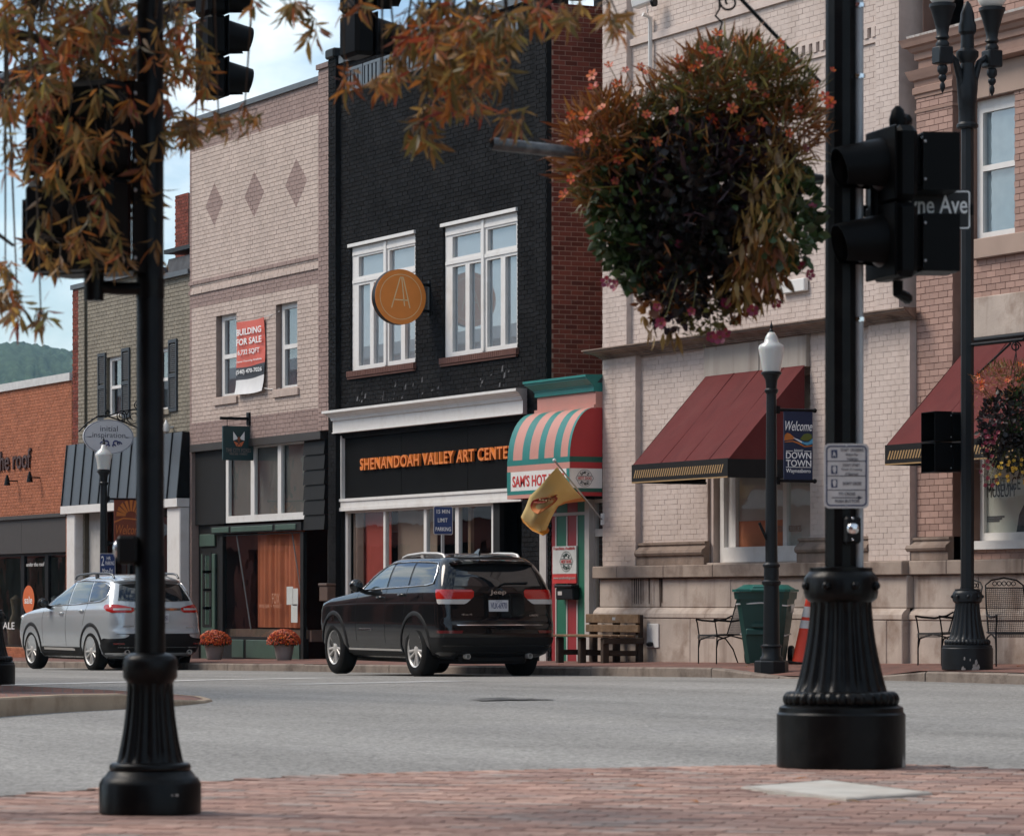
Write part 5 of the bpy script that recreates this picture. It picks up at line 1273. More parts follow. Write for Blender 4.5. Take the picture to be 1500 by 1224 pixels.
# security camera on a white conduit
sc_ = thing('security_camera', 'white security camera on a thin white conduit against the cream upper wall', 'camera', at(950, 160, FY))
xx = fx(950, FY); M().tube([(xx, FY + .03, fz(950, 160)), (xx, FY + .03, fz(950, 26)), (xx, FY - .1, fz(950, 22))], .035, 8).obj('conduit', m_white, sc_, world=True, smooth=50)
pc = at(950, 8, FY - .1)
g = M(); g.bbox(-.17, .17, -.09, .09, -.07, .07, .02); g.xf(Matrix.Translation(pc + Vector((.02, -.1, .05))) @ Matrix.Rotation(R(30), 4, 'Z') @ Matrix.Rotation(R(-12), 4, 'Y')); g.obj('housing', m_white, sc_, world=True)
g = M(); g.lathe([(.07, 0), (.07, .05)], 12, mtx=Matrix.Translation(pc + Vector((.17, -.02, .02))) @ Matrix.Rotation(R(30), 4, 'Z') @ Matrix.Rotation(R(90), 4, 'Y')); g.obj('lens', m_blackmetal, sc_, world=True)
M().tube([pc + Vector((0, 0, -.06)), pc + Vector((.06, -.05, -.12)), pc + Vector((.1, -.08, 0))], .008, 5).obj('cable', m_white, sc_, world=True)

# ---- 7 pink brick building
xa, xb = fx(1333) + .004, fx(1700)
b7 = thing('pink_brick_building', 'pinkish brick building with moulded brown cornice and a museum poster window', 'building', (xa, FY, road_z(xa) + .16))
m_pb = mat('pink_brick', (0.36, 0.232, 0.19), .85, var=.08, vscale=1.5, island=.14, bump=.2, bscale=60)
m_pm = mat('pink_mortar', (0.20, 0.125, 0.10), .95)
m_brst = mat('brownstone_trim', (0.30, 0.195, 0.155), .85, var=.1, vscale=2.5, bump=.15, bscale=40, streak=(0.2, 0.13, 0.1), streak_amt=.4)
PD = FY + .10
def pwall(a0, a1, z0, z1, D, holes=()):
    slab_holes(M(), a0, a1, z0, z1, list(holes), mapS(D), -(FY + .6 - D), 0).obj('wall', m_pm, b7, world=True)
    brick_courses(M(), a0, a1, z0, z1, list(holes), mapS(D), .225, .085, .010, .007).obj('brickwork', m_pb, b7, world=True, kind='stuff')
zc0, zc1 = fz(1335, 113), fz(1345, 57)
px0, px1 = fx(1343, PD), fx(1396, PD)
pwall(xa, px0, zle1, ztop, PD + .10)
pwall(px0, px1, fz(1370, 786, PD), fz(1370, 140, PD), PD)
wu0, wu1 = fx(1426, PD + .2), fx(1489.5, PD + .2); uz1, uz0 = fz(1430, 148, PD + .2), fz(1430, 352, PD + .2)
lw0 = fx(1428, PD + .2); lwz0, lwz1 = fz(1470, 797, PD + .2), fz(1430, 505, PD + .2)
pwall(px1, xb, zle1, ztop, PD + .17, [(wu0, wu1, uz0, uz1), (lw0, xb - 1.5, lwz0, lwz1)])
def mould(p, x0, x1, D, z0, z1, prof, m, name='moulding', e0=1.0):
    n = len(prof); vs = []
    for xx, e in ((x0, -e0), (x1, 0)):
        for d, hh in prof: vs.append((xx + e * max(d, 0), D - d, z0 + hh * (z1 - z0)))
    return M().add(vs, [(k, (k + 1) % n, (k + 1) % n + n, k + n)[::-1] for k in range(n)] + [tuple(range(n)), tuple(range(2 * n - 1, n - 1, -1))]).obj(name, m, p, world=True)
cp = [(-.2, 0), (.02, 0), (.05, .03), (.05, .12), (.02, .14), (.02, .42), (.06, .45), (.06, .62), (.10, .66), (.13, .76), (.18, .80), (.20, .92), (.22, 1.0), (-.2, 1.05)]
mould(b7, xa + .1, xb, PD, zc0, zc1, cp, m_brst, 'cornice')
mould(b7, xa + .12, xb, PD - .16, zc1 + .005, zc1 + .035, [(-.1, 0), (.04, 0), (.05, 1), (-.1, 1.2)], mat('flaking_white_paint', (0.6, 0.57, 0.53), .7, dirt=(0.28, 0.19, 0.15), dscale=7, damount=1.0), 'flaking_edge')
cap = [(-.2, 0), (.02, 0), (.02, .12), (.045, .16), (.045, .38), (.02, .42), (.03, .6), (.07, .66), (.10, .85), (.12, 1.0), (-.2, 1.0)]
kz0, kz1 = fz(1345, 145, PD), fz(1345, 105, PD)
vs = []; n = len(cap)
for xx, e in ((px0, -1), (px1, 1)):
    for d, hh in cap: vs.append((xx + e * max(d, 0), PD - d, kz0 + hh * (kz1 - kz0)))
M().add(vs, [(k, (k + 1) % n, (k + 1) % n + n, k + n)[::-1] for k in range(n)] + [tuple(range(n)), tuple(range(2 * n - 1, n - 1, -1))]).obj('capital', m_brst, b7, world=True)
M().box(px0 - .02, px1 + .02, PD - .02, PD + .1, fz(1345, 166, PD), fz(1345, 162, PD)).obj('collar', m_brst, b7, world=True)
for i, (a, c) in enumerate(((px1, fx(1456, PD + .2)), (fx(1456, PD + .2), xb))):
    M().bbox(a + .01, c - .004, PD + .13, PD + .3, uz1 + .005, zc0 - .003, .008).obj('lintel_stone', mat('tan_stone_panel', (0.36, 0.265, 0.215), .85, var=.08, vscale=3), b7, world=True)
uw = window(b7, wu0, wu1, uz0, uz1, PD + .26, [(.13, .95, .05, .49), (.13, .95, .53, .91)], m_white, m_upglass)
M().box(wu0 + .01, wu1 - .01, PD + .325, PD + .335, uz0, uz1).obj('blind', mat('blue_grey_blind', (0.34, 0.42, 0.44), .8), uw, world=True)
M().bbox(px1 + .3, xb, PD + .08, PD + .3, fz(1440, 378, PD + .1), uz0 - .003, .01).obj('sill_stone', MATS['tan_stone_panel'], b7, world=True)
M().bbox(px1 + .02, xb, PD + .12, PD + .3, lwz1 + .002, fz(1440, 434, PD + .1), .01).obj('lintel_stone', m_stone, b7, world=True)
torus_base(b7, px0 - .08, px1 + .02, PD + .0, zle1 + .002, fz(1370, 786, PD))
dw = window(b7, lw0, xb - 1.5, lwz0, lwz1, PD + .28, [(.03, .5, .06, .98), (.53, .98, .06, .98)], m_white, m_glass, name='display_window')
M().box(lw0, xb - 1.5, PD + .1, PD + .27, lwz0 - .06, lwz0 + .05).obj('sill', m_white, dw, world=True)
# museum poster inside the glass
qx0, qx1 = fx(1434, PD + .26), fx(1434, PD + .26) + 1.75; qz0, qz1 = fz(1440, 783, PD + .26), fz(1440, 650, PD + .26)
po = thing('museum_poster', 'pale heritage museum poster with a portrait drawing, standing in the pink building window', 'poster', (qx0, PD + .33, qz0))
sheet = M().box(qx0, qx1, PD + .335, PD + .345, qz0, qz1).obj('sheet', mat('poster_paper', (0.72, 0.68, 0.62), .7, var=.04), po, world=True)
m_pgrey = mat('poster_grey_print', (0.13, 0.13, 0.14), .7, var=.4, vscale=9); m_pdk = mat('poster_black_print', (0.03, 0.03, 0.035), .7)
zz = lambda py: fz(1450, py, PD + .33)
text_fit('HERITAGE', .80, .17, frame((qx0 + .08, PD + .332, zz(719)), (1, 0, 0)), m_pdk, sheet, depth=.003, world=True)
text_fit('MUSEUM', .66, .17, frame((qx0 + .08, PD + .332, zz(728.5) ), (1, 0, 0)), m_pdk, sheet, depth=.003, world=True)
for k in range(3): M().box(qx0 + .08, qx0 + .5 - .06 * k, PD + .331, PD + .3345, zz(757 + 3 * k) - .012, zz(757 + 3 * k) + .012).obj('fine_print', m_pgrey, sheet, world=True)
def pflat(pts, m, d=.331): 
    g = M(); v = [(qx0 + a, PD + d, qz0 + c) for a, c in pts]; v2 = [(x, y + .003, z) for x, y, z in v]; n = len(v)
    g.add(v + v2, [tuple(range(n))] + [(i, i + n, (i + 1) % n + n, (i + 1) % n) for i in range(n)]); g.obj('portrait', m, sheet, world=True)
pflat([(.78, 0), (.85, .25), (1.0, .42), (1.02, .62), (.92, .78), (.80, .72), (.98, 1.0), (1.22, 1.08), (1.36, .95), (1.30, .7), (1.25, .5), (1.28, .3), (1.32, 0)], m_pgrey)
pflat([(.98, .1), (1.04, .40), (1.14, .52), (1.22, .3), (1.2, .05)], MATS['poster_paper'], .328)
pflat([(.80, .72), (.98, 1.02), (1.24, 1.10), (1.32, .92), (1.12, .95)], m_pdk, .328)
M().box(qx0 + 1.26, qx1, PD + .327, PD + .33, zz(740), zz(712)).obj('blue_block', mat('poster_blue', (0.03, 0.06, 0.16), .6), sheet, world=True)
M().box(qx0 + 1.26, qx1, PD + .327, PD + .33, qz0 + .02, zz(742)).obj('brown_block', mat('poster_brown', (0.28, 0.15, 0.07), .7, var=.5, vscale=8), sheet, world=True)
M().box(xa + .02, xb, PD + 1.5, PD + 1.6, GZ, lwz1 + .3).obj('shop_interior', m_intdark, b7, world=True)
blocks(b7, 'ledge_stone', xa, xb, zle0, zle1, FY - .03, FY + .5, m_ledge, 1.9); blocks(b7, 'plinth_stone', xa, xb, zmo, zle0, FY + .05, FY + .5, m_stone, 2.3, .2)
blocks(b7, 'plinth_stone', xa, xb, GZ, zmb, FY - .02, FY + .5, m_stone, 1.6, .2)
prof = [(0, 0), (.02, 0), (.03, .08), (.025, .45), (.0, .7), (-.04, .9), (-.05, 1.0), (-.2, 1.0), (-.2, 0)]; n = len(prof)
vs = [(xx, FY - d, zmb + hh * (zmo - zmb)) for xx in (xa, xb) for d, hh in prof]
M().add(vs, [(k, (k + 1) % n, (k + 1) % n + n, k + n)[::-1] for k in range(n)] + [tuple(range(n)), tuple(range(2 * n - 1, n - 1, -1))]).obj('plinth_moulding', m_stone, b7, world=True)
M().box(xb - .25, xb, FY + .6, FY + 16, GZ, ztop).box(xa + .1, xb - .25, FY + 15.7, FY + 16, GZ, ztop).obj('side_wall', m_pm, b7, world=True)
M().box(xa + .1, xb - .25, FY + .6, FY + 15.7, ztop - .8, ztop - .5).obj('roof', m_tar, b7, world=True)
xl_, xr_ = fx(1420, PD + .1), xb - 1.4; aD1b = Dof(1297.6, xl_)
maroon_awning('maroon canvas awning with gold striped valance over the museum poster window', xl_, xr_, lwz1 + .0, PD + .1, aD1b, at(1297.6, 653, aD1b).z, .25)
M().tube([(xl_ - .02, PD + .06, lwz1 + .04), (xr_, PD + .06, lwz1 + .04)], .04, 8).obj('awning_bar', m_blackmetal, b7, world=True)

# ---- the street's near side further on: seen only as reflections in the shop windows
rv = thing('red_brick_building', 'long two storey red brick row facing the shops across the street, seen in their windows', 'building', (-38, 8.0, -.2))
m_rvb = paver_mat('distant_red_brick', (0.30, 0.085, 0.055), (0.24, 0.065, 0.045), (0.3, 0.2, 0.16), 0, .21, .075)
ys = 8.0
h1 = []
for i in range(24): h1 += [(-42 - i * 4.6 - 1.4, -42 - i * 4.6, 4.2, 6.0), (-42 - i * 4.6 - 3.4, -42 - i * 4.6 + .2, -.2, 2.6)]
slab_holes(M(), -260, -38, -1.3, 8.2, h1, lambda a, c, d: (a, ys + d, c), -.3, 0).obj('wall', m_rvb, rv, world=True)
M().box(-260, -38, -4, ys - .35, -1.3, 8.0).obj('core', m_intdark, rv, world=True)
M().box(-260.2, -37.8, ys - .1, ys + .35, 8.2, 8.55).box(-260, -38, ys + .003, ys + .12, 3.2, 3.6).obj('cornice', m_white, rv, world=True)
# unseen buildings added behind and beside the viewer, shading the crossing and darkening reflections
def backdrop_building(label, x0, x1, y0, y1, h, m, gx, gy):
    r = thing('brick_building', label, 'building', ((x0 + x1) / 2, (y0 + y1) / 2, 0))
    M().box(x0, x1, y0, y1, -.3, h).obj('wall', m, r, world=True)
    M().box(x0 - .2, x1 + .2, y0 - .2, y1 + .2, h + .003, h + .4).obj('cornice', m_brst, r, world=True)
    for fl_ in (1.0, 4.6, 7.6):
        if fl_ + 2 > h: continue
        x = x0 + 1.2
        while x < x1 - 2:
            for yy in ((y0 - .03, y0 + .02), (y1 - .02, y1 + .03)): M().box(x, x + 1.3, yy[0], yy[1], fl_, fl_ + 2.0).obj('window', m_cgl0, r, world=True)
            x += 2.6
m_cgl0 = mat('dark_window_glass', (0.02, 0.025, 0.03), .05)
backdrop_building('unseen dark brick corner building rising behind the near pavement', -16, 24, -24, -7, 11, m_rvb, 0, 0)
backdrop_building('unseen tan brick building further along the shopping side of the street', -30.5, 10, FY + .1, FY + 16, 10.5, MATS['pink_mortar'], 0, 0)
# far rise that closes the street, a wooded ridge
hv_ = []; hpx = [-2600 + 100 * i for i in range(25)] + [-140 + 5 * i for i in range(96)] + [360 + 90 * i for i in range(17)]; nxh, nyh = len(hpx) - 1, 40
vs = []
for i in range(nxh + 1):
    px = hpx[i]
    for j in range(nyh + 1):
        Z = 1500 + 1500 * (j / nyh)
        X = Z * (px - 750) / F
        prof_h = 197 + 5 * math.sin(px / 90.0 + 1.2) + 1.6 * math.sin(px / 21.) + 12 * math.sin(px / 400.) - .05 * px
        t = j / nyh; hh = (prof_h * 1.0) * (1 - (1 - t) ** 1.7) - 4
        hh += rng.uniform(-2.2, 2.2) * (t > .02)
        vs.append((S_ * X - C_ * Z, C_ * X + S_ * Z, hh))
fs = [(i * (nyh + 1) + j, (i + 1) * (nyh + 1) + j, (i + 1) * (nyh + 1) + j + 1, i * (nyh + 1) + j + 1) for i in range(nxh) for j in range(nyh)]
m_hill = mat('wooded_hillside', (0.045, 0.075, 0.04), .95, var=.6, vscale=.06, detail=4)
o = M().add(vs, fs).obj('hill', m_hill, smooth=180); o['kind'] = 'structure'

# the air between us and the ridge
m_air = bpy.data.materials.new('haze'); m_air.use_nodes = True; t_ = m_air.node_tree; t_.nodes.clear()
o_ = t_.nodes.new('ShaderNodeOutputMaterial'); v_ = t_.nodes.new('ShaderNodeVolumePrincipled')
v_.inputs['Color'].default_value = (0.36, 0.62, 0.86, 1); v_.inputs['Density'].default_value = 0.00008; v_.inputs['Anisotropy'].default_value = 0.2
t_.links.new(v_.outputs[0], o_.inputs['Volume'])
hz = M().box(-6100, 2100, -2600, 6100, -2.8, 225).obj('haze', m_air); hz['kind'] = 'stuff'; hz['label'] = 'pale blue air softening the far wooded ridge'
# ------------------------------------------------------------------ street furniture
m_pole = mat('black_gloss_paint', (0.0022, 0.0022, 0.0024), .34, var=.3, vscale=6, bump=.06, bscale=30, dirt=(0.009, 0.0085, 0.008), dscale=9, damount=.8, spec=.16)
m_farpole = mat('dark_green_grey_paint', (0.008, 0.010, 0.012), .42, var=.2, vscale=5, bump=.05, spec=.3)
m_chip = mat('chipped_paint_patch', (0.36, 0.33, 0.30), .8, var=.3, vscale=20)
def fluted_base(root, s, m, pole_r, pole_h, n=72, flutes=18, facets=16, square=1.0):
    """drum, torus, flared fluted shaft and collar, then the pole"""
    k = s
    M().lathe([(.312 * k, 0), (.318 * k, .006), (.318 * k, .262 * k), (.308 * k, .272 * k), (.306 * k, .296 * k), (.27 * k, .315 * k)], n).obj('drum', m, root, smooth=35)
    t = [(.255 * k, .296 * k)] + [((.255 + .034 * math.sin(PI * i / 8)) * k, (.336 - .038 * math.cos(PI * i / 8)) * k) for i in range(9)] + [(.24 * k, .375 * k)]
    M().lathe(t, 144, flute=(0, 1, 34, .05)).obj('ring', m, root, smooth=50)
    fl = []
    for i in range(15):
        u = i / 14; fl.append(((.152 + .075 * (1 - u) ** 1.7) * k, (.376 + .445 * u) * k))
    M().lathe(fl, 144, flute=(.40 * k, .79 * k, flutes, .085)).obj('fluted_shaft', m, root, smooth=60)
    M().lathe([(.155 * k, .815 * k), (.178 * k, .835 * k), (.184 * k, .86 * k), (.184 * k, .93 * k), (.172 * k, .95 * k), (.156 * k, .965 * k), (.156 * k, .985 * k), (pole_r * .9, .99 * k)], n, flute=(.85 * k, .935 * k, 24, .03)).obj('collar', m, root, smooth=40)
    for i in range(8):
        a = 2 * PI * i / 8 + .3; p = Vector((.186 * k * math.cos(a), .186 * k * math.sin(a), .895 * k)); M().sphere(p, .022 * k, 8, 6).obj('rosette', m, root, smooth=60)
    M().lathe([(pole_r, .96 * k), (pole_r * .93, pole_h)], facets).obj('pole', m, root, smooth=25)

# signal pole beside the utility cover
gp = atz(1232, 1122, 18.57)
rp = thing('signal_pole', 'thick black signal pole on a big fluted base, carrying the large flower basket', 'signal pole', (gp.x, gp.y, NZ), FACE)
fluted_base(rp, 1.0, m_pole, .080, 6.4, facets=12)
M().tube([(.088, -.03, .97), (.088, -.03, 6.2)], .021, 10).obj('conduit', m_steel, rp, smooth=50)
g = M()
for z in (1.3, 2.2, 3.05, 3.4, 3.75): g.lathe([(.028, z), (.028, z + .02)], 8, mtx=Matrix.Translation((.088, -.03, 0))); g.lathe([(.006, 0), (.006, .012)], 6, mtx=Matrix.Translation((.088, -.05, z)) @ Matrix.Rotation(PI / 2, 4, 'X'))
g.obj('conduit_clamp', m_chrome, rp, smooth=40)
# chipped paint at the foot of the drum
g = M(); pts = []
for i in range(9): pts.append((.66 + .035 * i, .0 if i in (0, 8) else random.uniform(.02, .075)))
vs = [(.3195 * math.sin(a + .45), -.3195 * math.cos(a + .45), z) for a, z in pts] + [(.3195 * math.sin(a + .45), -.3195 * math.cos(a + .45), .004) for a, z in pts]
g.add(vs, [(i + 9, i + 10, i + 1, i) for i in range(8)]); g.obj('chipped_paint', m_chip, rp)
# basket bracket: arm, stay and scrolls
br = M(); zt_ = (1122.8 + 1) / 296
def lp(px, py, dz=0.0): return Vector(((px - 1232) / 296.0, dz, (1122.8 - py) / 296.0))
br.tube([lp(1205, -6), lp(1050, -2)], .011, 8); br.tube([lp(1202, 122), lp(1084, -2)], .010, 8)
g2 = []
for i in range(26):
    t = i / 25 * 2.3 * PI; rr = .045 * (1 - i / 34); g2.append(lp(1068, 4) + Vector((-rr * math.cos(t) , 0, -rr * math.sin(t) + .0)))
br.tube(g2, .006, 6); br.tube([lp(1054, -2), lp(1054, 14), lp(1048, 24), lp(1058, 34), lp(1054, 46)], .006, 6)
br.obj('basket_bracket', m_blackmetal, rp, smooth=50)
# open ended pipe arm behind the basket
M().tube([lp(1205, 262, .05), lp(722, 231, -.55)], [.027, .031], 14, caps=False).tube([lp(1205, 262, .05), lp(722, 231, -.55)], [.022, .025], 14, caps=False).obj('pipe_arm', mat('scuffed_dark_pipe', (0.06, 0.06, 0.062), .4, metal=.4, var=.4, vscale=30, dirt=(0.2, 0.2, 0.2), dscale=14, damount=.5), rp, smooth=50)
# push button box
pb = M().bbox(.005, .085, -.155, -.07, lp(0, 797).z, lp(0, 757).z, .012).obj('button_box', m_blackmetal, rp)
M().lathe([(.030, 0), (.030, .012), (.022, .022), (.010, .025)], 20, mtx=Matrix.Translation((lp(1245, 0).x, -.156, lp(0, 775).z)) @ Matrix.Rotation(PI / 2, 4, 'X')).obj('push_button', m_chrome, pb, smooth=40)
M().sphere((lp(1245, 0).x, -.157, lp(0, 760).z), .006, 8, 6).sphere((lp(1245, 0).x, -.157, lp(0, 791).z), .006, 8, 6).obj('screw', m_chrome, pb, smooth=60)
def facing(pt, tilt=0.0): return pt
# crossing instruction sign
sg = thing('crossing_sign', 'white pedestrian crossing instruction sign with blue border above a push button', 'sign', (gp.x, gp.y, NZ), FACE)
def rrect(x0, x1, z0, z1, r, n=6):
    out = []
    for cx, cz, a0 in ((x1 - r, z0 + r, -PI / 2), (x1 - r, z1 - r, 0), (x0 + r, z1 - r, PI / 2), (x0 + r, z0 + r, PI)):
        for i in range(n + 1): a = a0 + PI / 2 * i / n; out.append((cx + r * math.cos(a), cz + r * math.sin(a)))
    return out
m_signwhite = mat('sign_white', (0.56, 0.53, 0.51), .5, var=.05, vscale=6, dirt=(0.42, 0.38, 0.35), dscale=10, damount=.5)
m_navy = mat('navy_print', (0.015, 0.028, 0.085), .5); m_prt = mat('black_print', (0.03, 0.03, 0.045), .6)
SX0, SX1, SZ0, SZ1 = lp(1204.5, 0).x, lp(1270, 0).x, lp(0, 745).z, lp(0, 651).z
YS = -.10
pl = M().prism(rrect(SX0, SX1, SZ0, SZ1, .026), lambda a, c, t: (a, t, c), YS, YS + .004).obj('plate', m_signwhite, sg)
def ring(p_out, p_in, y, m, parent, name):
    n = len(p_out); g = M(); g.add([(a, y, c) for a, c in p_out] + [(a, y, c) for a, c in p_in] + [(a, y + .002, c) for a, c in p_out], [(i, (i + 1) % n, (i + 1) % n + n, i + n) for i in range(n)]); return g.obj(name, m, parent)
ring(rrect(SX0 + .010, SX1 - .010, SZ0 + .010, SZ1 - .010, .022), rrect(SX0 + .017, SX1 - .017, SZ0 + .017, SZ1 - .017, .016), YS - .0015, m_navy, pl, 'border')
def sx(px): return lp(px, 0).x
def szz(py): return lp(0, py).z
def T(s_, xa, xb, ya, yb, m, y=YS - .002, bold=0.0): text_fit(s_, sx(xb) - sx(xa), szz(ya) - szz(yb), frame((sx(xa), y, szz(yb)), (1, 0, 0)), m, pl, bold=bold, depth=.001)
g = M()
for py in (676.5, 698, 718.5): g.box(SX0 + .017, SX1 - .017, YS - .0015, YS - .0005, szz(py) - .002, szz(py) + .002)
g.box(sx(1216), sx(1255), YS - .0015, YS - .0005, szz(729.7) - .0025, szz(729.7) + .0025); g.add([(sx(1254), YS - .0015, szz(726.5)), (sx(1254), YS - .0015, szz(733)), (sx(1261), YS - .0015, szz(729.7))], [(0, 1, 2)])
g.obj('rules', m_prt, pl)
for py in (666, 689, 709):
    o = M().box(sx(1215), sx(1224), YS - .0016, YS - .0006, szz(py + 6), szz(py - 6)).obj('symbol', m_navy, pl)
    g = M()
    if py == 666: g.add([(sx(1219), YS - .0026, szz(661.5)), (sx(1221), YS - .0026, szz(666)), (sx(1222), YS - .0026, szz(671)), (sx(1219.6), YS - .0026, szz(667.5)), (sx(1217), YS - .0026, szz(671)), (sx(1218), YS - .0026, szz(665))], [(5, 4, 3, 2, 1, 0)])
    else: g.add([(sx(1216.8), YS - .0026, szz(py - 2)), (sx(1218), YS - .0026, szz(py - 5)), (sx(1222), YS - .0026, szz(py - 5)), (sx(1222.4), YS - .0026, szz(py)), (sx(1221), YS - .0026, szz(py + 4.5)), (sx(1218.5), YS - .0026, szz(py + 4.5))], [(5, 4, 3, 2, 1, 0)])
    g.obj('figure', m_signwhite, o)
T('START CROSSING', 1229, 1262, 658, 662.5, m_prt); T('Watch For', 1236, 1254, 665, 669, m_prt); T('Vehicles', 1238, 1254, 671, 675.5, m_prt)
T("DON'T START", 1232, 1257, 680, 684.5, m_prt); T('Finish Crossing', 1230, 1260, 687, 691, m_prt); T('If Started', 1236, 1254, 693, 697, m_prt)
T("DON'T CROSS", 1232, 1259, 706.5, 711.5, m_prt, bold=.01); T('TO CROSS', 1225.5, 1250, 721.8, 726.6, m_prt, bold=.01); T('PUSH BUTTON', 1221, 1256, 732.5, 737, m_prt, bold=.01)
g = M()
for py in (654, 742): g.sphere((sx(1237), YS - .001, szz(py)), .005, 8, 6)
g.obj('bolt', m_steel, pl, smooth=60)

# signal heads
m_lens = mat('unlit_signal_lens', (0.03, 0.012, 0.01), .3); m_sigblk = mat('signal_black', (0.0022, 0.0022, 0.0024), .45, var=.25, vscale=10, spec=.09)
def signal_head(root, nsec, y0=0.0, size=.345, dia=.30, vis=.26, dp=.17):
    """housings stacked upward, facing local -y, each with lens and cut-away visor"""
    for i in range(nsec):
        z0 = i * size
        hs = M().bbox(-size / 2, size / 2, y0, y0 + dp, z0 + .004, z0 + size - .004, .03).bbox(-size / 2 - .012, size / 2 + .012, y0 - .014, y0 - .001, z0 + .006, z0 + size - .006, .006).obj('housing', m_sigblk, root)
        M().lathe([(dia / 2, 0), (dia / 2 * .9, .02), (dia / 2 * .6, .035), (.001, .04)], 24, mtx=Matrix.Translation((0, y0 - .014, z0 + size / 2)) @ Matrix.Rotation(PI / 2, 4, 'X')).obj('lens', m_lens, hs, smooth=60)
        g = M(); n = 20; vs = []
        for k in range(n + 1):
            a = -.30 * PI + 1.6 * PI * k / n; ca, sa = math.cos(a), math.sin(a)
            L_ = vis * (.82 + .18 * max(0, (sa + .6) / 1.6))
            for y, r in ((y0 - .014, dia / 2 + .012), (y0 - .014 - L_, dia / 2 * .74 + .008)):
                vs += [(r * ca, y, z0 + size / 2 + r * sa - (.02 if y < y0 - .02 else 0)), ((r - .005) * ca, y, z0 + size / 2 + (r - .005) * sa - (.02 if y < y0 - .02 else 0))]
        for k in range(n):
            a = k * 4; b_ = a + 4
            g.f += [(a, a + 2, b_ + 2, b_), (a + 1, b_ + 1, b_ + 3, a + 3), (a + 2, a + 3, b_ + 3, b_ + 2)]; g.mi += [0, 0, 0]
        g.v = vs; g.obj('visor', m_sigblk, hs, smooth=40)
def box_signal(root, nsec=2, w=.36, h=.345, d=.14, hood=.20, pitch=None):
    for i in range(nsec):
        z0 = i * (pitch or h * 1.03)
        hs = M().bbox(-w / 2, w / 2, 0, d, z0 + .004, z0 + h - .006, .025).obj('housing', m_sigblk, root)
        g = M(); slab_holes(g, -w / 2 - .008, w / 2 + .008, z0, z0 + h - .002, [(-w / 2, w / 2, z0 + .008, z0 + h - .01)], lambda a, c, t: (a, -t, c), .0, hood); g.obj('hood', m_sigblk, hs)
        M().box(-w / 2 + .01, w / 2 - .01, -.012, -.002, z0 + .02, z0 + h - .02).obj('lens', m_lens, hs)
        q = M()
        for zz_ in (z0 + .05, z0 + h - .05): q.sphere((w / 2 + .009, -.01, zz_), .008, 6, 5); q.sphere((-w / 2 - .009, -.01, zz_), .008, 6, 5)
        q.obj('screw', m_steel, hs, smooth=60)
def on_pole(px, py, dfwd=0.0, Z=18.57, base=gp, scale=296.0):
    v = atz(px, py, Z) ; w = v + fw * dfwd; return w
# head with two round visors aimed down the crossing road, and a pair of boxed ones aimed the other way
LEFT = FACE - R(62)
p = on_pole(1290, 413, -.10)
s1 = thing('traffic_signal', 'black two lens signal head with tunnel visors, strapped to the pole with the flower basket', 'traffic signal', (p.x, p.y, p.z), FACE - R(74))
signal_head(s1, 2, size=.375, dia=.25, vis=.24, dp=.12)
M().lathe([(.04, .745), (.045, .79), (.03, .84), (.01, .86)], 14, mtx=Matrix.Translation((0, .08, 0))).tube([(0, .08, .76), (-.03, .14, .80), (-.10, .17, .80)], .028, 8).tube([(0, .08, 0), (0, .08, -.06), (-.03, .14, -.08), (-.10, .17, -.08)], .028, 8).obj('mount', m_sigblk, s1, smooth=40)
p = on_pole(1343, 400, .0)
s2 = thing('pedestrian_signal', 'black pedestrian signal of two square hoods beside the black street name sign', 'pedestrian signal', (p.x, p.y, p.z), FACE + R(97))
box_signal(s2, w=.26, h=.285, d=.085, hood=.185, pitch=.400)
M().bbox(-.05, .05, .086, .24, .05, .63, .02).obj('mount', m_sigblk, s2, smooth=40)
# street name sign
p = on_pole(1232, 304, .17)
ns = thing('street_name_sign', 'black street name sign reading Wayne Ave in white letters with white border', 'street sign', (p.x, p.y, p.z), FACE - R(4))
m_nsblk = mat('sign_black', (0.010, 0.010, 0.011), .4)
x0, x1, z0, z1 = (1286 - 1232) / 296, (1427 - 1232) / 296, -.097, .100
pl2 = M().prism(rrect(x0, x1, z0, z1, .016), lambda a, c, t: (a, t, c), -.004, .0).obj('plate', m_nsblk, ns)
m_sw = mat('reflective_white', (0.93, 0.93, 0.91), .45)
ring(rrect(x0 + .004, x1 - .004, z0 + .004, z1 - .004, .014), rrect(x0 + .011, x1 - .011, z0 + .011, z1 - .011, .01), -.0055, m_sw, pl2, 'border')
text_fit('Wayne Ave', .420, .120, frame((x1 - .437, -.0052, -.046), (1, 0, 0)), m_sw, pl2, bold=.012, depth=.002)
M().bbox(.03, x0 + .02, .002, .03, -.03, .03, .004).obj('bracket_arm', m_blackmetal, ns)
M().bbox(x1 - .0, x1 + .012, -.02, .012, -.03, .03, .004).obj('bracket', m_blackmetal, ns)

# slimmer pole with the push button
gl = atz(220, 1190, 14.52)
lpz = thing('pedestrian_signal_pole', 'slim black pedestrian signal pole on a small fluted base near the kerb', 'signal pole', (gl.x, gl.y, NZ), FACE)
k = .62
sc_ = 379.0
def lz(py): return (880 + .82 * sc_ - py) / sc_
M().lathe([(.190, 0), (.197, .005), (.197, .115), (.192, .124), (.185, .138), (.178, .142), (.160, .165)], 64).obj('drum', m_pole, lpz, smooth=35)
M().lathe([(.14, .150)] + [((.145 + .013 * math.sin(PI * i / 6)), .178 - .018 * math.cos(PI * i / 6)) for i in range(7)] + [(.12, .198)], 64).obj('ring', m_pole, lpz, smooth=50)
fl = [((.089 + .040 * (1 - i / 14) ** 1.8), .198 + .305 * i / 14) for i in range(15)]
M().lathe(fl, 128, flute=(.215, .49, 14, .10)).obj('fluted_shaft', m_pole, lpz, smooth=60)
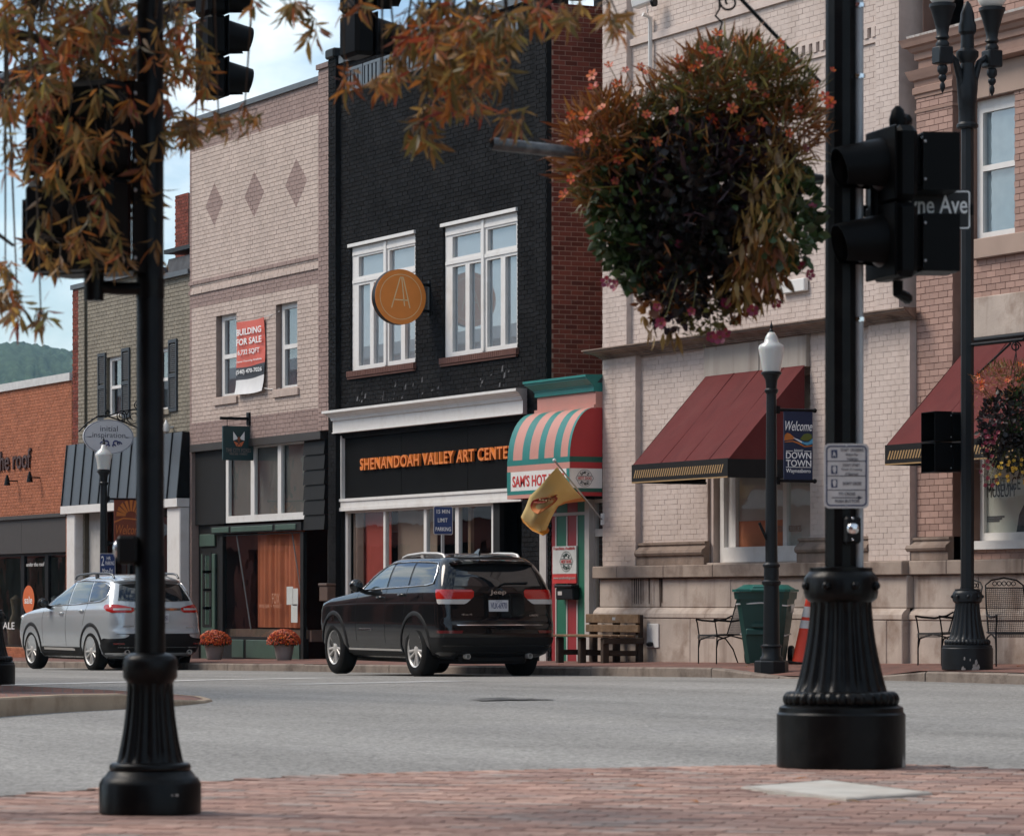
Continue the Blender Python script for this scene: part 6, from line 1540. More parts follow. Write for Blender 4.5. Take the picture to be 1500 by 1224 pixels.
M().lathe([(.088, .50), (.092, .51), (.105, .525), (.106, .585), (.098, .605), (.076, .617), (.060, .62)], 48).obj('collar', m_pole, lpz, smooth=45)
M().lathe([(.0585, .612), (.0585, .99), (.054, 1.0), (.0505, 4.3)], 20).obj('pole', m_pole, lpz, smooth=30)
pb = M().bbox(-.125, -.045, -.06, .05, lz(826), lz(784), .012).obj('button_box', m_blackmetal, lpz)
M().sphere((-.128, -.01, lz(804)), .026, 14, 10, sc=(.6, 1, 1.25)).obj('push_button', m_chrome, pb, smooth=70)
M().box(.095, .105, -.171, -.168, .075, .082).box(.112, .124, -.163, -.160, .074, .083).obj('chipped_paint', m_chip, lpz)
M().tube([(-.03, -.02, lz(423)), (-.12, -.02, lz(423)), (-.20, -.02, lz(420))], .026, 10).lathe([(.038, lz(441)), (.040, lz(400))], 12, mtx=Matrix.Translation((-.215, -.02, 0))).lathe([(.055, lz(436)), (.055, lz(408))], 20).obj('signal_arm', m_pole, lpz, smooth=40)
p = atz(128, 400, 14.5)
s3 = thing('pedestrian_signal', 'black pedestrian signal almost hidden by autumn oak leaves', 'pedestrian signal', (p.x, p.y, p.z), FACE + R(150))
box_signal(s3, w=.42, h=.36)
p = atz(62, 386, 14.9)
s4 = thing('pedestrian_signal', 'black signal box half seen behind the leaf covered pedestrian signal', 'pedestrian signal', (p.x, p.y, p.z), FACE - R(60))
box_signal(s4, 1, w=.16, h=.26, hood=.05)
M().tube([(0, .1, .05), (.05, .2, .0), (.28, .34, -.02)], .02, 8).obj('mount', m_sigblk, s4, smooth=40)

# mast arm over the crossing road, with two signal heads
MD = 11.4
mp_ = at(-13, 1008, MD)
ma = thing('mast_arm_pole', 'tall black mast arm pole on the next corner, its arm reaching over the road', 'mast arm', (mp_.x, mp_.y, road_z(mp_.x) + .10))
fluted_base(ma, .76, m_pole, .075, 6.2, n=48)
az = at(150, 62, MD).z - ma.location.z
xe = at(640, 0, MD).x - mp_.x
M().tube([(0, 0, az), (xe * .5, 0, az + .03), (xe, 0, az + .06)], [.10, .085, .06], 14).lathe([(.13, az - .16), (.13, az + .16)], 16).obj('arm', m_pole, ma, smooth=50)
q = at(264, 15, MD); M().tube([(q.x - mp_.x, 0, az), (q.x - mp_.x, -.02, az - .12), (q.x - mp_.x, -.02, at(264, 110, MD).z - ma.location.z)], [.02, .03, .014], 8).obj('sensor_rod', m_blackmetal, ma, smooth=50)
for nme, px, py, zz_, nb_ in (('black three lens traffic signal hanging against blue sky, its visors clear of the leaves', 318, 145, 0, 1), ('black three lens traffic signal hanging beyond the oak twigs over the black building roofline', 533, 86, 0, 1)):
    p = at(px, py, MD)
    t = thing('traffic_signal', nme, 'traffic signal', (p.x, MD, p.z), PI, 'traffic signals on the mast arm')
    signal_head(t, 3, y0=-.03, size=.352, dia=.30, vis=.27)
    top = az + ma.location.z - p.z
    M().tube([(0, .05, 1.04), (0, .05, max(top, 1.1)), ], .03, 8).tube([(0, .06, .5), (.30, .06, .52)], .022, 8).obj('hanger', m_sigblk, t, smooth=40)
    q = M(); cpts = [Vector((-.2 + .07 * math.cos(a), .1, 1.05 + .16 * math.sin(a))) for a in np.linspace(0, 2 * PI, 18)]; q.tube(cpts, .006, 5); q.obj('cable', m_sigblk, t, smooth=50)

# far double globe lamp post
wx = at(1417, 978, KY + .5); wz = walk_z(wx.x, KY + .5)
dl = thing('street_lamp', 'tall dark double globe street lamp on a chipped fluted base outside the pink building', 'street lamp', (wx.x, KY + .5, wz), 0)
fluted_base(dl, 1.0, m_farpole, .086, 6.85, facets=8, n=48)
g = M()
for i in range(16):
    a = R(-62) + random.uniform(.3, .95); z = random.uniform(.0, .16) * random.random() + (.0 if i < 16 else .05); s_ = random.uniform(.012, .04)
    vs = [(.3265 * math.cos(a + dx_ * s_), .3265 * math.sin(a + dx_ * s_), max(.004, z + dz_ * s_)) for dx_, dz_ in ((-1.6, -.6), (.4, -1), (1.8, 0), (.6, 1.1), (-1, .8))]
    g.add(vs, [(0, 1, 2, 3, 4)])
g.obj('chipped_paint', m_chip, dl)
m_globe = mat('frosted_globe', (0.78, 0.77, 0.72), .35, var=.03, spec=.6)
M().lathe([(.12, 6.6), (.135, 6.62), (.135, 6.65), (.11, 6.68), (.11, 6.9), (.12, 6.92), (.12, 7.0), (.13, 7.1), (.10, 7.25), (.085, 7.4), (.14, 7.48), (.14, 7.54), (.085, 7.58), (.08, 7.74), (.11, 7.78), (.11, 7.86), (.09, 7.92), (.085, 8.0), (.045, 8.12), (.01, 8.16)], 20).obj('finial', m_farpole, dl, smooth=35)
for sg_ in (-1, 1):
    am = M(); am.tube([(0, sg_ * .05, 6.85), (0, sg_ * .10, 7.2), (0, sg_ * .17, 7.42), (0, sg_ * .26, 7.48), (0, sg_ * .33, 7.47)], [.07, .05, .04, .045, .05], 10)
    am.bbox(-.10, .10, sg_ * .36 - .10, sg_ * .36 + .10, 7.37, 7.58, .015); arm = am.obj('arm', m_farpole, dl, smooth=40)
    mt = Matrix.Translation((0, sg_ * .36, 0))
    M().lathe([(.005, 7.02), (.03, 7.07), (.035, 7.11), (.02, 7.15), (.05, 7.19), (.05, 7.22), (.035, 7.24), (.065, 7.28), (.065, 7.33), (.05, 7.36)], 16, mtx=mt).obj('pendant', m_farpole, arm, smooth=40)
    M().lathe([(.08, 7.585), (.085, 7.62), (.06, 7.66), (.09, 7.69), (.07, 7.73), (.085, 7.82), (.13, 7.98), (.155, 8.05), (.165, 8.06), (.165, 8.10), (.1, 8.12)], 20, mtx=mt).obj('lamp_cup', m_farpole, arm, smooth=40)
    M().sphere((0, sg_ * .36, 8.26), .19, 20, 14).obj('globe', m_globe, arm, smooth=60)
dl.scale = (.967, .967, .983)
p = at(1384, 692, KY + .38)
s5 = thing('pedestrian_signal', 'black pedestrian signal of two hoods fixed to the double globe lamp post', 'pedestrian signal', (p.x, p.y, p.z), R(-8))
box_signal(s5, w=.40, h=.36, d=.16, hood=.22)
M().tube([(0, .15, .18), (.0, .3, .18)], .03, 8).tube([(0, .15, .55), (0, .3, .55)], .03, 8).obj('mount', m_sigblk, s5, smooth=40)

# single acorn globe lamps along the far kerb
m_acorn = bpy.data.materials.new('ribbed_glass_globe'); m_acorn.use_nodes = True; MATS['ribbed'] = m_acorn
_p = m_acorn.node_tree.nodes['Principled BSDF']; _p.inputs['Base Color'].default_value = (0.74, 0.75, 0.72, 1); _p.inputs['Roughness'].default_value = .22; _p.inputs['Transmission Weight'].default_value = .25; _p.inputs['Subsurface Weight'].default_value = .2
def acorn_lamp(px, D, label, hh, bowl=False):
    q = at(px, 900, D); t = thing('street_lamp', label, 'street lamp', (q.x, D, walk_z(q.x, D)), 0, 'globe lamps along the far kerb')
    M().lathe([(.225, 0), (.225, .15), (.205, .165)], 8, mtx=Matrix.Rotation(PI / 8, 4, 'Z')).obj('base', m_farpole, t, smooth=20)
    M().lathe([(.15, .16), (.15, .20), (.125, .23), (.125, .33), (.14, .345), (.14, .36), (.108, .38), (.100, 1.14), (.125, 1.17), (.125, 1.20), (.098, 1.22), (.098, 1.38), (.115, 1.40), (.115, 1.42), (.085, 1.45)], 72, flute=(.39, 1.13, 14, .08)).obj('fluted_shaft', m_farpole, t, smooth=40)
    pole = M().lathe([(.082, 1.44), (.066, hh - .75)], 12).obj('pole', m_farpole, t, smooth=25)
    M().lathe([(.075, hh - .80), (.09, hh - .77), (.09, hh - .75), (.07, hh - .73), (.08, hh - .62), (.12, hh - .55), (.135, hh - .545), (.135, hh - .52), (.10, hh - .50)], 24).obj('capital', m_farpole, t, smooth=40)
    if bowl: prof = [(.09, hh - .50), (.12, hh - .49), (.145, hh - .30), (.17, hh - .22), (.165, hh - .19), (.12, hh - .13), (.06, hh - .08), (.045, hh - .02), (.02, hh)]
    else: prof = [(.115, hh - .51), (.12, hh - .49), (.15, hh - .33), (.168, hh - .235), (.172, hh - .20), (.16, hh - .165), (.10, hh - .13), (.085, hh - .08), (.075, hh - .05), (.045, hh), (.02, hh + .01)]
    M().lathe(prof, 64, flute=(hh - .5, hh - .2, 24, .025)).obj('globe', m_acorn, t, smooth=50)
    M().lathe([(.03, hh + .0), (.03, hh + .03), (.012, hh + .05), (.022, hh + .08), (.008, hh + .12), (.002, hh + .16)], 10).obj('finial', m_farpole, t, smooth=50)
    return t
l1 = acorn_lamp(1130, KY + .4, 'green black street lamp with ribbed acorn globe, navy banner and maroon awning behind', 4.46)
M().tube([(0, -.07, 1.75), (-.02, -.17, 1.97)], .02, 8).box(-.02, .02, -.08, -.06, 1.6, 1.8).obj('flag_holder', m_blackmetal, l1)
l2 = acorn_lamp(152, KY + .4, 'street lamp with bowl shaped globe before the oval shop sign, orange banner on its post', 4.24, True)

def banner(px0, px1, py0, py1, lamp, label, m, D0, name='banner'):
    X = lamp.location.x; z1 = at(px0, py0, D0).z; z0 = at(px0, py1, D0).z
    ya, yb = D0, Dof(px1, X)
    t = thing(name, label, 'banner', (X, ya, z0))
    arms = M()
    for z in (z1 - .02, z0 + .02): arms.tube([(X, lamp.location.y + .05, z), (X, yb + .03, z)], .022, 8); arms.sphere((X, yb + .035, z), .032, 8, 6); arms.box(X - .04, X + .04, lamp.location.y + .05, lamp.location.y + .11, z - .05, z + .05)
    arms.obj('arms', m_blackmetal, t, world=True, smooth=50)
    cl = M().bbox(X - .012, X + .012, ya, yb, z0, z1, .004).obj('cloth', m, t, world=True)
    return t, cl, X + .0125, ya, yb, z0, z1
m_nv = mat('navy_banner', (0.012, 0.022, 0.06), .6, var=.08)
t, cl, X, ya, yb, z0, z1 = banner(1148, 1190, 598, 706, l1, 'navy Welcome Downtown Waynesboro banner hanging from the acorn globe lamp', m_nv, Dof(1148, l1.location.x))
bw_, bh_ = yb - ya, z1 - z0
def bp(a, c, d=.001): return Vector((X + d, ya + bw_ * a, z0 + bh_ * c))
def bt(s_, a0, a1, c0, c1, m=m_sw, bold=0.0, shear=0.0, nm='lettering'): text_fit(s_, bw_ * (a1 - a0), bh_ * (c1 - c0), frame(bp(a0, c0), (0, 1, 0)), m, cl, nm, bold=bold, shear=shear, depth=.003, world=True)
bt('Welcome', .04, .98, .70, .83, bold=.0, shear=.35); bt('historic', .34, .66, .415, .455, shear=.3)
bt('DOWN', .06, .94, .32, .41, bold=.012); bt('TOWN', .06, .94, .215, .305, bold=.012); bt('Waynesboro', .06, .92, .115, .185, bold=.008)
def bpoly(pts, m, d): 
    g = M(); v = [bp(a, c, d) for a, c in pts]; n = len(v); g.add(v + [p_ - Vector((d, 0, 0)) for p_ in v], [tuple(range(n))] + [(i, i + n, (i + 1) % n + n, (i + 1) % n) for i in range(n)]); g.obj('emblem', m, cl, world=True)
m_eo, m_egr, m_ebl, m_ew = mat('emblem_orange', (0.55, 0.17, 0.03), .6), mat('emblem_olive', (0.11, 0.13, 0.02), .6), mat('emblem_blue', (0.10, 0.36, 0.55), .6), m_sw
bpoly([(.0, .565), (.02, .64), (.10, .67), (.2, .66), (.32, .62), (.40, .60), (.3, .58), (.2, .575)], m_eo, .002)
bpoly([(.55, .59), (.68, .655), (.82, .67), (.95, .655), (.97, .60), (.82, .565), (.66, .57)], m_egr, .002)
bpoly([(.3, .61), (.5, .585), (.7, .545), (.85, .55), (.99, .60), (.99, .53), (.8, .505), (.62, .53), (.45, .57)], m_ebl, .003)
bpoly([(.3, .605), (.45, .588), (.62, .552), (.6, .54), (.45, .57)], m_ew, .004)
bpoly([(.02, .55), (.3, .565), (.5, .545), (.72, .495), (.98, .51), (.98, .495), (.72, .48), (.5, .52), (.3, .55), (.02, .54)], m_eo, .002)
g = M()
for c in (.425, .205): g.box(X, X + .003, ya + bw_ * .06, ya + bw_ * (.94 if c < .3 else .3), z0 + bh_ * c - .004, z0 + bh_ * c + .004)
g.box(X, X + .003, ya + bw_ * .7, ya + bw_ * .94, z0 + bh_ * .425 - .004, z0 + bh_ * .425 + .004); g.obj('rules', m_sw, cl, world=True)
m_ob_ = mat('rust_banner', (0.20, 0.045, 0.02), .6, var=.1)
t, cl, X, ya, yb, z0, z1 = banner(167, 212, 729, 797, l2, 'rust orange Welcome banner with a sunburst, on the bowl globe lamp', m_ob_, Dof(167, l2.location.x))
bw_, bh_ = yb - ya, z1 - z0
bt('Welcome', .06, .94, .22, .42, mat('banner_orange_print', (0.55, 0.17, 0.04), .6), shear=.3)
for k in range(9):
    a = .12 + 2.9 * k / 8; c_, s_ = math.cos(a), math.sin(a); n_ = (-s_ * .022, c_ * .022)
    bpoly([(.55 + .18 * c_ - n_[0], .62 + .10 * s_ - n_[1]), (.55 + .48 * c_ - 2.2 * n_[0], .62 + .34 * s_ - 2.2 * n_[1]), (.55 + .48 * c_ + 2.2 * n_[0], .62 + .34 * s_ + 2.2 * n_[1]), (.55 + .18 * c_ + n_[0], .62 + .10 * s_ + n_[1])], m_eo, .002)
bpoly([(.0, .5), (.3, .58), (.7, .56), (1.0, .5), (1.0, .47), (.7, .53), (.3, .55), (.0, .46)], m_eo, .002)
# parking signs
m_pblue = mat('parking_blue', (0.018, 0.05, 0.17), .5)
def parking_sign(px, py0, py1, D, w, label, lines, post=True, cat='parking sign'):
    q = at(px, (py0 + py1) / 2, D); X = q.x; z1, z0 = at(px, py0, D).z, at(px, py1, D).z
    t = thing('parking_sign', label, cat, (X, D, walk_z(X, D)))
    if post: M().box(X - .02, X + .012, D - .022, D + .022, walk_z(X, D), z1 - .03).obj('post', m_steel, t, world=True)
    pl = M().prism(rrect(D - w / 2, D + w / 2, z0, z1, .03), lambda a, c, tt: (X + tt, a, c), .018, .014).obj('plate', m_signwhite, t, world=True)
    M().prism(rrect(D - w / 2 + .012, D + w / 2 - .012, z0 + .012, z1 - .012, .022), lambda a, c, tt: (X + tt, a, c), .0205, .0185).obj('face', m_pblue, pl, world=True)
    h = z1 - z0
    for s_, a0, a1, c0, c1 in lines: text_fit(s_, w * (a1 - a0), h * (c1 - c0), frame((X + .021, D - w / 2 + w * a0, z0 + h * c0), (0, 1, 0)), m_sw, pl, bold=.01, depth=.002, world=True)
    return t
parking_sign(648.5, 741, 783, KY + .3, .33, 'blue fifteen minute limit parking sign on a post behind the black car', [('15 MIN', .16, .84, .74, .88), ('LIMIT', .22, .72, .44, .58), ('PARKING', .10, .90, .13, .27)])
t = parking_sign(157, 810, 858, KY + .25, .32, 'blue two hour parking sign low on the bowl globe lamp above the silver car', [('2', .10, .28, .62, .92), ('HR', .45, .70, .80, .90), ('PARKING', .36, .92, .64, .76), ('Mon-Fri', .16, .84, .40, .54), ('8am-5pm', .10, .90, .16, .30)], post=True)

# wheeled bin
q = at(1122, 973, FY - .85); wz = walk_z(q.x, FY - .85)
bn = thing('wheelie_bin', 'dark green wheeled refuse bin tied with white cords, marked WPRD', 'bin', (q.x, FY - .85, wz), R(52))
m_bin = mat('dark_green_plastic', (0.008, 0.052, 0.045), .42, var=.1, vscale=4, bump=.05); m_lid = mat('green_lid_plastic', (0.012, 0.115, 0.095), .42, var=.08, vscale=4)
def frustum(b, x0, x1, y0, y1, X0, X1, Y0, Y1, z0, z1, c=.05):
    def ring_(x0, x1, y0, y1, z): return [(x0 + c, y0, z), (x1 - c, y0, z), (x1, y0 + c, z), (x1, y1 - c, z), (x1 - c, y1, z), (x0 + c, y1, z), (x0, y1 - c, z), (x0, y0 + c, z)]
    b.add(ring_(x0, x1, y0, y1, z0) + ring_(X0, X1, Y0, Y1, z1), [(i, (i + 1) % 8, (i + 1) % 8 + 8, i + 8) for i in range(8)] + [tuple(range(7, -1, -1)), tuple(range(8, 16))])
bn.scale = (1.12, 1.08, 1.0)
g = M(); frustum(g, -.22, .22, -.26, .22, -.325, .325, -.40, .36, .02, .97, .06); frustum(g, -.335, .335, -.41, .37, -.345, .345, -.42, .38, .90, 1.0, .06); g.bbox(-.2, .2, -.36, -.30, .40, .5, .02); g.box(-.12, .12, -.375, -.33, .52, .57)
g.obj('body', m_bin, bn, smooth=30)
g = M(); frustum(g, -.36, .36, -.45, .40, -.36, .36, -.45, .40, 1.003, 1.035, .06); frustum(g, -.33, .33, -.40, .36, -.24, .24, -.26, .28, 1.036, 1.10, .06); g.bbox(-.12, .12, -.49, -.42, 1.0, 1.05, .015); g.bbox(-.1, .1, -.43, -.2, 1.04, 1.085, .015)
g.obj('lid', m_lid, bn, smooth=30)
g = M(); g.tube([(-.25, .38, .98), (-.25, .50, 1.0), (.25, .50, 1.0), (.25, .38, .98)], .02, 8); g.obj('handle', m_bin, bn, smooth=50)
for s_ in (-.27, .27): M().lathe([(.02, -.03), (.12, -.03), (.13, -.015), (.13, .015), (.12, .03), (.02, .03)], 20, mtx=Matrix.Translation((s_, .30, .13)) @ Matrix.Rotation(PI / 2, 4, 'Y')).obj('wheel', m_blackmetal, bn, smooth=40)
for z, k in ((.83, .30), (.42, .265)):
    pts = [(-k - .012, .30 - (.83 - z) * .25, z - .02), (-k - .012, -.36 + (.83 - z) * .28, z), (0, -.392 + (.83 - z) * .31, z + .02), (k + .01, -.36 + (.83 - z) * .28, z - .02), (k + .012, .30 - (.83 - z) * .25, z)]
    M().tube(pts, .011, 6).obj('cord', m_white, bn, smooth=50)
# its marking, on the side that faces the crossing
sl = math.atan2(.105, .95)
mt = Matrix.Translation((.311, -.10, .72)) @ Matrix.Rotation(sl, 4, 'Y')
mt = Matrix.Translation((.3115, -.06, .715)) @ Matrix(((0, math.sin(sl), math.cos(sl), 0), (1, 0, 0, 0), (0, math.cos(sl), -math.sin(sl), 0), (0, 0, 0, 1)))
text_fit('WPRD', .27, .11, mt, m_sw, bn, bold=.03, depth=.003)

# traffic cone
q = at(1177, 968, FY - .55)
cn = thing('traffic_cone', 'tall orange traffic cone with two white bands, leaning by the bin', 'traffic cone', (q.x, FY - .55, walk_z(q.x, FY - .55)))
cn.rotation_euler = (R(-3.0), R(3), 0)
m_or = mat('cone_orange', (0.72, 0.055, 0.02), .5, var=.06); m_bnd = mat('cone_white_band', (0.62, 0.62, 0.60), .4)
def crr(z): return .165 - .135 * (z / .9)
M().lathe([(crr(.02), .02), (crr(.48), .48), (crr(.482), .482), (crr(.86), .86), (.034, .90), (.02, .92)], 24).obj('body', m_or, cn, smooth=40)
for z0, z1 in ((.49, .60), (.645, .79)): M().lathe([(crr(z0) + .003, z0), (crr(z1) + .003, z1)], 24, caps=False).obj('band', m_bnd, cn, smooth=60)
M().bbox(-.2, .2, -.2, .2, 0, .03, .01).obj('foot', m_blackmetal, cn)

# bench of weathered boards
yb_ = FY - .28; ys_ = FY - .93
bx0, bx1 = at(862, 970, yb_).x, at(939, 970, yb_).x
be = thing('bench', 'weathered brown wooden bench standing against the cream bank plinth', 'bench', (bx0, FY - .6, walk_z(bx0, FY - .6)))
m_wood = mat('weathered_wood', (0.17, 0.105, 0.06), .8, var=.3, vscale=9, bump=.35, bscale=30, dirt=(0.27, 0.2, 0.14), dscale=5, damount=.5); m_wdark = mat('dark_timber', (0.055, 0.038, 0.028), .8, var=.25, vscale=6, bump=.3)
L_ = bx1 - bx0; gz0 = walk_z(bx0, FY - .6)
for z0, z1 in ((.47, .585), (.61, .745)):
    g = M(); g.bbox(bx0, bx1, yb_ - .05, yb_ - .015, gz0 + z0, gz0 + z1, .008); g.obj('back_slat', m_wood, be, world=True)
for k in range(4): M().bbox(bx0 - .04, bx1 + .0, ys_ + k * .14, ys_ + k * .14 + .125, gz0 + .40, gz0 + .435, .008).obj('seat_slat', m_wood, be, world=True)
for xx in (bx0 + .12, (bx0 + bx1) / 2, bx1 - .12):
    M().bbox(xx - .05, xx + .05, ys_ + .05, ys_ + .15, gz0 - .02, gz0 + .395, .01).obj('leg', m_wdark, be, world=True)
    M().bbox(xx - .05, xx + .05, yb_ - .012, yb_ + .08, gz0 - .02, gz0 + .74, .01).obj('leg', m_wdark, be, world=True)
    M().bbox(xx - .03, xx + .03, ys_ + .155, yb_ - .014, gz0 + .12, gz0 + .2, .01).obj('stretcher', m_wdark, be, world=True)
M().bbox(bx1 - .05, bx1 + .0, ys_ + .03, yb_ + .06, gz0 + .30, gz0 + .39, .01).obj('rail', m_wdark, be, world=True)
M().box(bx0 + .92, bx0 + 1.02, yb_ - .053, yb_ - .0505, gz0 + .655, gz0 + .70).obj('plaque', m_steel, be, world=True)

# wrought iron patio chairs
m_mesh = bpy.data.materials.new('wire_mesh'); m_mesh.use_nodes = True
_t = m_mesh.node_tree; _p = _t.nodes['Principled BSDF']; _p.inputs['Base Color'].default_value = (0.02, 0.02, 0.02, 1); _p.inputs['Roughness'].default_value = .5
def patio_chair(px, D, rz, label):
    q = at(px, 970, D); t = thing('patio_chair', label, 'chair', (q.x, D, walk_z(q.x, D)), rz, 'wrought iron patio chairs along the plinth')
    m = m_blackmetal; w, d = .27, .25
    for sx_ in (-1, 1):
        g = M(); g.tube([(sx_ * w, -d, 0), (sx_ * w, -d - .0, .22), (sx_ * w, -d + .01, .40), (sx_ * w, -d - .02, .58), (sx_ * w, -d - .04, .63)], .011, 6); g.obj('leg', m, t, smooth=50)
        g = M(); g.tube([(sx_ * w, d + .14, 0), (sx_ * w, d + .06, .2), (sx_ * w, d - .06, .35), (sx_ * w, -.02, .40), (sx_ * w, -d + .03, .34), (sx_ * w, -d, .22)], .011, 6); g.obj('leg', m, t, smooth=50)
        g = M(); g.tube([(sx_ * w, -d - .04, .63), (sx_ * w, -d + .05, .615), (sx_ * w, 0, .60), (sx_ * w, d - .06, .63), (sx_ * (w - .02), d + .03, .68)], [.012, .016, .016, .014, .011], 6); g.obj('arm', m, t, smooth=50)
    g = M(); g.tube([(-w + .02, d - .05, .40), (-w + .02, d + .06, .72), (-w + .03, d + .14, 1.0), (-w * .6, d + .16, 1.06), (0, d + .165, 1.09), (w * .6, d + .16, 1.06), (w - .03, d + .14, 1.0), (w - .02, d + .06, .72), (w - .02, d - .05, .40)], .011, 6)
    for k in range(5):
        c_ = Vector((-.12 + .06 * k, d + .15, 1.02)); g.tube([c_ + Vector((.026 * math.cos(a), 0, .026 * math.sin(a))) for a in np.linspace(0, 2 * PI, 12)], .006, 5)
    g.tube([(-w + .03, d + .13, .965), (w - .03, d + .13, .965)], .008, 5); g.obj('back_frame', m, t, smooth=50)
    # mesh panels: real wires
    g = M()
    for k in range(1, 20): f_ = k / 20; x = (-w + .03) + (2 * w - .06) * f_; g.tube([(x, d - .04, .42), (x, d + .06, .72), (x, d + .128, .965)], .0035, 3, caps=False)
    for k in range(1, 22): f_ = k / 22; y = d - .04 + .168 * f_ ** .9; z = .42 + .545 * f_; g.tube([(-w + .03, y, z), (w - .03, y, z)], .0035, 3, caps=False)
    g.obj('back_mesh', m_mesh, t)
    g = M(); g.tube([(-w, -d, .40), (w, -d, .40), (w, d - .04, .415), (-w, d - .04, .415), (-w, -d, .40)], .010, 6); g.obj('seat_frame', m, t, smooth=50)
    g = M()
    for k in range(1, 20): x = -w + 2 * w * k / 20; g.tube([(x, -d - .02, .36), (x, -d - .015, .41), (x, d - .04, .42)], .0035, 3, caps=False)
    for k in range(20): y = -d + (2 * d - .04) * k / 19; g.tube([(-w, y, .412), (w, y, .412)], .0035, 3, caps=False)
    for k in range(4): g.tube([(-w, -d - .02, .36 + .012 * k), (w, -d - .02, .36 + .012 * k)], .0035, 3, caps=False)
    g.obj('seat_mesh', m_mesh, t)
    return t
patio_chair(1059, FY - .65, R(0), 'black wire patio chair facing the road, tucked beside the green bin')
patio_chair(1386, FY - .65, R(2), 'black wire patio chair partly hidden by the double globe lamp base')
patio_chair(1483, FY - .8, R(72), 'black wire patio chair with scrolled back beneath the museum poster')

# flower pots with orange mums
m_pot = mat('pale_grey_pot', (0.34, 0.34, 0.33), .7, var=.1, vscale=5)
m_mum = leaf_mat('mum_orange', (0.56, 0.085, 0.015), .2, .4); m_mumg = leaf_mat('mum_green', (0.03, 0.06, 0.02), .2, .4)
def mum(px, D, label):
    q = at(px, 968, D); t = thing('flower_pot', label, 'flower pot', (q.x, D, walk_z(q.x, D)), random.uniform(0, 6), 'potted mums by the wine shop')
    M().lathe([(.13, 0), (.14, .01), (.185, .26), (.20, .265), (.20, .31), (.18, .31), (.17, .26)], 28).obj('pot', m_pot, t, smooth=40)
    f = M(); gr = M()
    for k in range(900):
        a, b_ = random.uniform(0, 2 * PI), random.uniform(0, 1); th = math.acos(1 - b_ * 1.18) if b_ < .98 else 1.5
        rr = .30 * random.uniform(.92, 1.06) * (1 + .06 * math.sin(3 * a + 2) + .05 * math.sin(5 * a))
        p = Vector((rr * math.sin(th) * math.cos(a), rr * math.sin(th) * math.sin(a), .33 + .235 * math.cos(th) * random.uniform(.93, 1.05)))
        nrm = Vector((math.sin(th) * math.cos(a), math.sin(th) * math.sin(a), math.cos(th) + .3)).normalized(); u_ = nrm.orthogonal().normalized(); v_ = nrm.cross(u_); s_ = random.uniform(.014, .024); ro = random.uniform(0, 1)
        pts = [p + (u_ * math.cos(ro + 2 * PI * i / 6) + v_ * math.sin(ro + 2 * PI * i / 6)) * s_ * random.uniform(.8, 1.1) - nrm * .004 for i in range(6)] + [p + nrm * s_ * .5]
        f.add(pts, [(i, (i + 1) % 6, 6) for i in range(6)])
        if k % 2 == 0:
            d_ = .86; pp = Vector((p.x * d_, p.y * d_, .33 + (p.z - .33) * d_ - .02)); s_ = .035
            gr.add([pp + u_ * s_, pp + v_ * s_ * .5, pp - u_ * s_, pp - v_ * s_ * .5], [(0, 1, 2, 3)])
    f.obj('blossoms', m_mum, t, kind='stuff'); gr.obj('foliage', m_mumg, t, kind='stuff')
    return t
mum(314, FY - .55, 'orange mums in a pale pot near the green door of the wine shop')
mum(416, FY - .55, 'orange mums in a pale pot under the rust curtained shop window')
# white low stand half hidden behind the black car
q = at(688, 972, FY - .8)
ws_ = thing('folding_sign_stand', 'low white board stand on the pavement, seen beneath the black car', 'board stand', (q.x, FY - .8, walk_z(q.x, FY - .8)))
M().bbox(-.62, .62, -.02, .02, .05, .5, .008).obj('board', m_white, ws_)
for s_ in (-.58, .58): M().bbox(s_ - .05, s_ + .05, -.22, .22, 0, .05, .01).obj('foot', m_white, ws_)
# oval shop sign with scroll bracket
m_osign = mat('pale_grey_sign', (0.62, 0.63, 0.66), .5, var=.04); m_bord = mat('slate_border', (0.16, 0.18, 0.24), .5); m_inkb = mat('charcoal_lettering', (0.05, 0.06, 0.085), .6); m_indigo = mat('indigo_flourish', (0.035, 0.045, 0.16), .6)
ow = fx(222); oD0, oD1 = Dof(121.5, ow), Dof(195.5, ow); ocy = (oD0 + oD1) / 2
zt_, zb_ = at(158, 614.5, ocy).z, at(158, 665, ocy).z; ocz = (zt_ + zb_) / 2; oa, oc = (oD1 - oD0) / 2, (zt_ - zb_) / 2
os_ = thing('oval_sign', 'oval grey shop sign reading initial inspiration, hung from a black scroll bracket', 'sign', (ow, ocy, zb_))
el = [(ocy + oa * math.cos(2 * PI * i / 48), ocz + oc * math.sin(2 * PI * i / 48)) for i in range(48)]
ob = M().prism(el, lambda a, c, t: (ow + t, a, c), .02, -.02).obj('board', m_osign, os_, world=True)
g = M()
for i in range(48):
    k = (i + 1) % 48
    def sc_e(p, f): return (ow + .0225, ocy + (p[0] - ocy) * f, ocz + (p[1] - ocz) * f)
    g.quad(sc_e(el[i], .985), sc_e(el[k], .985), sc_e(el[k], .955), sc_e(el[i], .955))
g.obj('border', m_bord, ob, world=True)
def ot(s_, y0, y1, z0, z1, m, bold=0.0): text_fit(s_, (y1 - y0), (z1 - z0), frame((ow + .0215, y0, z0), (0, 1, 0)), m, ob, bold=bold, depth=.003, world=True)
ot('initial', ocy - oa * .33, ocy + oa * .36, ocz + oc * .32, ocz + oc * .64, m_inkb, -.004); ot('inspiration', ocy - oa * .64, ocy + oa * .66, ocz - oc * .14, ocz + oc * .24, m_inkb, -.004)
g = M()
for sg_ in (-1, 1):
    for k in range(5): yy = ocy + sg_ * oa * (.70 + .05 * k); s_ = .012 - .0015 * k; g.box(ow + .0215, ow + .024, yy - s_, yy + s_, ocz - oc * .02 - s_, ocz - oc * .02 + s_)
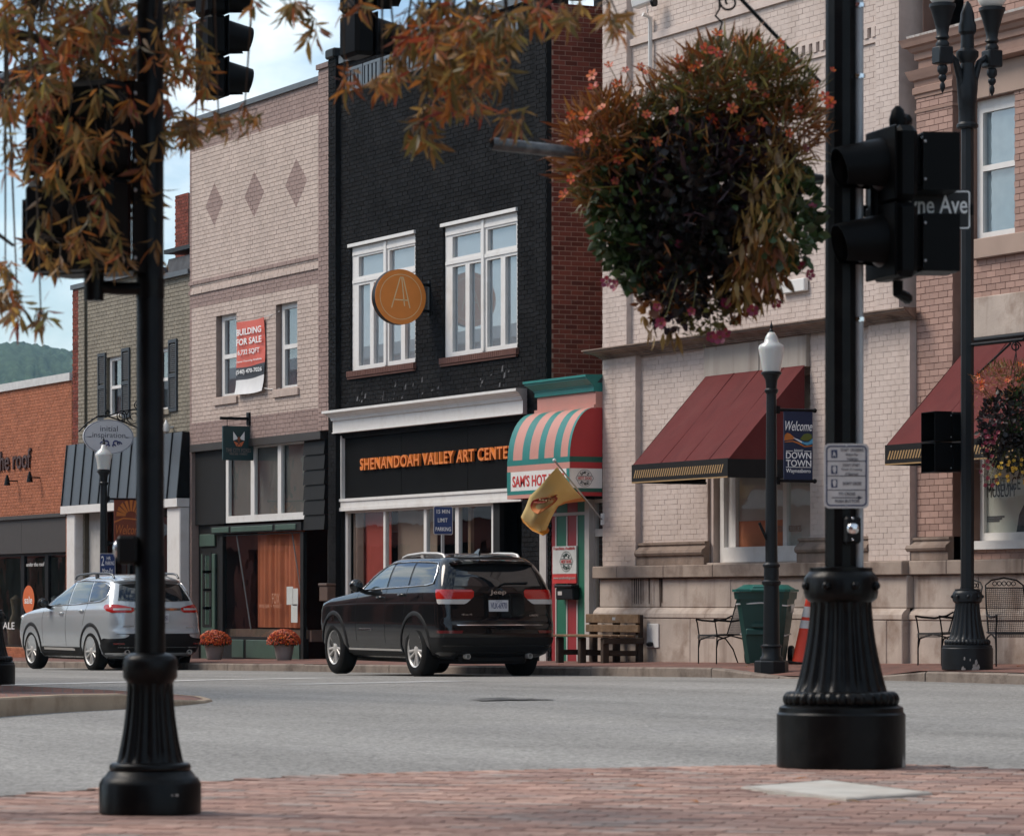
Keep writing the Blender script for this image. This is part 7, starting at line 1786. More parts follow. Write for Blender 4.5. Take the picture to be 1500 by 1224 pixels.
g.obj('dots', m_inkb, ob, world=True)
for sg_ in (-1, 1):
    for k, (r_, off) in enumerate(((.10, .16), (.07, .30), (.05, .10))):
        pts = [Vector((ow + .024, ocy + .05 + sg_ * (off * oa + r_ * (1 - t_ / 20) * math.cos(t_ / 20 * 4.4)), ocz - oc * .42 + r_ * .9 * (1 - t_ / 24) * math.sin(t_ / 20 * 4.4 * 1.0) - (.04 if k == 2 else 0))) for t_ in range(20)]
        M().tube(pts, [.018 * (1 - abs(t_ / 19 - .4)) for t_ in range(20)], 5).obj('flourish', m_indigo, ob, world=True)
g = M()
y0_, y1_ = Dof(115, ow), FY - .02
g.tube([(ow, y0_, at(115, 632, y0_).z), (ow, y0_ + .18, at(128, 618, y0_).z), (ow, y0_ + .42, at(140, 612, ocy).z), (ow, ocy, at(158, 609.5, ocy).z), (ow, ocy + .32, at(180, 614, ocy).z), (ow, oD1 + .05, at(196, 625, oD1).z), (ow, y1_, at(205, 633, oD1).z)], .016, 7)
g.tube([(ow, ocy - .05, at(158, 610, ocy).z), (ow, ocy + .12, at(168, 605, ocy).z), (ow, ocy + .3, at(180, 598, ocy).z), (ow, y1_, at(196, 597, oD1).z)], .014, 7)
for cy_, cz_, r0, tn in ((oD1 + .0, at(190, 612, oD1).z, .19, 1.7), (oD1 - .26, at(178, 612, oD1).z, .12, 1.8), (ocy - .02, at(158, 604, ocy).z, .055, 1.6), (oD1 + .1, at(193, 594, oD1).z, .10, 1.7)):
    g.tube([(ow, cy_ + r0 * (1 - t_ / 40) * math.cos(t_ / 30 * tn * 2 * PI), cz_ + r0 * (1 - t_ / 40) * math.sin(t_ / 30 * tn * 2 * PI)) for t_ in range(31)], .012, 6)
for yy in (ocy - .35, ocy + .35): g.tube([(ow, yy, at(158, 613, ocy).z), (ow, yy, ocz + oc * .88)], .008, 5)
g.box(ow - .03, ow + .03, FY - .03, FY + .05, ocz, ocz + 1.0); g.obj('scroll_bracket', m_blackmetal, os_, world=True, smooth=50)
# ------------------------------------------------------------------ cars, local x forward, y to the driver's side, z up
def paint(name, col, metal=0.0, rough=.25, coat=1.0, spec=.5):
    m = mat(name, col, rough, metal, var=.04, vscale=1.5, coat=coat, spec=spec); return m
m_tyre = mat('tyre_rubber', (0.009, 0.009, 0.009), .85, var=.2, vscale=8, spec=.15)
m_alloy = mat('alloy', (0.60, 0.58, 0.55), .35, metal=.35, var=.05); m_rimdark = mat('dark_disc_metal', (0.03, 0.03, 0.03), .6)  # bright rim and spokes, even dark colour for the disc behind them
m_plas = mat('black_plastic', (0.010, 0.010, 0.0105), .55, var=.08, spec=.2)
def car_glass(name, col, rough=.02):
    m = bpy.data.materials.new(name); m.use_nodes = True; p = m.node_tree.nodes['Principled BSDF']
    p.inputs['Base Color'].default_value = (*col, 1); p.inputs['Roughness'].default_value = rough; p.inputs['Specular IOR Level'].default_value = .5; p.inputs['Coat Weight'].default_value = .6; p.inputs['Coat Roughness'].default_value = .01; return m
m_cglass = car_glass('tinted_car_glass', (0.012, 0.014, 0.016)); m_cglass2 = car_glass('clear_car_glass', (0.05, 0.075, 0.085))
m_red = car_glass('red_tail_lamp', (0.42, 0.012, 0.008), .1); m_clear = car_glass('clear_tail_lamp', (0.5, 0.48, 0.46), .15); m_redd = car_glass('dark_red_reflector', (0.12, 0.006, 0.006), .2)
m_seamd = mat('panel_gap', (0.004, 0.004, 0.004), .8)

class Body:
    NR, NA, NS = 7, 9, 34
    def __init__(s, keys, taper=(.06, .05), bow=(.06, .22)):
        s.k = np.array(keys); s.taper = taper; s.bow = bow
    def par(s, z): return [np.interp(z, s.k[:, 0], s.k[:, i]) for i in range(1, 8)]
    def contour(s, z):
        xr, xf, w, rx, ry, fxr, fyr = s.par(z); xs, ys = [], []
        def tw(x):
            m_ = (xr + xf) / 2; h = (xf - xr) / 2; t = (x - m_) / h
            return w - (s.taper[0] if t < 0 else s.taper[1]) * w * abs(t) ** 3
        wr = tw(xr + rx); wf = tw(xf - fxr)
        for i in range(s.NR):
            y = (wr - ry) * i / s.NR; xs.append(xr + s.bow[0] * (y / w) ** 2); ys.append(y)
        x0 = xr + s.bow[0] * ((wr - ry) / w) ** 2
        for i in range(s.NA):
            a = PI / 2 * i / s.NA; xs.append(x0 + rx - rx * math.cos(a)); ys.append(wr - ry + ry * math.sin(a))
        xa_, xb_ = x0 + rx, xf - fxr
        for i in range(s.NS): x = xa_ + (xb_ - xa_) * i / s.NS; xs.append(x); ys.append(tw(x))
        bf = s.bow[1] * ((wf - fyr) / w) ** 2
        for i in range(s.NA):
            a = PI / 2 * i / s.NA; xs.append(xf - fxr + (fxr - bf) * math.sin(a)); ys.append(wf - fyr + fyr * math.cos(a))
        for i in range(s.NR + 1):
            y = (wf - fyr) * (1 - i / s.NR); xs.append(xf - s.bow[1] * (y / w) ** 2); ys.append(y)
        return np.array(xs), np.array(ys)
    def side_y(s, x, z):
        xs, ys = s.contour(z); j = s.NR; return float(np.interp(x, xs[j:j + 2 * s.NA + s.NS], ys[j:j + 2 * s.NA + s.NS]))
    def rear_x(s, y, z):
        xs, ys = s.contour(z); j = s.NR + s.NA; return float(np.interp(abs(y), ys[:j + 1], xs[:j + 1]))
    def wrap(s, z, y=None, x=None):
        """arc length along the contour at a rear y or a side x"""
        xs, ys = s.contour(z); d = np.concatenate([[0], np.cumsum(np.hypot(np.diff(xs), np.diff(ys)))])
        if y is not None: return float(np.interp(y, ys[:s.NR + s.NA], d[:s.NR + s.NA]))
        j = s.NR; return float(np.interp(x, xs[j:j + s.NA + s.NS], d[j:j + s.NA + s.NS]))
    def pos(s, z, a, off):
        xs, ys = s.contour(z); d = np.concatenate([[0], np.cumsum(np.hypot(np.diff(xs), np.diff(ys)))])
        x, y = float(np.interp(a, d, xs)), float(np.interp(a, d, ys)); x2, y2 = float(np.interp(a + .01, d, xs)), float(np.interp(a + .01, d, ys))
        x1, y1 = float(np.interp(max(a - .01, 0), d, xs)), float(np.interp(max(a - .01, 0), d, ys))
        t = Vector((x2 - x1, y2 - y1, 0)).normalized(); n = Vector((-t.y, t.x, 0))
        return Vector((x, y, z)) + n * off
    def mesh(s, name, mats, zs, top):
        V = []; Fc = []
        n = None
        for z in zs:
            xs, ys = s.contour(z); half = [(x, y, z) for x, y in zip(xs, ys)]
            full = half + [(x, -y, z) for x, y, z in half[-2:0:-1]]
            n = len(full); V += full
        for i in range(len(zs) - 1):
            for j in range(n): Fc.append((i * n + j, i * n + (j + 1) % n, (i + 1) * n + (j + 1) % n, (i + 1) * n + j))
        # roof crown
        last = V[-n:]; cx = sum(v[0] for v in last) / n
        for f_, dz in ((.86, .6), (.6, .9), (.3, 1.0)):
            b0 = len(V) - n
            V += [(cx + (x - cx) * (1 - (1 - f_) * .9), y * f_, last[0][2] + top * dz) for x, y, z in last]
            for j in range(n): Fc.append((b0 + j, b0 + (j + 1) % n, b0 + n + (j + 1) % n, b0 + n + j))
        Fc.append(tuple(len(V) - n + j for j in range(n))); Fc.append(tuple(range(n - 1, -1, -1)))
        me = bpy.data.meshes.new(name); me.from_pydata(V, [], [f[::-1] for f in Fc])
        for m in mats: me.materials.append(m)
        me.polygons.foreach_set('use_smooth', [True] * len(me.polygons)); me.update(); return me

def cut_arches(o, axles, r, dark):
    g = M()
    for x, z in axles:
        for sg in (-1, 1):
            g.lathe([(r, 0), (r, .62)], 40, mtx=Matrix.Translation((x, sg * .50 if sg > 0 else -1.12, z)) @ Matrix.Rotation(-PI / 2, 4, 'X'), mi=1)
    cu = g.obj('cutter', [dark, dark]); b = o.modifiers.new('arches', 'BOOLEAN'); b.operation = 'DIFFERENCE'; b.solver = 'EXACT'; b.object = cu
    dg = bpy.context.evaluated_depsgraph_get(); me = bpy.data.meshes.new_from_object(o.evaluated_get(dg), depsgraph=dg)
    o.modifiers.clear(); old = o.data; o.data = me; bpy.data.meshes.remove(old); COL.objects.unlink(cu); bpy.data.objects.remove(cu)
    me.set_sharp_from_angle(angle=R(32))
def side_patch(B, bot, top, off, sg=1, nv=6, thick=0.0):
    n = len(bot); vs = []
    for i in range(n):
        for j in range(nv + 1):
            t = j / nv; x = bot[i][0] * (1 - t) + top[i][0] * t; z = bot[i][1] * (1 - t) + top[i][1] * t; vs.append((x, sg * (B.side_y(x, z) + off), z))
    fs = []
    for i in range(n - 1):
        for j in range(nv):
            q = (i * (nv + 1) + j, (i + 1) * (nv + 1) + j, (i + 1) * (nv + 1) + j + 1, i * (nv + 1) + j + 1); fs.append(q if sg < 0 else q[::-1])
    return vs, fs
def lin(a, c, n): return [(a[0] + (c[0] - a[0]) * i / n, a[1] + (c[1] - a[1]) * i / n) for i in range(n + 1)]
def poly_to(path, n):
    """resample a polyline to n+1 points"""
    P = np.array(path, float); d = np.concatenate([[0], np.cumsum(np.hypot(*np.diff(P, axis=0).T))]); t = np.linspace(0, d[-1], n + 1)
    return list(zip(np.interp(t, d, P[:, 0]), np.interp(t, d, P[:, 1])))
def rear_patch(B, bot, top, off, nv=5):
    vs = []; n = len(bot)
    for i in range(n):
        for j in range(nv + 1):
            t = j / nv; y = bot[i][0] * (1 - t) + top[i][0] * t; z = bot[i][1] * (1 - t) + top[i][1] * t; vs.append((B.rear_x(y, z) - off, y, z))
    return vs, [(i * (nv + 1) + j, i * (nv + 1) + j + 1, (i + 1) * (nv + 1) + j + 1, (i + 1) * (nv + 1) + j)[::-1] for i in range(n - 1) for j in range(nv)]
def wrap_patch(B, rows, off, sg=1, nu=14):
    """rows of (z, start, end) where start/end are ('y',v) on the tail or ('x',v) on the flank"""
    vs = []
    for z, a, c in rows:
        sa = B.wrap(z, y=a[1]) if a[0] == 'y' else B.wrap(z, x=a[1]); sc2 = B.wrap(z, y=c[1]) if c[0] == 'y' else B.wrap(z, x=c[1])
        for i in range(nu + 1):
            p = B.pos(z, sa + (sc2 - sa) * i / nu, off); vs.append((p.x, sg * p.y, p.z))
    fs = []
    for r_ in range(len(rows) - 1):
        for i in range(nu):
            q = (r_ * (nu + 1) + i, r_ * (nu + 1) + i + 1, (r_ + 1) * (nu + 1) + i + 1, (r_ + 1) * (nu + 1) + i); fs.append(q[::-1] if sg > 0 else q)
    return vs, fs
def wheel(root, x, y, r, w, rim_r, spokes, sg, split=.13):
    mt = Matrix.Translation((x, y, r)) @ Matrix.Rotation(-PI / 2 * sg, 4, 'X')        # local z points outward
    t = [(rim_r - .01, -w / 2), (r - .05, -w / 2), (r - .012, -w / 2 + .03), (r, -w / 2 + .06), (r, w / 2 - .055), (r - .012, w / 2 - .025), (r - .05, w / 2 - .002), (rim_r + .03, w / 2 + .002), (rim_r, w / 2 - .01), (rim_r - .008, w / 2 - .05), (rim_r - .02, -w / 2)]
    wh = M().lathe(t, 56, mtx=mt, caps=False).obj('wheel', m_tyre, root, smooth=35)
    M().lathe([(rim_r - .03, -.03), (.06, -.05), (.001, -.05)], 40, mtx=mt, caps=False).obj('brake_disc', m_rimdark, wh, smooth=40)
    g = M(); g.lathe([(rim_r - .022, -.02), (rim_r - .020, w / 2 - .02), (rim_r - .004, w / 2 - .006), (rim_r + .002, w / 2 - .004)], 56, mtx=mt, caps=False)
    hub = w / 2 - .035
    for k in range(spokes):
        for d_ in (-split, split):
            a0 = 2 * PI * k / spokes + PI / 2; a1 = a0 + d_
            p0 = Vector((.055 * math.cos(a0 + d_ * .9), .055 * math.sin(a0 + d_ * .9), hub)); p1 = Vector(((rim_r - .008) * math.cos(a1), (rim_r - .008) * math.sin(a1), hub + .012))
            dr_ = (p1 - p0).normalized(); nn = Vector((-dr_.y, dr_.x, 0)) ; w0, w1 = .015, .020
            vs = [p0 - nn * w0, p0 + nn * w0, p1 + nn * w1, p1 - nn * w1]; lo = [v - Vector((0, 0, .03)) for v in vs]; hi = [v + (Vector((0, 0, .006))) for v in ((p0 - nn * w0 * .5), (p0 + nn * w0 * .5), (p1 + nn * w1 * .6), (p1 - nn * w1 * .6))]
            allv = [mt @ v for v in lo + vs + hi]
            g.add(allv, [(8, 9, 10, 11)] + [(i, (i + 1) % 4, (i + 1) % 4 + 4, i + 4) for i in range(4)] + [(i + 4, (i + 1) % 4 + 4, (i + 1) % 4 + 8, i + 8) for i in range(4)])
    g.lathe([(.075, hub - .02), (.072, hub + .006), (.045, hub + .014), (.03, hub + .02), (.001, hub + .021)], 24, mtx=mt, caps=False)
    g.obj('rim', m_alloy, wh, smooth=35)
    return wh
def arch_trim(B, root, x, z, r, m, sg, a0=-8, a1=188, w=.05, out=.012):
    g = M(); n = 28; vs = []
    for i in range(n + 1):
        a = R(a0 + (a1 - a0) * i / n)
        for rr, o_ in ((r - .012, -.05), (r - .012, out), (r + w * .6, out), (r + w, .0)):
            px, pz = x + rr * math.cos(a), z + rr * math.sin(a); pz = max(pz, B.k[0, 0] + .005); vs.append((px, sg * (B.side_y(min(max(px, B.par(pz)[0] + .02), B.par(pz)[1] - .05), pz) + o_), pz))
    for i in range(n):
        for j in range(3):
            q = (i * 4 + j, (i + 1) * 4 + j, (i + 1) * 4 + j + 1, i * 4 + j + 1); g.f.append(q if sg > 0 else q[::-1]); g.mi.append(0)
    g.v = vs; g.obj('arch_trim', m, root, smooth=50)
def surf_line(B, pts, sg, wd=.011, off=.0012):
    """a dark gap drawn along side (x,z) points"""
    g = M(); P = [Vector((x, sg * (B.side_y(x, z) + off), z)) for x, z in pts]; vs = []
    for i, p in enumerate(P):
        t = (P[min(i + 1, len(P) - 1)] - P[max(i - 1, 0)]).normalized(); nn = t.cross(Vector((0, 1, 0))).normalized() * wd / 2; vs += [p - nn, p + nn]
    for i in range(len(P) - 1): g.f.append((2 * i, 2 * i + 1, 2 * i + 3, 2 * i + 2)); g.mi.append(0)
    g.v = vs; return g

def build_suv(root, B, zs, top, pm, spec):
    me = B.mesh('body', [pm, m_plas], zs, top); body = link('body', me, root)
    cut_arches(body, [(spec['fa'], spec['tr']), (spec['ra'], spec['tr'])], spec['arch'], m_plas)
    for x in (spec['fa'], spec['ra']):
        for sg in (-1, 1): wheel(root, x, sg * spec['track'], spec['tr'], spec['tw'], spec['rim'], spec['spokes'], sg, spec.get('split', .13)); arch_trim(B, root, x, spec['tr'], spec['arch'], spec.get('archm', m_plas), sg)
    M().bbox(spec['ra'] - .75, spec['fa'] + .7, -.55, .55, .2, .42, .04).obj('underbody', m_plas, root)
    for sg in (-1, 1):
        for nm, bot, tp, gm in spec['win']:
            n = 12; v, f = side_patch(B, poly_to(bot, n), poly_to(tp, n), .006, sg); M().add(v, f).obj('side_window', gm, root, smooth=60)
        for pts in spec['gaps']: surf_line(B, poly_to(pts, 14), sg).obj('panel_gap', m_seamd, root)
        v = [Vector((x, sg * (B.side_y(x, z) + .012), z)) for x, z in poly_to(spec['trim'], 30)]; M().tube(v, .010, 6).obj('window_trim', m_chrome, root, smooth=60)
        for x, z in spec['handles']:
            y = B.side_y(x, z); h = M(); h.tube([(x - .09, sg * (y + .002), z), (x - .07, sg * (y + .035), z + .004), (x + .07, sg * (y + .035), z), (x + .10, sg * (y + .002), z - .004)], [.014, .013, .013, .014], 8); h.obj('door_handle', spec.get('handlem', pm), root, smooth=60)
        mx_, mz = spec['mirror']; y = B.side_y(mx_, mz)
        g = M(); g.sphere((mx_ + .02, sg * (y + .17), mz + .06), .13, 14, 10, sc=(.62, .85, .75)); g.tube([(mx_ + .03, sg * (y - .02), mz - .04), (mx_ + .03, sg * (y + .10), mz + .0)], .035, 8); mo = g.obj('mirror', spec.get('mirrorm', m_plas), root, smooth=60)
        g = M(); g.sphere((mx_ - .045, sg * (y + .17), mz + .06), .085, 12, 8, sc=(.25, 1.05, .85)); g.obj('mirror_glass', m_cglass, mo, smooth=60)
        # roof rail
        rl = spec['rail']; zr = spec['railz']; g = M(); pts = [(rl[0], sg * rl[2], zr - .05), (rl[0] + .08, sg * rl[2], zr + .015), (rl[0] + .25, sg * (rl[2] + .01), zr + .035), ((rl[0] + rl[1]) / 2, sg * (rl[2] + .01), zr + .045), (rl[1] - .25, sg * rl[2], zr + .02), (rl[1] - .06, sg * (rl[2] - .01), zr - .01), (rl[1], sg * (rl[2] - .01), zr - .06)]
        g.tube(pts, .021, 8); g.box(rl[0] + .75, rl[0] + .85, sg * rl[2] - .02, sg * rl[2] + .02, zr - .05, zr + .03); g.obj('roof_rail', spec.get('railm', m_alloy), root, smooth=60)
    # windscreen
    z0, z1 = spec['ws']; vs = []; 
    for j in range(7):
        z = z0 + (z1 - z0) * j / 6; xs, ys = B.contour(z); j0 = B.NR + B.NA + B.NS + 5
        hx, hy = xs[j0:], ys[j0:]
        for yy in np.linspace(-hy[0], hy[0], 15): vs.append((float(np.interp(abs(yy), hy[::-1], hx[::-1])) + .006, yy, z))
    M().add(vs, [(j * 15 + i, j * 15 + i + 1, (j + 1) * 15 + i + 1, (j + 1) * 15 + i) for j in range(6) for i in range(14)]).obj('windscreen', m_cglass2, root, smooth=60)
    n = 12
    for bot, tp, gm in spec['rearglass']: v, f = rear_patch(B, poly_to(bot, n), poly_to(tp, n), .008); M().add(v, f).obj('rear_window', gm, root, smooth=60)
    for name_, rows, m_, off in spec['lamps']:
        for sg in (-1, 1): v, f = wrap_patch(B, rows, off, sg); M().add(v, f).obj(name_, m_, root, smooth=60)
    for name_, rows, m_, off in spec['bands']:
        for sg in (-1, 1): v, f = wrap_patch(B, rows, off, sg, 40); M().add(v, f).obj(name_, m_, root, smooth=60)
    return body
def rear_text(B, root, s_, y0, y1, z0, z1, m, off=.01, bold=.01, name='badge'):
    """read from behind: the car's left is at the reader's left"""
    yc = (y0 + y1) / 2; x = B.rear_x(yc, (z0 + z1) / 2) - off
    return text_fit(s_, abs(y1 - y0), z1 - z0, frame((x, max(y0, y1), z0), (0, -1, 0)), m, root, name, bold=bold, depth=.006)
def plate(B, root, s_, yc, zc, off, w=.31, h=.16):
    x = B.rear_x(yc, zc) - off
    p = M().bbox(x - .006, x + .02, yc - w / 2, yc + w / 2, zc - h / 2, zc + h / 2, .004).obj('licence_plate', mat('plate_white', (0.52, 0.53, 0.56), .5, var=.03), root)
    text_fit(s_, w * .84, h * .52, frame((x - .0065, yc + w * .42, zc - h * .24), (0, -1, 0)), mat('plate_navy', (0.03, 0.04, 0.12), .5), p, bold=.012, depth=.002)
    text_fit('Virginia', w * .34, h * .11, frame((x - .0065, yc + w * .17, zc + h * .33), (0, -1, 0)), MATS['plate_navy'], p, depth=.002)
    return p

# black off-roader
pm = paint('black_car_paint', (0.004, 0.004, 0.0043), 0, .25, .9, .1)
KJ = [(.27, -2.05, 2.15, .80, .2, .25, .3, .4), (.34, -2.25, 2.32, .88, .22, .28, .35, .45), (.46, -2.345, 2.44, .925, .22, .28, .38, .5), (.60, -2.375, 2.49, .94, .2, .26, .4, .5), (.74, -2.37, 2.505, .948, .19, .25, .4, .5),
      (.82, -2.335, 2.50, .95, .18, .25, .4, .5), (.95, -2.325, 2.48, .948, .17, .25, .4, .5), (1.05, -2.315, 2.42, .945, .17, .25, .4, .5), (1.12, -2.31, 2.10, .935, .17, .25, .38, .5), (1.17, -2.305, 1.60, .925, .17, .25, .36, .5), (1.21, -2.30, 1.25, .915, .18, .26, .36, .5),
      (1.25, -2.285, 1.05, .90, .18, .26, .34, .5), (1.30, -2.265, .92, .885, .18, .26, .34, .5), (1.45, -2.18, .62, .835, .19, .27, .34, .46), (1.58, -2.09, .32, .775, .21, .28, .34, .44), (1.65, -2.03, .14, .725, .24, .3, .34, .4), (1.69, -1.97, .0, .675, .26, .3, .34, .38), (1.715, -1.88, -.14, .61, .26, .3, .3, .36)]
KJ = [(a, b, c, d, e * .72, f * .68, g * .85, h * .8) for a, b, c, d, e, f, g, h in KJ]; BJ = Body(KJ, (.035, .045), (.05, .2))
zsJ = [.27, .30, .34, .40, .46, .53, .60, .67, .74, .78, .82, .88, .95, 1.0, 1.05, 1.085, 1.12, 1.145, 1.17, 1.19, 1.21, 1.23, 1.25, 1.275, 1.30, 1.375, 1.45, 1.515, 1.58, 1.615, 1.65, 1.67, 1.69, 1.715]
JD = 21.45
q = at(605, 987, JD); ux = q.x
jeep = thing('parked_car', 'black off road estate car with clear red tail lamps parked before the art centre', 'car', (ux - 1.37, JD + .93, road_z(ux - 1.4)), PI - R(.4)); jeep.scale = (1, .96, 1)
specJ = dict(fa=1.68, ra=-1.37, tr=.395, tw=.27, rim=.25, arch=.50, track=.80, spokes=5, split=.21,
    win=[('front', [(.60, 1.262), (.10, 1.275), (-.27, 1.285)], [(.56, 1.275), (.25, 1.45), (-.02, 1.575), (-.20, 1.615), (-.27, 1.62)], m_cglass2),
         ('rear', [(-.34, 1.285), (-1.04, 1.31)], [(-.34, 1.625), (-.7, 1.635), (-1.02, 1.632)], m_cglass), ('quarter', [(-1.11, 1.315), (-1.78, 1.335), (-1.90, 1.36)], [(-1.08, 1.63), (-1.55, 1.62), (-1.86, 1.58)], m_cglass)],
    gaps=[[(-.30, .45), (-.30, 1.27)], [(.78, .5), (.80, .95), (.74, 1.24)], [(-1.06, 1.30), (-1.04, 1.05), (-1.0, .88)], [(-1.075, 1.31), (-1.05, 1.63)], [(-.305, 1.285), (-.305, 1.63)]],
    trim=[(.66, 1.255), (.1, 1.262), (-.9, 1.290), (-1.80, 1.318), (-1.92, 1.345), (-1.935, 1.42), (-1.885, 1.595), (-1.80, 1.628), (-1.55, 1.64), (-.9, 1.652), (-.25, 1.638), (0.0, 1.595), (.27, 1.468), (.66, 1.262)],
    handles=[(-.12, 1.14), (-.90, 1.175)], mirror=(.48, 1.25), rail=(-1.75, -.15, .60), railz=1.725, ws=(1.27, 1.63),
    rearglass=[([(.70, 1.30), (0, 1.29), (-.70, 1.30)], [(.58, 1.575), (0, 1.60), (-.58, 1.575)], m_cglass)],
    lamps=[('tail_lamp', [(1.115, ('y', .45), ('x', -2.12)), (1.15, ('y', .41), ('x', -2.08)), (1.22, ('y', .40), ('x', -2.04)), (1.25, ('y', .43), ('x', -2.03))], m_red, .010),
           ('tail_lamp_clear', [(1.045, ('y', .56), ('x', -2.19)), (1.06, ('y', .52), ('x', -2.15)), (1.112, ('y', .45), ('x', -2.12))], m_clear, .009),
           ('reflector', [(.635, ('y', .62), ('x', -2.16)), (.675, ('y', .60), ('x', -2.14))], m_redd, .010)],
    bands=[('bumper_cladding', [(.29, ('y', 0), ('x', -1.95)), (.38, ('y', 0), ('x', -1.90)), (.50, ('y', 0), ('x', -1.88)), (.575, ('y', .0), ('x', -1.88))], m_plas, .014),
           ('bumper_step', [(.745, ('y', 0), ('y', .68)), (.758, ('y', 0), ('y', .70))], m_chrome, .004)],
    mirrorm=pm, railm=m_alloy)
build_suv(jeep, BJ, zsJ, .055, pm, specJ)
# roof spoiler, fin, wiper, sill strip, badges
vs = []; n = 16
for i in range(n + 1):
    y = -.66 + 1.32 * i / n
    xr0 = BJ.rear_x(y, 1.62); e = (abs(y) / .66) ** 4
    vs += [(xr0 + .12, y, 1.685 - .03 * e), (xr0 - .15 + .09 * e, y, 1.655 - .035 * e), (xr0 - .15 + .09 * e, y, 1.62 - .03 * e), (xr0 - .01, y, 1.58)]
M().add(vs, [(i * 4 + j, i * 4 + j + 1, (i + 1) * 4 + j + 1, (i + 1) * 4 + j)[::-1] for i in range(n) for j in range(3)]).obj('roof_spoiler', pm, jeep, smooth=50)
M().add([(-1.62, -.025, 1.735), (-1.62, .025, 1.735), (-1.40, .015, 1.745), (-1.40, -.015, 1.745), (-1.66, -.006, 1.83), (-1.66, .006, 1.83), (-1.58, .004, 1.825), (-1.58, -.004, 1.825)], [(0, 1, 5, 4), (1, 2, 6, 5), (2, 3, 7, 6), (3, 0, 4, 7), (4, 5, 6, 7)]).obj('antenna_fin', pm, jeep)
M().tube([(BJ.rear_x(0, 1.30) - .03, 0, 1.30), (BJ.rear_x(.2, 1.34) - .03, -.1, 1.335), (BJ.rear_x(.3, 1.35) - .025, -.48, 1.345)], .012, 6).obj('wiper', m_plas, jeep)
for sg in (-1, 1):
    v, f = side_patch(BJ, lin((1.14, .37), (-.85, .37), 14), lin((1.14, .40), (-.85, .40), 14), .012, sg, 2); M().add(v, f).obj('sill_strip', m_alloy, jeep)
    v, f = side_patch(BJ, lin((1.14, .29), (-.85, .29), 14), lin((1.14, .37), (-.85, .37), 14), .010, sg, 2); M().add(v, f).obj('sill', m_plas, jeep)
rear_text(BJ, jeep, 'Jeep', .15, -.11, 1.165, 1.245, m_chrome); rear_text(BJ, jeep, '4x4', .62, .44, .885, .915, m_chrome); rear_text(BJ, jeep, 'LAREDO', -.48, -.62, .875, .90, m_chrome)
pl = plate(BJ, jeep, 'VLK-6970', .02, 1.02, .012)
text_fit('GRAND CHEROKEE', .50, .035, Matrix.Translation((.66, BJ.side_y(.4, .68) + .004, .66)) @ Matrix(((-1, 0, 0, 0), (0, 0, 1, 0), (0, 1, 0, 0), (0, 0, 0, 1))), m_chrome, jeep, 'badge', bold=.01, depth=.004)
for y in (.5, -.5): M().lathe([(.035, 0), (.038, .12), (.032, .12), (.03, .02)], 14, mtx=Matrix.Translation((-2.20, y, .31)) @ Matrix.Rotation(-PI / 2, 4, 'Y')).obj('tailpipe', m_alloy, jeep, smooth=40)
v, f = rear_patch(BJ, lin((.80, .80), (-.80, .80), 12), lin((.80, .806), (-.80, .806), 12), .002, 1); M().add(v, f).obj('panel_gap', m_seamd, jeep)
v, f = side_patch(BJ, [(-1.50, .90), (-1.58, .88), (-1.72, .89)], [(-1.52, 1.03), (-1.60, 1.05), (-1.73, 1.04)], .0015, 1, 3)
M().tube([Vector((-1.55 + .085 * math.cos(a), BJ.side_y(-1.55, 1.12) + .0, 1.12 + .085 * math.sin(a))) for a in np.linspace(0, 2 * PI, 22)], .003, 4).obj('fuel_door', m_seamd, jeep)
# head lamps, grille for anyone who steps round the front
for sg in (-1, 1): M().sphere((2.26, sg * .66, .98), .15, 12, 8, sc=(.55, 1.1, .5)).obj('headlight', m_clear, jeep, smooth=60)
for k in range(7): M().bbox(2.46, 2.51, -.42 + .12 * k - .0, -.42 + .12 * k + .07, .84, .98, .01).obj('grille', m_plas, jeep)

# silver estate
ps = paint('silver_blue_paint', (0.46, 0.495, 0.515), .30, .25)
KA = [(.24, -2.10, 2.15, .80, .3, .3, .4, .4), (.32, -2.34, 2.34, .90, .3, .32, .45, .5), (.45, -2.45, 2.45, .94, .28, .34, .5, .55), (.62, -2.47, 2.50, .955, .26, .34, .5, .55), (.72, -2.46, 2.50, .96, .25, .34, .5, .55),
      (.80, -2.415, 2.48, .962, .24, .33, .5, .55), (.95, -2.405, 2.42, .958, .24, .33, .5, .55), (1.05, -2.39, 2.25, .948, .24, .33, .46, .55), (1.12, -2.375, 1.80, .935, .24, .33, .42, .55), (1.17, -2.36, 1.32, .915, .24, .33, .4, .55),
      (1.22, -2.33, 1.06, .895, .24, .33, .4, .5), (1.35, -2.25, .80, .855, .25, .33, .4, .46), (1.50, -2.14, .44, .80, .27, .33, .4, .44), (1.62, -2.04, .16, .745, .28, .33, .4, .42), (1.69, -1.96, -.02, .69, .3, .33, .4, .4), (1.735, -1.85, -.2, .62, .3, .32, .36, .38)]
BA = Body(KA, (.07, .06), (.09, .26))
zsA = [.24, .28, .32, .38, .45, .53, .62, .67, .72, .76, .80, .87, .95, 1.0, 1.05, 1.085, 1.12, 1.145, 1.17, 1.195, 1.22, 1.285, 1.35, 1.425, 1.50, 1.56, 1.62, 1.655, 1.69, 1.735]
AD_ = 22.0
q = at(130, 982, AD_); ux = q.x
asc = thing('parked_car', 'silver blue family estate car with roof rails parked before the khaki building', 'car', (ux - 1.37, AD_ + .82, road_z(ux - 1.4)), PI + R(4.0)); asc.scale = (.98, .98, .98)
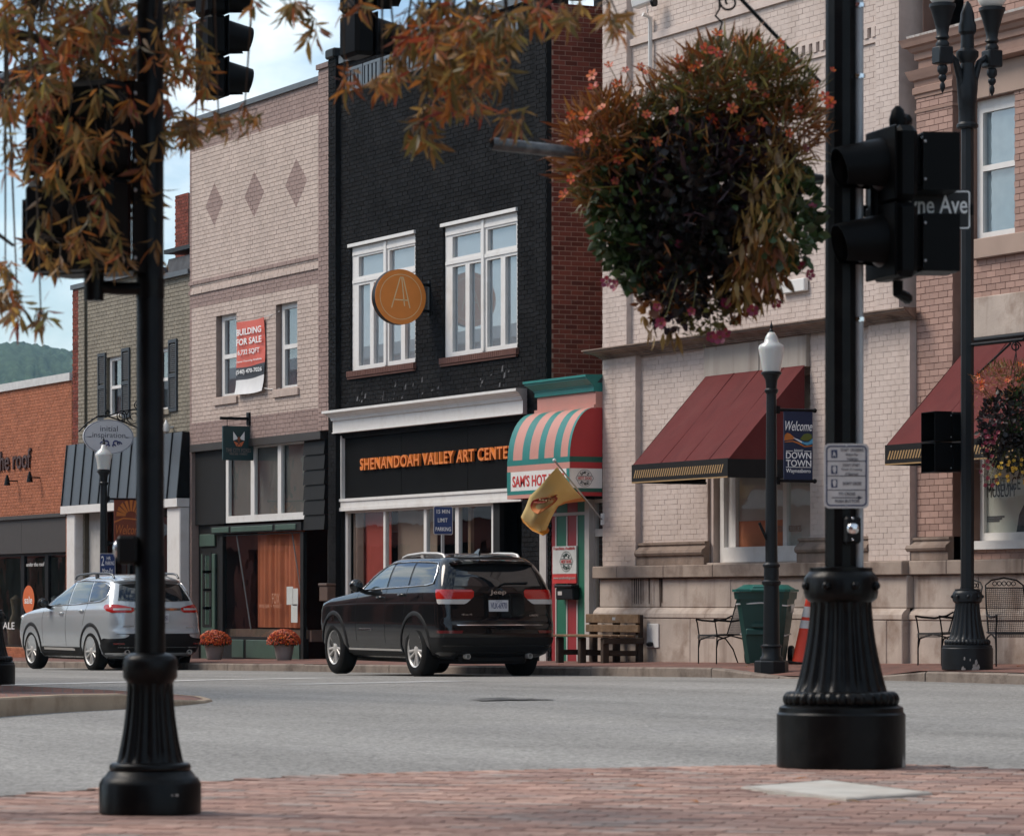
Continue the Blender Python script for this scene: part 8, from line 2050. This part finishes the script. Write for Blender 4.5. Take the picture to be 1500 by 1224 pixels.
specA = dict(fa=1.46, ra=-1.43, tr=.377, tw=.25, rim=.262, arch=.47, track=.825, spokes=5, split=.24,
    win=[('front', [(.70, 1.225), (.2, 1.235), (-.26, 1.245)], [(.66, 1.235), (.36, 1.43), (.08, 1.575), (-.16, 1.625), (-.26, 1.63)], m_cglass2),
         ('rear', [(-.33, 1.245), (-1.18, 1.28)], [(-.33, 1.635), (-.7, 1.65), (-1.10, 1.65)], m_cglass2), ('quarter', [(-1.24, 1.285), (-1.72, 1.31), (-1.94, 1.39)], [(-1.16, 1.65), (-1.62, 1.63), (-1.90, 1.555)], m_cglass)],
    gaps=[[(-.28, .46), (-.27, 1.23)], [(.85, .5), (.88, .95), (.84, 1.2)], [(-1.19, 1.27), (-1.15, 1.05), (-1.08, .84)]],
    trim=[(.76, 1.205), (.2, 1.218), (-.7, 1.240), (-1.72, 1.290), (-1.97, 1.37), (-1.985, 1.45), (-1.93, 1.575), (-1.80, 1.625), (-1.6, 1.655), (-.7, 1.675), (-.2, 1.655), (.10, 1.60), (.40, 1.445), (.76, 1.215)],
    handles=[(-.06, 1.07), (-1.0, 1.12)], mirror=(.55, 1.20), rail=(-1.85, .0, .64), railz=1.765, ws=(1.25, 1.66),
    rearglass=[([(.72, 1.30), (0, 1.28), (-.72, 1.30)], [(.60, 1.60), (0, 1.63), (-.60, 1.60)], m_cglass)],
    lamps=[('tail_lamp', [(1.085, ('y', .52), ('x', -2.22)), (1.12, ('y', .46), ('x', -2.08)), (1.17, ('y', .46), ('x', -1.94)), (1.21, ('y', .62), ('x', -1.94)), (1.235, ('y', .76), ('x', -1.98))], m_red, .012),
           ('tail_lamp_clear', [(1.13, ('y', .52), ('x', -2.24)), (1.165, ('y', .52), ('x', -2.22))], m_clear, .015),
           ('reflector', [(.50, ('y', .68), ('x', -2.30)), (.53, ('y', .68), ('x', -2.30))], m_redd, .022)],
    bands=[('bumper_cladding', [(.27, ('y', 0), ('x', -1.95)), (.36, ('y', 0), ('x', -1.88)), (.48, ('y', 0), ('x', -1.85)), (.60, ('y', .0), ('x', -1.95)), (.70, ('y', .0), ('y', .80))], m_plas, .016),
           ('chrome_strip', [(1.125, ('y', 0), ('y', .47)), (1.165, ('y', 0), ('y', .47))], m_chrome, .012)],
    mirrorm=m_plas, railm=mat('grey_rail', (0.10, 0.105, 0.11), .35, metal=.5), handlem=ps)
build_suv(asc, BA, zsA, .06, ps, specA)
for sg in (-1, 1):
    v, f = side_patch(BA, lin((1.02, .27), (-1.0, .27), 14), lin((1.02, .44), (-1.0, .44), 14), .012, sg, 3); M().add(v, f).obj('sill', m_plas, asc)
    v, f = side_patch(BA, poly_to([(.80, .385), (-.70, .375)], 14), poly_to([(.80, .425), (-.6, .425), (-.70, .41)], 14), .020, sg, 2); M().add(v, f).obj('sill_strip', m_alloy, asc)
vs = []
for i in range(n + 1):
    y = -.66 + 1.32 * i / n; xr0 = BA.rear_x(y, 1.66); e = (abs(y) / .66) ** 4
    vs += [(xr0 + .12, y, 1.735 - .035 * e), (xr0 - .16 + .1 * e, y, 1.70 - .045 * e), (xr0 - .16 + .1 * e, y, 1.67 - .04 * e), (xr0 - .01, y, 1.61)]
M().add(vs, [(i * 4 + j, i * 4 + j + 1, (i + 1) * 4 + j + 1, (i + 1) * 4 + j)[::-1] for i in range(n) for j in range(3)]).obj('roof_spoiler', ps, asc, smooth=50)
plate(BA, asc, 'UKF-8251', -.05, .98, .012)
rear_text(BA, asc, 'ASCENT', .70, .48, .82, .85, m_chrome); rear_text(BA, asc, 'AWD', -.55, -.70, .80, .825, m_chrome); rear_text(BA, asc, 'SUBARU', .15, -.15, .98, 1.01, m_chrome)
for sg in (-1, 1):
    M().lathe([(.04, 0), (.045, .10), (.038, .10), (.035, .02)], 14, mtx=Matrix.Translation((-2.32, sg * .62, .36)) @ Matrix.Rotation(-PI / 2, 4, 'Y')).obj('tailpipe', m_alloy, asc, smooth=40)
    M().sphere((2.20, sg * .70, .98), .16, 12, 8, sc=(.6, 1.0, .45)).obj('headlight', m_clear, asc, smooth=60)
    v, f = side_patch(BA, [(1.00, .98), (.45, .98)], [(1.00, .985), (.45, .985)], .001, sg, 1); 
M().bbox(2.44, 2.52, -.45, .45, .72, .92, .03).obj('grille', m_plas, asc)
# ------------------------------------------------------------------ plants
def leaf_verts(L_, w, fold=.25, curl=.15):
    """narrow pointed leaf along +x, folded along its midrib"""
    st = [(0, .03), (.18, .55), (.45, 1.0), (.75, .62), (1, .02)]; vs = []
    for t, k in st:
        z = -curl * L_ * t * t
        vs += [(L_ * t, -w * k, z + fold * w * k), (L_ * t, 0, z), (L_ * t, w * k, z + fold * w * k)]
    fs = []
    for i in range(4):
        a = i * 3; fs += [(a, a + 1, a + 4, a + 3), (a + 1, a + 2, a + 5, a + 4)]
    return vs, fs
def orient(d, roll):
    x = Vector(d).normalized(); up = Vector((0, 0, 1)) if abs(x.z) < .95 else Vector((1, 0, 0)); y = up.cross(x).normalized(); z = x.cross(y)
    m = Matrix.Identity(4)
    for i in range(3): m[i][0] = x[i]; m[i][1] = y[i]; m[i][2] = z[i]
    return m @ Matrix.Rotation(roll, 4, 'X')
lm = [leaf_mat('oak_leaf_bronze', (0.30, 0.165, 0.05), .45), leaf_mat('oak_leaf_orange', (0.40, 0.14, 0.032), .45), leaf_mat('oak_leaf_olive', (0.155, 0.118, 0.036), .45), leaf_mat('oak_leaf_red', (0.36, 0.075, 0.03), .45)]
tp = atz(-330, 1100, 14.6)
tree = thing('oak_tree', 'willow oak in bronze and orange autumn leaf, its drooping twigs hanging over the view', 'tree', (tp.x, tp.y, NZ))
m_bark = mat('oak_bark', (0.06, 0.048, 0.038), .95, var=.3, vscale=9, bump=.8, bscale=18)
tr = Vector((tp.x, tp.y, NZ))
b = M(); b.tube([tr + Vector((0, 0, -.05)), tr + Vector((.02, 0, .3)), tr + Vector((.05, .03, 1.5)), tr + Vector((.0, .1, 3.0)), tr + Vector((-.1, .1, 4.8)), tr + Vector((.0, 0, 6.5))], [.26, .20, .17, .15, .11, .06], 14)
b.obj('trunk', m_bark, tree, world=True, smooth=60)
b = M()
limbA = [tr + Vector((-.02, .1, 3.1)), atz(-150, -40, 14.6), atz(100, -90, 14.3), atz(380, -110, 14.0), atz(620, -100, 13.8), atz(850, -70, 13.6)]
limbB = [tr + Vector((0, .08, 2.6)), atz(-180, 60, 14.4), atz(-30, 40, 14.6), atz(120, 70, 14.9), atz(220, 150, 15.0)]
limbC = [tr + Vector((0, .08, 2.3)), atz(-200, 280, 14.0), atz(-60, 300, 13.9), atz(20, 360, 13.9)]
b.tube(limbA, [.09, .06, .045, .035, .025, .012], 8); b.tube(limbB, [.06, .035, .025, .018, .008], 8); b.tube(limbC, [.04, .02, .012, .006], 8)
limb_o = b
R1 = random.Random(5)
# hanging sprays: (centre px, py, rx, ry, number, depth)
REG = [(50, -60, 120, 45, 22, 14.5), (250, -70, 100, 40, 16, 14.6), (450, -70, 100, 40, 14, 14.0), (650, -65, 110, 40, 18, 13.8), (810, -60, 60, 40, 8, 13.7), (60, 50, 80, 60, 30, 14.5), (160, 60, 70, 70, 30, 14.7), (250, 60, 45, 60, 15, 14.8), (40, 140, 50, 45, 15, 14.3), (130, 160, 70, 60, 30, 14.6), (200, 120, 60, 50, 20, 14.9), (95, 230, 60, 50, 26, 14.5), (170, 250, 50, 40, 18, 14.7),
       (110, 320, 55, 45, 22, 14.5), (75, 370, 35, 25, 8, 14.3), (150, 370, 45, 25, 10, 14.5), (212, 300, 14, 50, 7, 15.0), (215, 380, 18, 22, 5, 14.9), (250, 190, 40, 30, 9, 14.9), (290, 110, 30, 35, 6, 14.9), (320, 185, 25, 14, 5, 14.9), (358, 175, 14, 14, 3, 14.9), (285, 205, 20, 14, 4, 14.9),
       (12, 200, 14, 60, 5, 14.2), (8, 420, 10, 30, 4, 13.9), (25, 450, 14, 25, 4, 13.9), (60, 472, 10, 12, 2, 13.9), (410, 12, 40, 14, 4, 14.0), (450, 40, 18, 22, 3, 14.0),
       (510, 12, 30, 12, 2, 13.9), (612, 45, 30, 36, 9, 13.9), (640, 40, 50, 40, 20, 13.8), (700, 50, 50, 42, 22, 13.8), (660, 105, 42, 35, 16, 13.8), (715, 105, 38, 35, 15, 13.8), (740, 60, 28, 40, 8, 13.7), (690, 150, 34, 22, 9, 13.8), (640, 165, 22, 16, 4, 13.8),
       (620, 200, 18, 20, 5, 13.8), (752, 185, 16, 20, 4, 13.7), (590, 110, 18, 20, 4, 13.9), (580, 100, 12, 16, 2, 13.9), (505, 130, 12, 22, 3, 13.9), (560, 125, 15, 14, 3, 13.9), (790, 25, 26, 26, 7, 13.7), (830, 15, 20, 22, 4, 13.6), (890, 22, 12, 24, 4, 13.6), (905, 42, 8, 20, 2, 13.6)]
leaves = []; twig = M()
def nearest_limb(px):
    if px < 280: c = limbB if R1.random() < .7 else limbA
    else: c = limbA
    best = None
    for i in range(len(c) - 1):
        for t in (0, .25, .5, .75, 1):
            p = c[i].lerp(c[i + 1], t); Zc = p.dot(fw); q = 750 + F * p.dot(rt) / Zc
            if best is None or abs(q - px) < best[0]: best = (abs(q - px), p)
    return best[1]
for cx, cy, rx, ry, num, Z in REG:
    anchor = nearest_limb(cx); hub_ = atz(cx, cy - ry * .9, Z)
    twig.tube([anchor, anchor.lerp(hub_, .5) + Vector((0, 0, .05)), hub_], [.008, .005, .003], 5, caps=False)
    for k in range(int(num * (2.1 if cx < 300 else 1.5))):
        a = R1.uniform(0, 2 * PI); rr = math.sqrt(R1.random()); c = atz(cx + rx * rr * math.cos(a), cy + ry * rr * math.sin(a), Z + R1.uniform(-.55, .55))
        twig.tube([hub_, hub_.lerp(c, .5) + Vector((R1.uniform(-.03, .03), R1.uniform(-.03, .03), .03)), c], [.0028, .002, .0014], 3, caps=False)
        nl = R1.randint(6, 10); basec = R1.choices([0, 1, 2, 3], [6, 4, 4, 1.2])[0]
        sweep = Vector((R1.uniform(-.5, .5), R1.uniform(-.5, .5), -1.1)).normalized()
        for j in range(nl):
            d = (sweep * .55 + Vector((R1.gauss(0, .55), R1.gauss(0, .55), R1.gauss(-.1, .45)))).normalized()
            L_ = R1.uniform(.052, .10); w = L_ * R1.uniform(.075, .125)
            leaves.append((c + d * R1.uniform(0, .015) - sweep * R1.uniform(0, .05), d, R1.uniform(0, 6.3), L_, w, basec if R1.random() < .72 else R1.choices([0, 1, 2, 3], [5, 4, 4, 1])[0]))
limb_o.v += []; limb_o.obj('branches', m_bark, tree, world=True, smooth=60)
twig.obj('twigs', m_bark, tree, world=True, kind='stuff')
leaves.sort(key=lambda l: -l[3])
lme = []
for mi in range(4):
    row = []
    for v_ in range(3):
        vs, fs = leaf_verts(1, (.085, .10, .12)[v_], .3, (.05, .18, .3)[v_]); row.append(M().add(vs, fs).mesh('leaf', lm[mi], smooth=180))
    lme.append(row)
bigl = M(); off = Vector(tree.location)
sel = set(range(300))
for k, (p, d, roll, L_, w, mi) in enumerate(leaves):
    mt = Matrix.Translation(p) @ orient(d, roll)
    if k in sel:
        o = link('leaf', lme[mi][R1.randint(0, 2)], tree); o.matrix_local = Matrix.Translation(-off) @ mt @ Matrix.Scale(L_, 4)
    else:
        vs, fs = leaf_verts(L_, w, .3, R1.uniform(.02, .3)); bigl.add([mt @ Vector(v) for v in vs], fs, mi)
bigl.obj('crown', lm, tree, world=True, kind='stuff', smooth=180)

# hanging flower baskets
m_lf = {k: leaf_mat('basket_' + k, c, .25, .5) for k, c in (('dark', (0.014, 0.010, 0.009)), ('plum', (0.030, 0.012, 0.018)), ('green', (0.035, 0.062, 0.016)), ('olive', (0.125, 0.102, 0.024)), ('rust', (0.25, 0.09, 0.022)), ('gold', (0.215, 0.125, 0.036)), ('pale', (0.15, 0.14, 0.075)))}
m_soil = mat('dark_moss_liner', (0.012, 0.010, 0.008), .95); m_flo = leaf_mat('cosmos_orange', (0.58, 0.085, 0.016), .3, .25); m_flm = leaf_mat('petunia_magenta', (0.24, 0.022, 0.055), .3, .3); m_fly = leaf_mat('yellow_bloom', (0.7, 0.4, 0.04), .3, .2); m_eye = mat('flower_eye', (0.16, 0.07, 0.01), .8)
def flower_mesh(m, n=6, wide=.5, cup=.2, name='flower'):
    g = M()
    for k in range(n):
        a = 2 * PI * k / n; c, s_ = math.cos(a), math.sin(a)
        pts = [(.12, 0, 0), (.55, -wide * .5, cup * .4), (.95, -wide * .36, cup), (1.0, 0, cup * 1.1), (.95, wide * .36, cup), (.55, wide * .5, cup * .4)]
        g.add([(x * c - y * s_, x * s_ + y * c, z) for x, y, z in pts], [tuple(range(6))], 0)
    g.lathe([(.2, 0), (.17, .10), (.05, .14)], 6, mi=1)
    return g.mesh(name, [m, m_eye])
fm_o = [flower_mesh(m_flo, 6, .55, .1), flower_mesh(m_flo, 5, .6, .35)]; fm_m = [flower_mesh(m_flm, 5, .85, .4)]; fm_y = [flower_mesh(m_fly, 5, .7, .2)]
def basket(label, cpos, sc, blobs, flowers, seed, hang_top):
    RR = random.Random(seed)
    t = thing('hanging_basket', label, 'flower basket', (cpos.x, cpos.y, cpos.z), FACE)
    g = M()
    bs_ = sc; sc = sc * .66
    for k in range(7):
        r_ = .30 * sc * math.cos(k / 6 * PI / 2 * .95); z = -.05 * sc - .26 * sc * math.sin(k / 6 * PI / 2); g.tube([(r_ * math.cos(a), r_ * math.sin(a), z) for a in np.linspace(0, 2 * PI, 24)], .006 * sc, 5, caps=False)
    for a in np.linspace(0, 2 * PI, 9)[:-1]: g.tube([(.30 * sc * math.cos(k / 6 * PI / 2) * math.cos(a), .30 * sc * math.cos(k / 6 * PI / 2) * math.sin(a), -.05 * sc - .26 * sc * math.sin(k / 6 * PI / 2)) for k in range(7)], .004 * sc, 4, caps=False)
    g.obj('wire_basket', m_blackmetal, t)
    M().lathe([(.02, -.30 * sc), (.18 * sc, -.24 * sc), (.27 * sc, -.12 * sc), (.285 * sc, -.04 * sc), (.02, -.02 * sc)], 20).obj('liner', m_soil, t, smooth=60)
    g = M()
    for a in (0.3, 2.4, 4.5): g.tube([(.29 * sc * math.cos(a), .29 * sc * math.sin(a), -.05 * sc), hang_top], .004 * sc + .002, 4, caps=False)
    g.obj('hanger', m_blackmetal, t)
    sc = bs_; keys = list(m_lf); mats_ = [m_lf[k] for k in keys]
    groups = {}
    for (cx, cz, rx, rz, cy, ry, num, kind, key, size) in blobs:
        g = groups.setdefault(key, M()); mi = keys.index(key)
        for k in range(num):
            while True:
                v = Vector((RR.uniform(-1, 1), RR.uniform(-1, 1), RR.uniform(-1, 1)))
                if v.length < 1: break
            v = v.normalized() * (v.length ** .5)
            p = Vector((cx + rx * v.x, cy + ry * v.y, cz + rz * v.z)) * sc
            if kind == 'round':
                d = (v * .7 + Vector((RR.gauss(0, .5), RR.gauss(0, .5), RR.gauss(.1, .5)))).normalized(); L_ = size * RR.uniform(.6, 1.25) * sc; w = L_ * RR.uniform(.3, .45)
            elif kind == 'hang':
                d = (Vector((0, 0, -1.0)) + Vector((RR.gauss(0, .33), RR.gauss(0, .33), RR.gauss(0, .3)))).normalized(); L_ = size * RR.uniform(.7, 1.3) * sc; w = L_ * RR.uniform(.10, .18)
            else:      # fine ferny
                d = (v * .5 + Vector((RR.gauss(0, .6), RR.gauss(0, .6), RR.gauss(.45, .5)))).normalized(); L_ = size * RR.uniform(.5, 1.5) * sc; w = L_ * RR.uniform(.035, .07)
            vs, fs = leaf_verts(L_, w, .3, RR.uniform(0, .3)); mt = Matrix.Translation(p) @ orient(d, RR.uniform(0, 6.3)); g.add([mt @ Vector(q_) for q_ in vs], fs)
    for key, g in groups.items(): g.obj('foliage', m_lf[key], t, kind='stuff', smooth=180)
    stem = M()
    for (x, z, y, s_, kind) in flowers:
        p = Vector((x, y, z)) * sc; me = RR.choice({'o': fm_o, 'm': fm_m, 'y': fm_y}[kind])
        nrm = (Vector((x * .9, y * 1.2 - .9, z * .5 + .35)) + Vector((RR.gauss(0, .35), RR.gauss(0, .3), RR.gauss(0, .35)))).normalized()
        o = link('flower', me, t); q_ = nrm.to_track_quat('Z', 'Y').to_matrix().to_4x4(); o.matrix_local = Matrix.Translation(p) @ q_ @ Matrix.Rotation(RR.uniform(0, 6), 4, 'Z') @ Matrix.Scale(s_ * sc, 4)
        stem.tube([p, p * .86 + Vector((0, .02, -.03 * sc)), p * .62], [.0025, .0025, .003], 3, caps=False)
    stem.obj('stems', m_lf['olive'], t, kind='stuff')
    return t
# near basket: centre of its mass in the photo about (1035, 290); 302 px per metre there
BZ = 18.25; BS = F / BZ
def bl(px, py): return ((px - 1035) / BS, (290 - py) / BS)
bl_list = []
def B_(px, py, rx, ry, num, kind, key, size, cy=0.0, ryy=None):
    x, z = bl(px, py); bl_list.append((x, z, rx / BS, ry / BS, cy, (ryy if ryy is not None else max(rx, ry) * .7 / BS), num, kind, key, size))
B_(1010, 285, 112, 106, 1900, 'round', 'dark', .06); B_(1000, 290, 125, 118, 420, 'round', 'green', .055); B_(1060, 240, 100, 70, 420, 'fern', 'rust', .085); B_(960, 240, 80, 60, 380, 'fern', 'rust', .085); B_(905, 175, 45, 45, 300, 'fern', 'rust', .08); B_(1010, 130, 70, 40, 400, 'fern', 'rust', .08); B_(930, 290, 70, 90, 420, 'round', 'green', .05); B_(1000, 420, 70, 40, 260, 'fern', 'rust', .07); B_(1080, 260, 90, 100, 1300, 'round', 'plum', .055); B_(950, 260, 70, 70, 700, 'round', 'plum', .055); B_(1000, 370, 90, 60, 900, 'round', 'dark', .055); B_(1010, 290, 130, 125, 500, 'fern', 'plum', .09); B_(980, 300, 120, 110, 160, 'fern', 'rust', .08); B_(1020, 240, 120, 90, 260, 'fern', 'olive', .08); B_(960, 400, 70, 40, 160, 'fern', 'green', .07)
B_(915, 330, 48, 60, 420, 'round', 'green', .06); B_(935, 385, 45, 35, 220, 'round', 'green', .055); B_(1160, 320, 42, 75, 420, 'round', 'green', .06); B_(985, 205, 30, 25, 130, 'round', 'green', .05); B_(1000, 160, 60, 30, 250, 'fern', 'green', .07)
B_(1080, 135, 98, 64, 1000, 'fern', 'olive', .11); B_(1070, 120, 95, 55, 500, 'fern', 'rust', .11); B_(1140, 190, 65, 60, 800, 'fern', 'rust', .10); B_(1060, 100, 55, 35, 400, 'fern', 'pale', .08); B_(1150, 130, 45, 45, 350, 'fern', 'olive', .09)
B_(885, 220, 58, 72, 1050, 'fern', 'rust', .11); B_(880, 260, 45, 55, 450, 'fern', 'olive', .09); B_(935, 180, 45, 30, 350, 'fern', 'olive', .09); B_(1000, 150, 45, 25, 250, 'fern', 'pale', .08)
B_(1128, 265, 42, 48, 130, 'hang', 'gold', .085, -.2); B_(1118, 340, 46, 58, 170, 'hang', 'gold', .09, -.22); B_(1102, 410, 42, 40, 150, 'hang', 'gold', .09, -.14); B_(1125, 300, 50, 80, 160, 'fern', 'olive', .08, -.2); B_(1140, 330, 40, 70, 140, 'round', 'green', .05, -.2); B_(1110, 380, 45, 50, 90, 'hang', 'rust', .08, -.2); B_(1140, 240, 40, 20, 150, 'fern', 'gold', .08, -.15); B_(1085, 440, 20, 18, 40, 'hang', 'rust', .08)
B_(960, 440, 30, 25, 90, 'round', 'rust', .05); B_(1010, 430, 65, 30, 260, 'round', 'dark', .05); B_(1040, 460, 45, 25, 190, 'round', 'olive', .035); B_(985, 460, 30, 20, 60, 'round', 'plum', .05); B_(1030, 490, 25, 14, 60, 'fern', 'olive', .05)
B_(955, 482, 8, 12, 4, 'hang', 'gold', .11); B_(980, 488, 12, 8, 5, 'hang', 'gold', .12); B_(945, 455, 8, 10, 4, 'hang', 'gold', .08)
RF = random.Random(3); flw = []
for px, py, s_ in ((890, 108, .026), (866, 118, .034), (868, 138, .034), (902, 130, .028), (915, 110, .022), (935, 112, .024), (990, 102, .026), (944, 110, .02), (835, 180, .028), (856, 180, .04), (850, 192, .034), (880, 165, .026), (838, 215, .032), (855, 208, .045), (872, 215, .03), (835, 272, .03), (826, 290, .032), (848, 250, .03), (945, 175, .026), (930, 160, .022), (1040, 180, .038), (1067, 172, .034), (1054, 192, .03), (1088, 203, .04), (1030, 85, .04), (1045, 92, .034), (1072, 98, .036), (1020, 105, .026), (1048, 56, .034), (1075, 62, .03), (1085, 115, .03), (1120, 85, .034), (1135, 85, .03), (1145, 92, .026), (1117, 150, .022), (1000, 125, .026), (1190, 128, .03), (1200, 155, .036), (1208, 163, .034), (1212, 115, .018), (875, 325, .022), (1010, 110, .022), (1140, 70, .024), (1105, 70, .02), (960, 215, .03), (1110, 190, .032), (1150, 205, .026), (905, 240, .03), (985, 170, .03), (1020, 150, .034), (1165, 165, .03), (890, 195, .034), (920, 200, .028), (865, 235, .03), (900, 270, .024), (1095, 140, .03)):
    x, z = bl(px, py); flw.append((x, z, RF.uniform(-.35, -.05), s_ * .92, 'o'))
for px, py, s_ in ((888, 415, .03), (902, 420, .032), (968, 402, .03), (992, 363, .024), (1060, 448, .03), (1098, 460, .03), (1135, 445, .03), (1172, 395, .03), (1180, 408, .028), (1050, 500, .034), (1040, 495, .03), (1063, 490, .026), (965, 480, .03), (995, 425, .024), (960, 455, .022), (1010, 462, .022), (1185, 310, .022), (1177, 222, .022)):
    x, z = bl(px, py); flw.append((x, z, RF.uniform(-.3, -.05), s_, 'm'))
cb_ = atz(1035, 290, BZ)
basket('huge overflowing flower basket with orange cosmos and golden trailing leaves', cb_, 1.0, bl_list, flw, 21, ((1054 - 1035) / BS, .05, (290 - 46) / BS))
# smaller basket on the double globe lamp
FZ = 44.1; FS = F / FZ
bl_list = []
def bl(px, py): return ((px - 1482) / FS, (632 - py) / FS)
BS = FS
B_(1480, 630, 45, 60, 900, 'round', 'dark', .07); B_(1465, 620, 30, 40, 300, 'round', 'plum', .06); B_(1490, 650, 30, 40, 350, 'round', 'green', .055); B_(1470, 560, 45, 25, 600, 'fern', 'rust', .08); B_(1480, 545, 35, 14, 250, 'fern', 'olive', .08)
B_(1450, 670, 22, 40, 260, 'fern', 'plum', .05); B_(1510, 600, 35, 60, 500, 'round', 'green', .06); B_(1480, 690, 30, 22, 220, 'fern', 'olive', .05); B_(1438, 590, 14, 40, 160, 'fern', 'rust', .05); B_(1520, 560, 25, 20, 200, 'fern', 'olive', .08)
flw = []
for k in range(16): x, z = bl(RF.uniform(1430, 1530), RF.uniform(535, 575)); flw.append((x, z, RF.uniform(-.35, .0), .038, 'o'))
for k in range(26): x, z = bl(RF.uniform(1430, 1460), RF.uniform(620, 715)); flw.append((x, z, RF.uniform(-.3, .0), .026, 'm'))
for k in range(24): x, z = bl(RF.uniform(1455, 1500), RF.uniform(675, 712)); flw.append((x, z, RF.uniform(-.4, -.2), .022, 'y'))
cb_ = atz(1482, 632, FZ)
hb_ = basket('hanging flower basket with purple and yellow blooms on the far double globe lamp post', cb_, 1.0, bl_list, flw, 8, (.05, 0, (632 - 515) / FS))
# its bracket, on the lamp post
P_ = atz(1424, 505, 44.9); Q_ = atz(1500, 497, 44.0); N_ = atz(1428, 552, 44.9)
br = M(); br.tube([P_, Q_], .022, 8); br.tube([N_, atz(1480, 503, 44.2)], .014, 6); H0 = atz(1488, 500, 44.1)
br.tube([H0 + rt * .06 * (1 - t / 40) * math.cos(t / 24 * 2 * PI * 1.4) + Vector((0, 0, -.06 + .06 * (1 - t / 40) * math.sin(t / 24 * 2 * PI * 1.4))) for t in range(25)], .009, 5); br.tube([H0, H0 + Vector((0, 0, -.12))], .01, 5)
br.v = [tuple(dl.location + Vector([(v[i] - dl.location[i]) / dl.scale[i] for i in range(3)])) for v in br.v]; br.obj('basket_bracket', m_blackmetal, dl, world=True, smooth=50)
dl_rot = None
# a few fallen leaves on the pavements
for k in range(26):
    px = random.uniform(700, 1480); py = random.uniform(1127, 1180) if k < 9 else 0
    if k < 9: p = atg(px, py, NZ + .008); L_ = .07
    else:
        x = fx(random.uniform(560, 1480), KY + 1); y = KY + random.uniform(.2, 2.0); p = Vector((x, y, walk_z(x, y) + .008)); L_ = .09
    vs, fs = leaf_verts(1, .2, .3, .1); mt = Matrix.Translation(p) @ Matrix.Rotation(random.uniform(0, 6), 4, 'Z') @ Matrix.Scale(L_, 4)
    o = M().add([mt @ Vector(v) for v in vs], fs).obj('fallen_leaf', lm[k % 2], smooth=180)
    tag(o, 'dry oak leaf lying on the brick pavement', 'leaf', 'fallen leaves on the brick pavement')
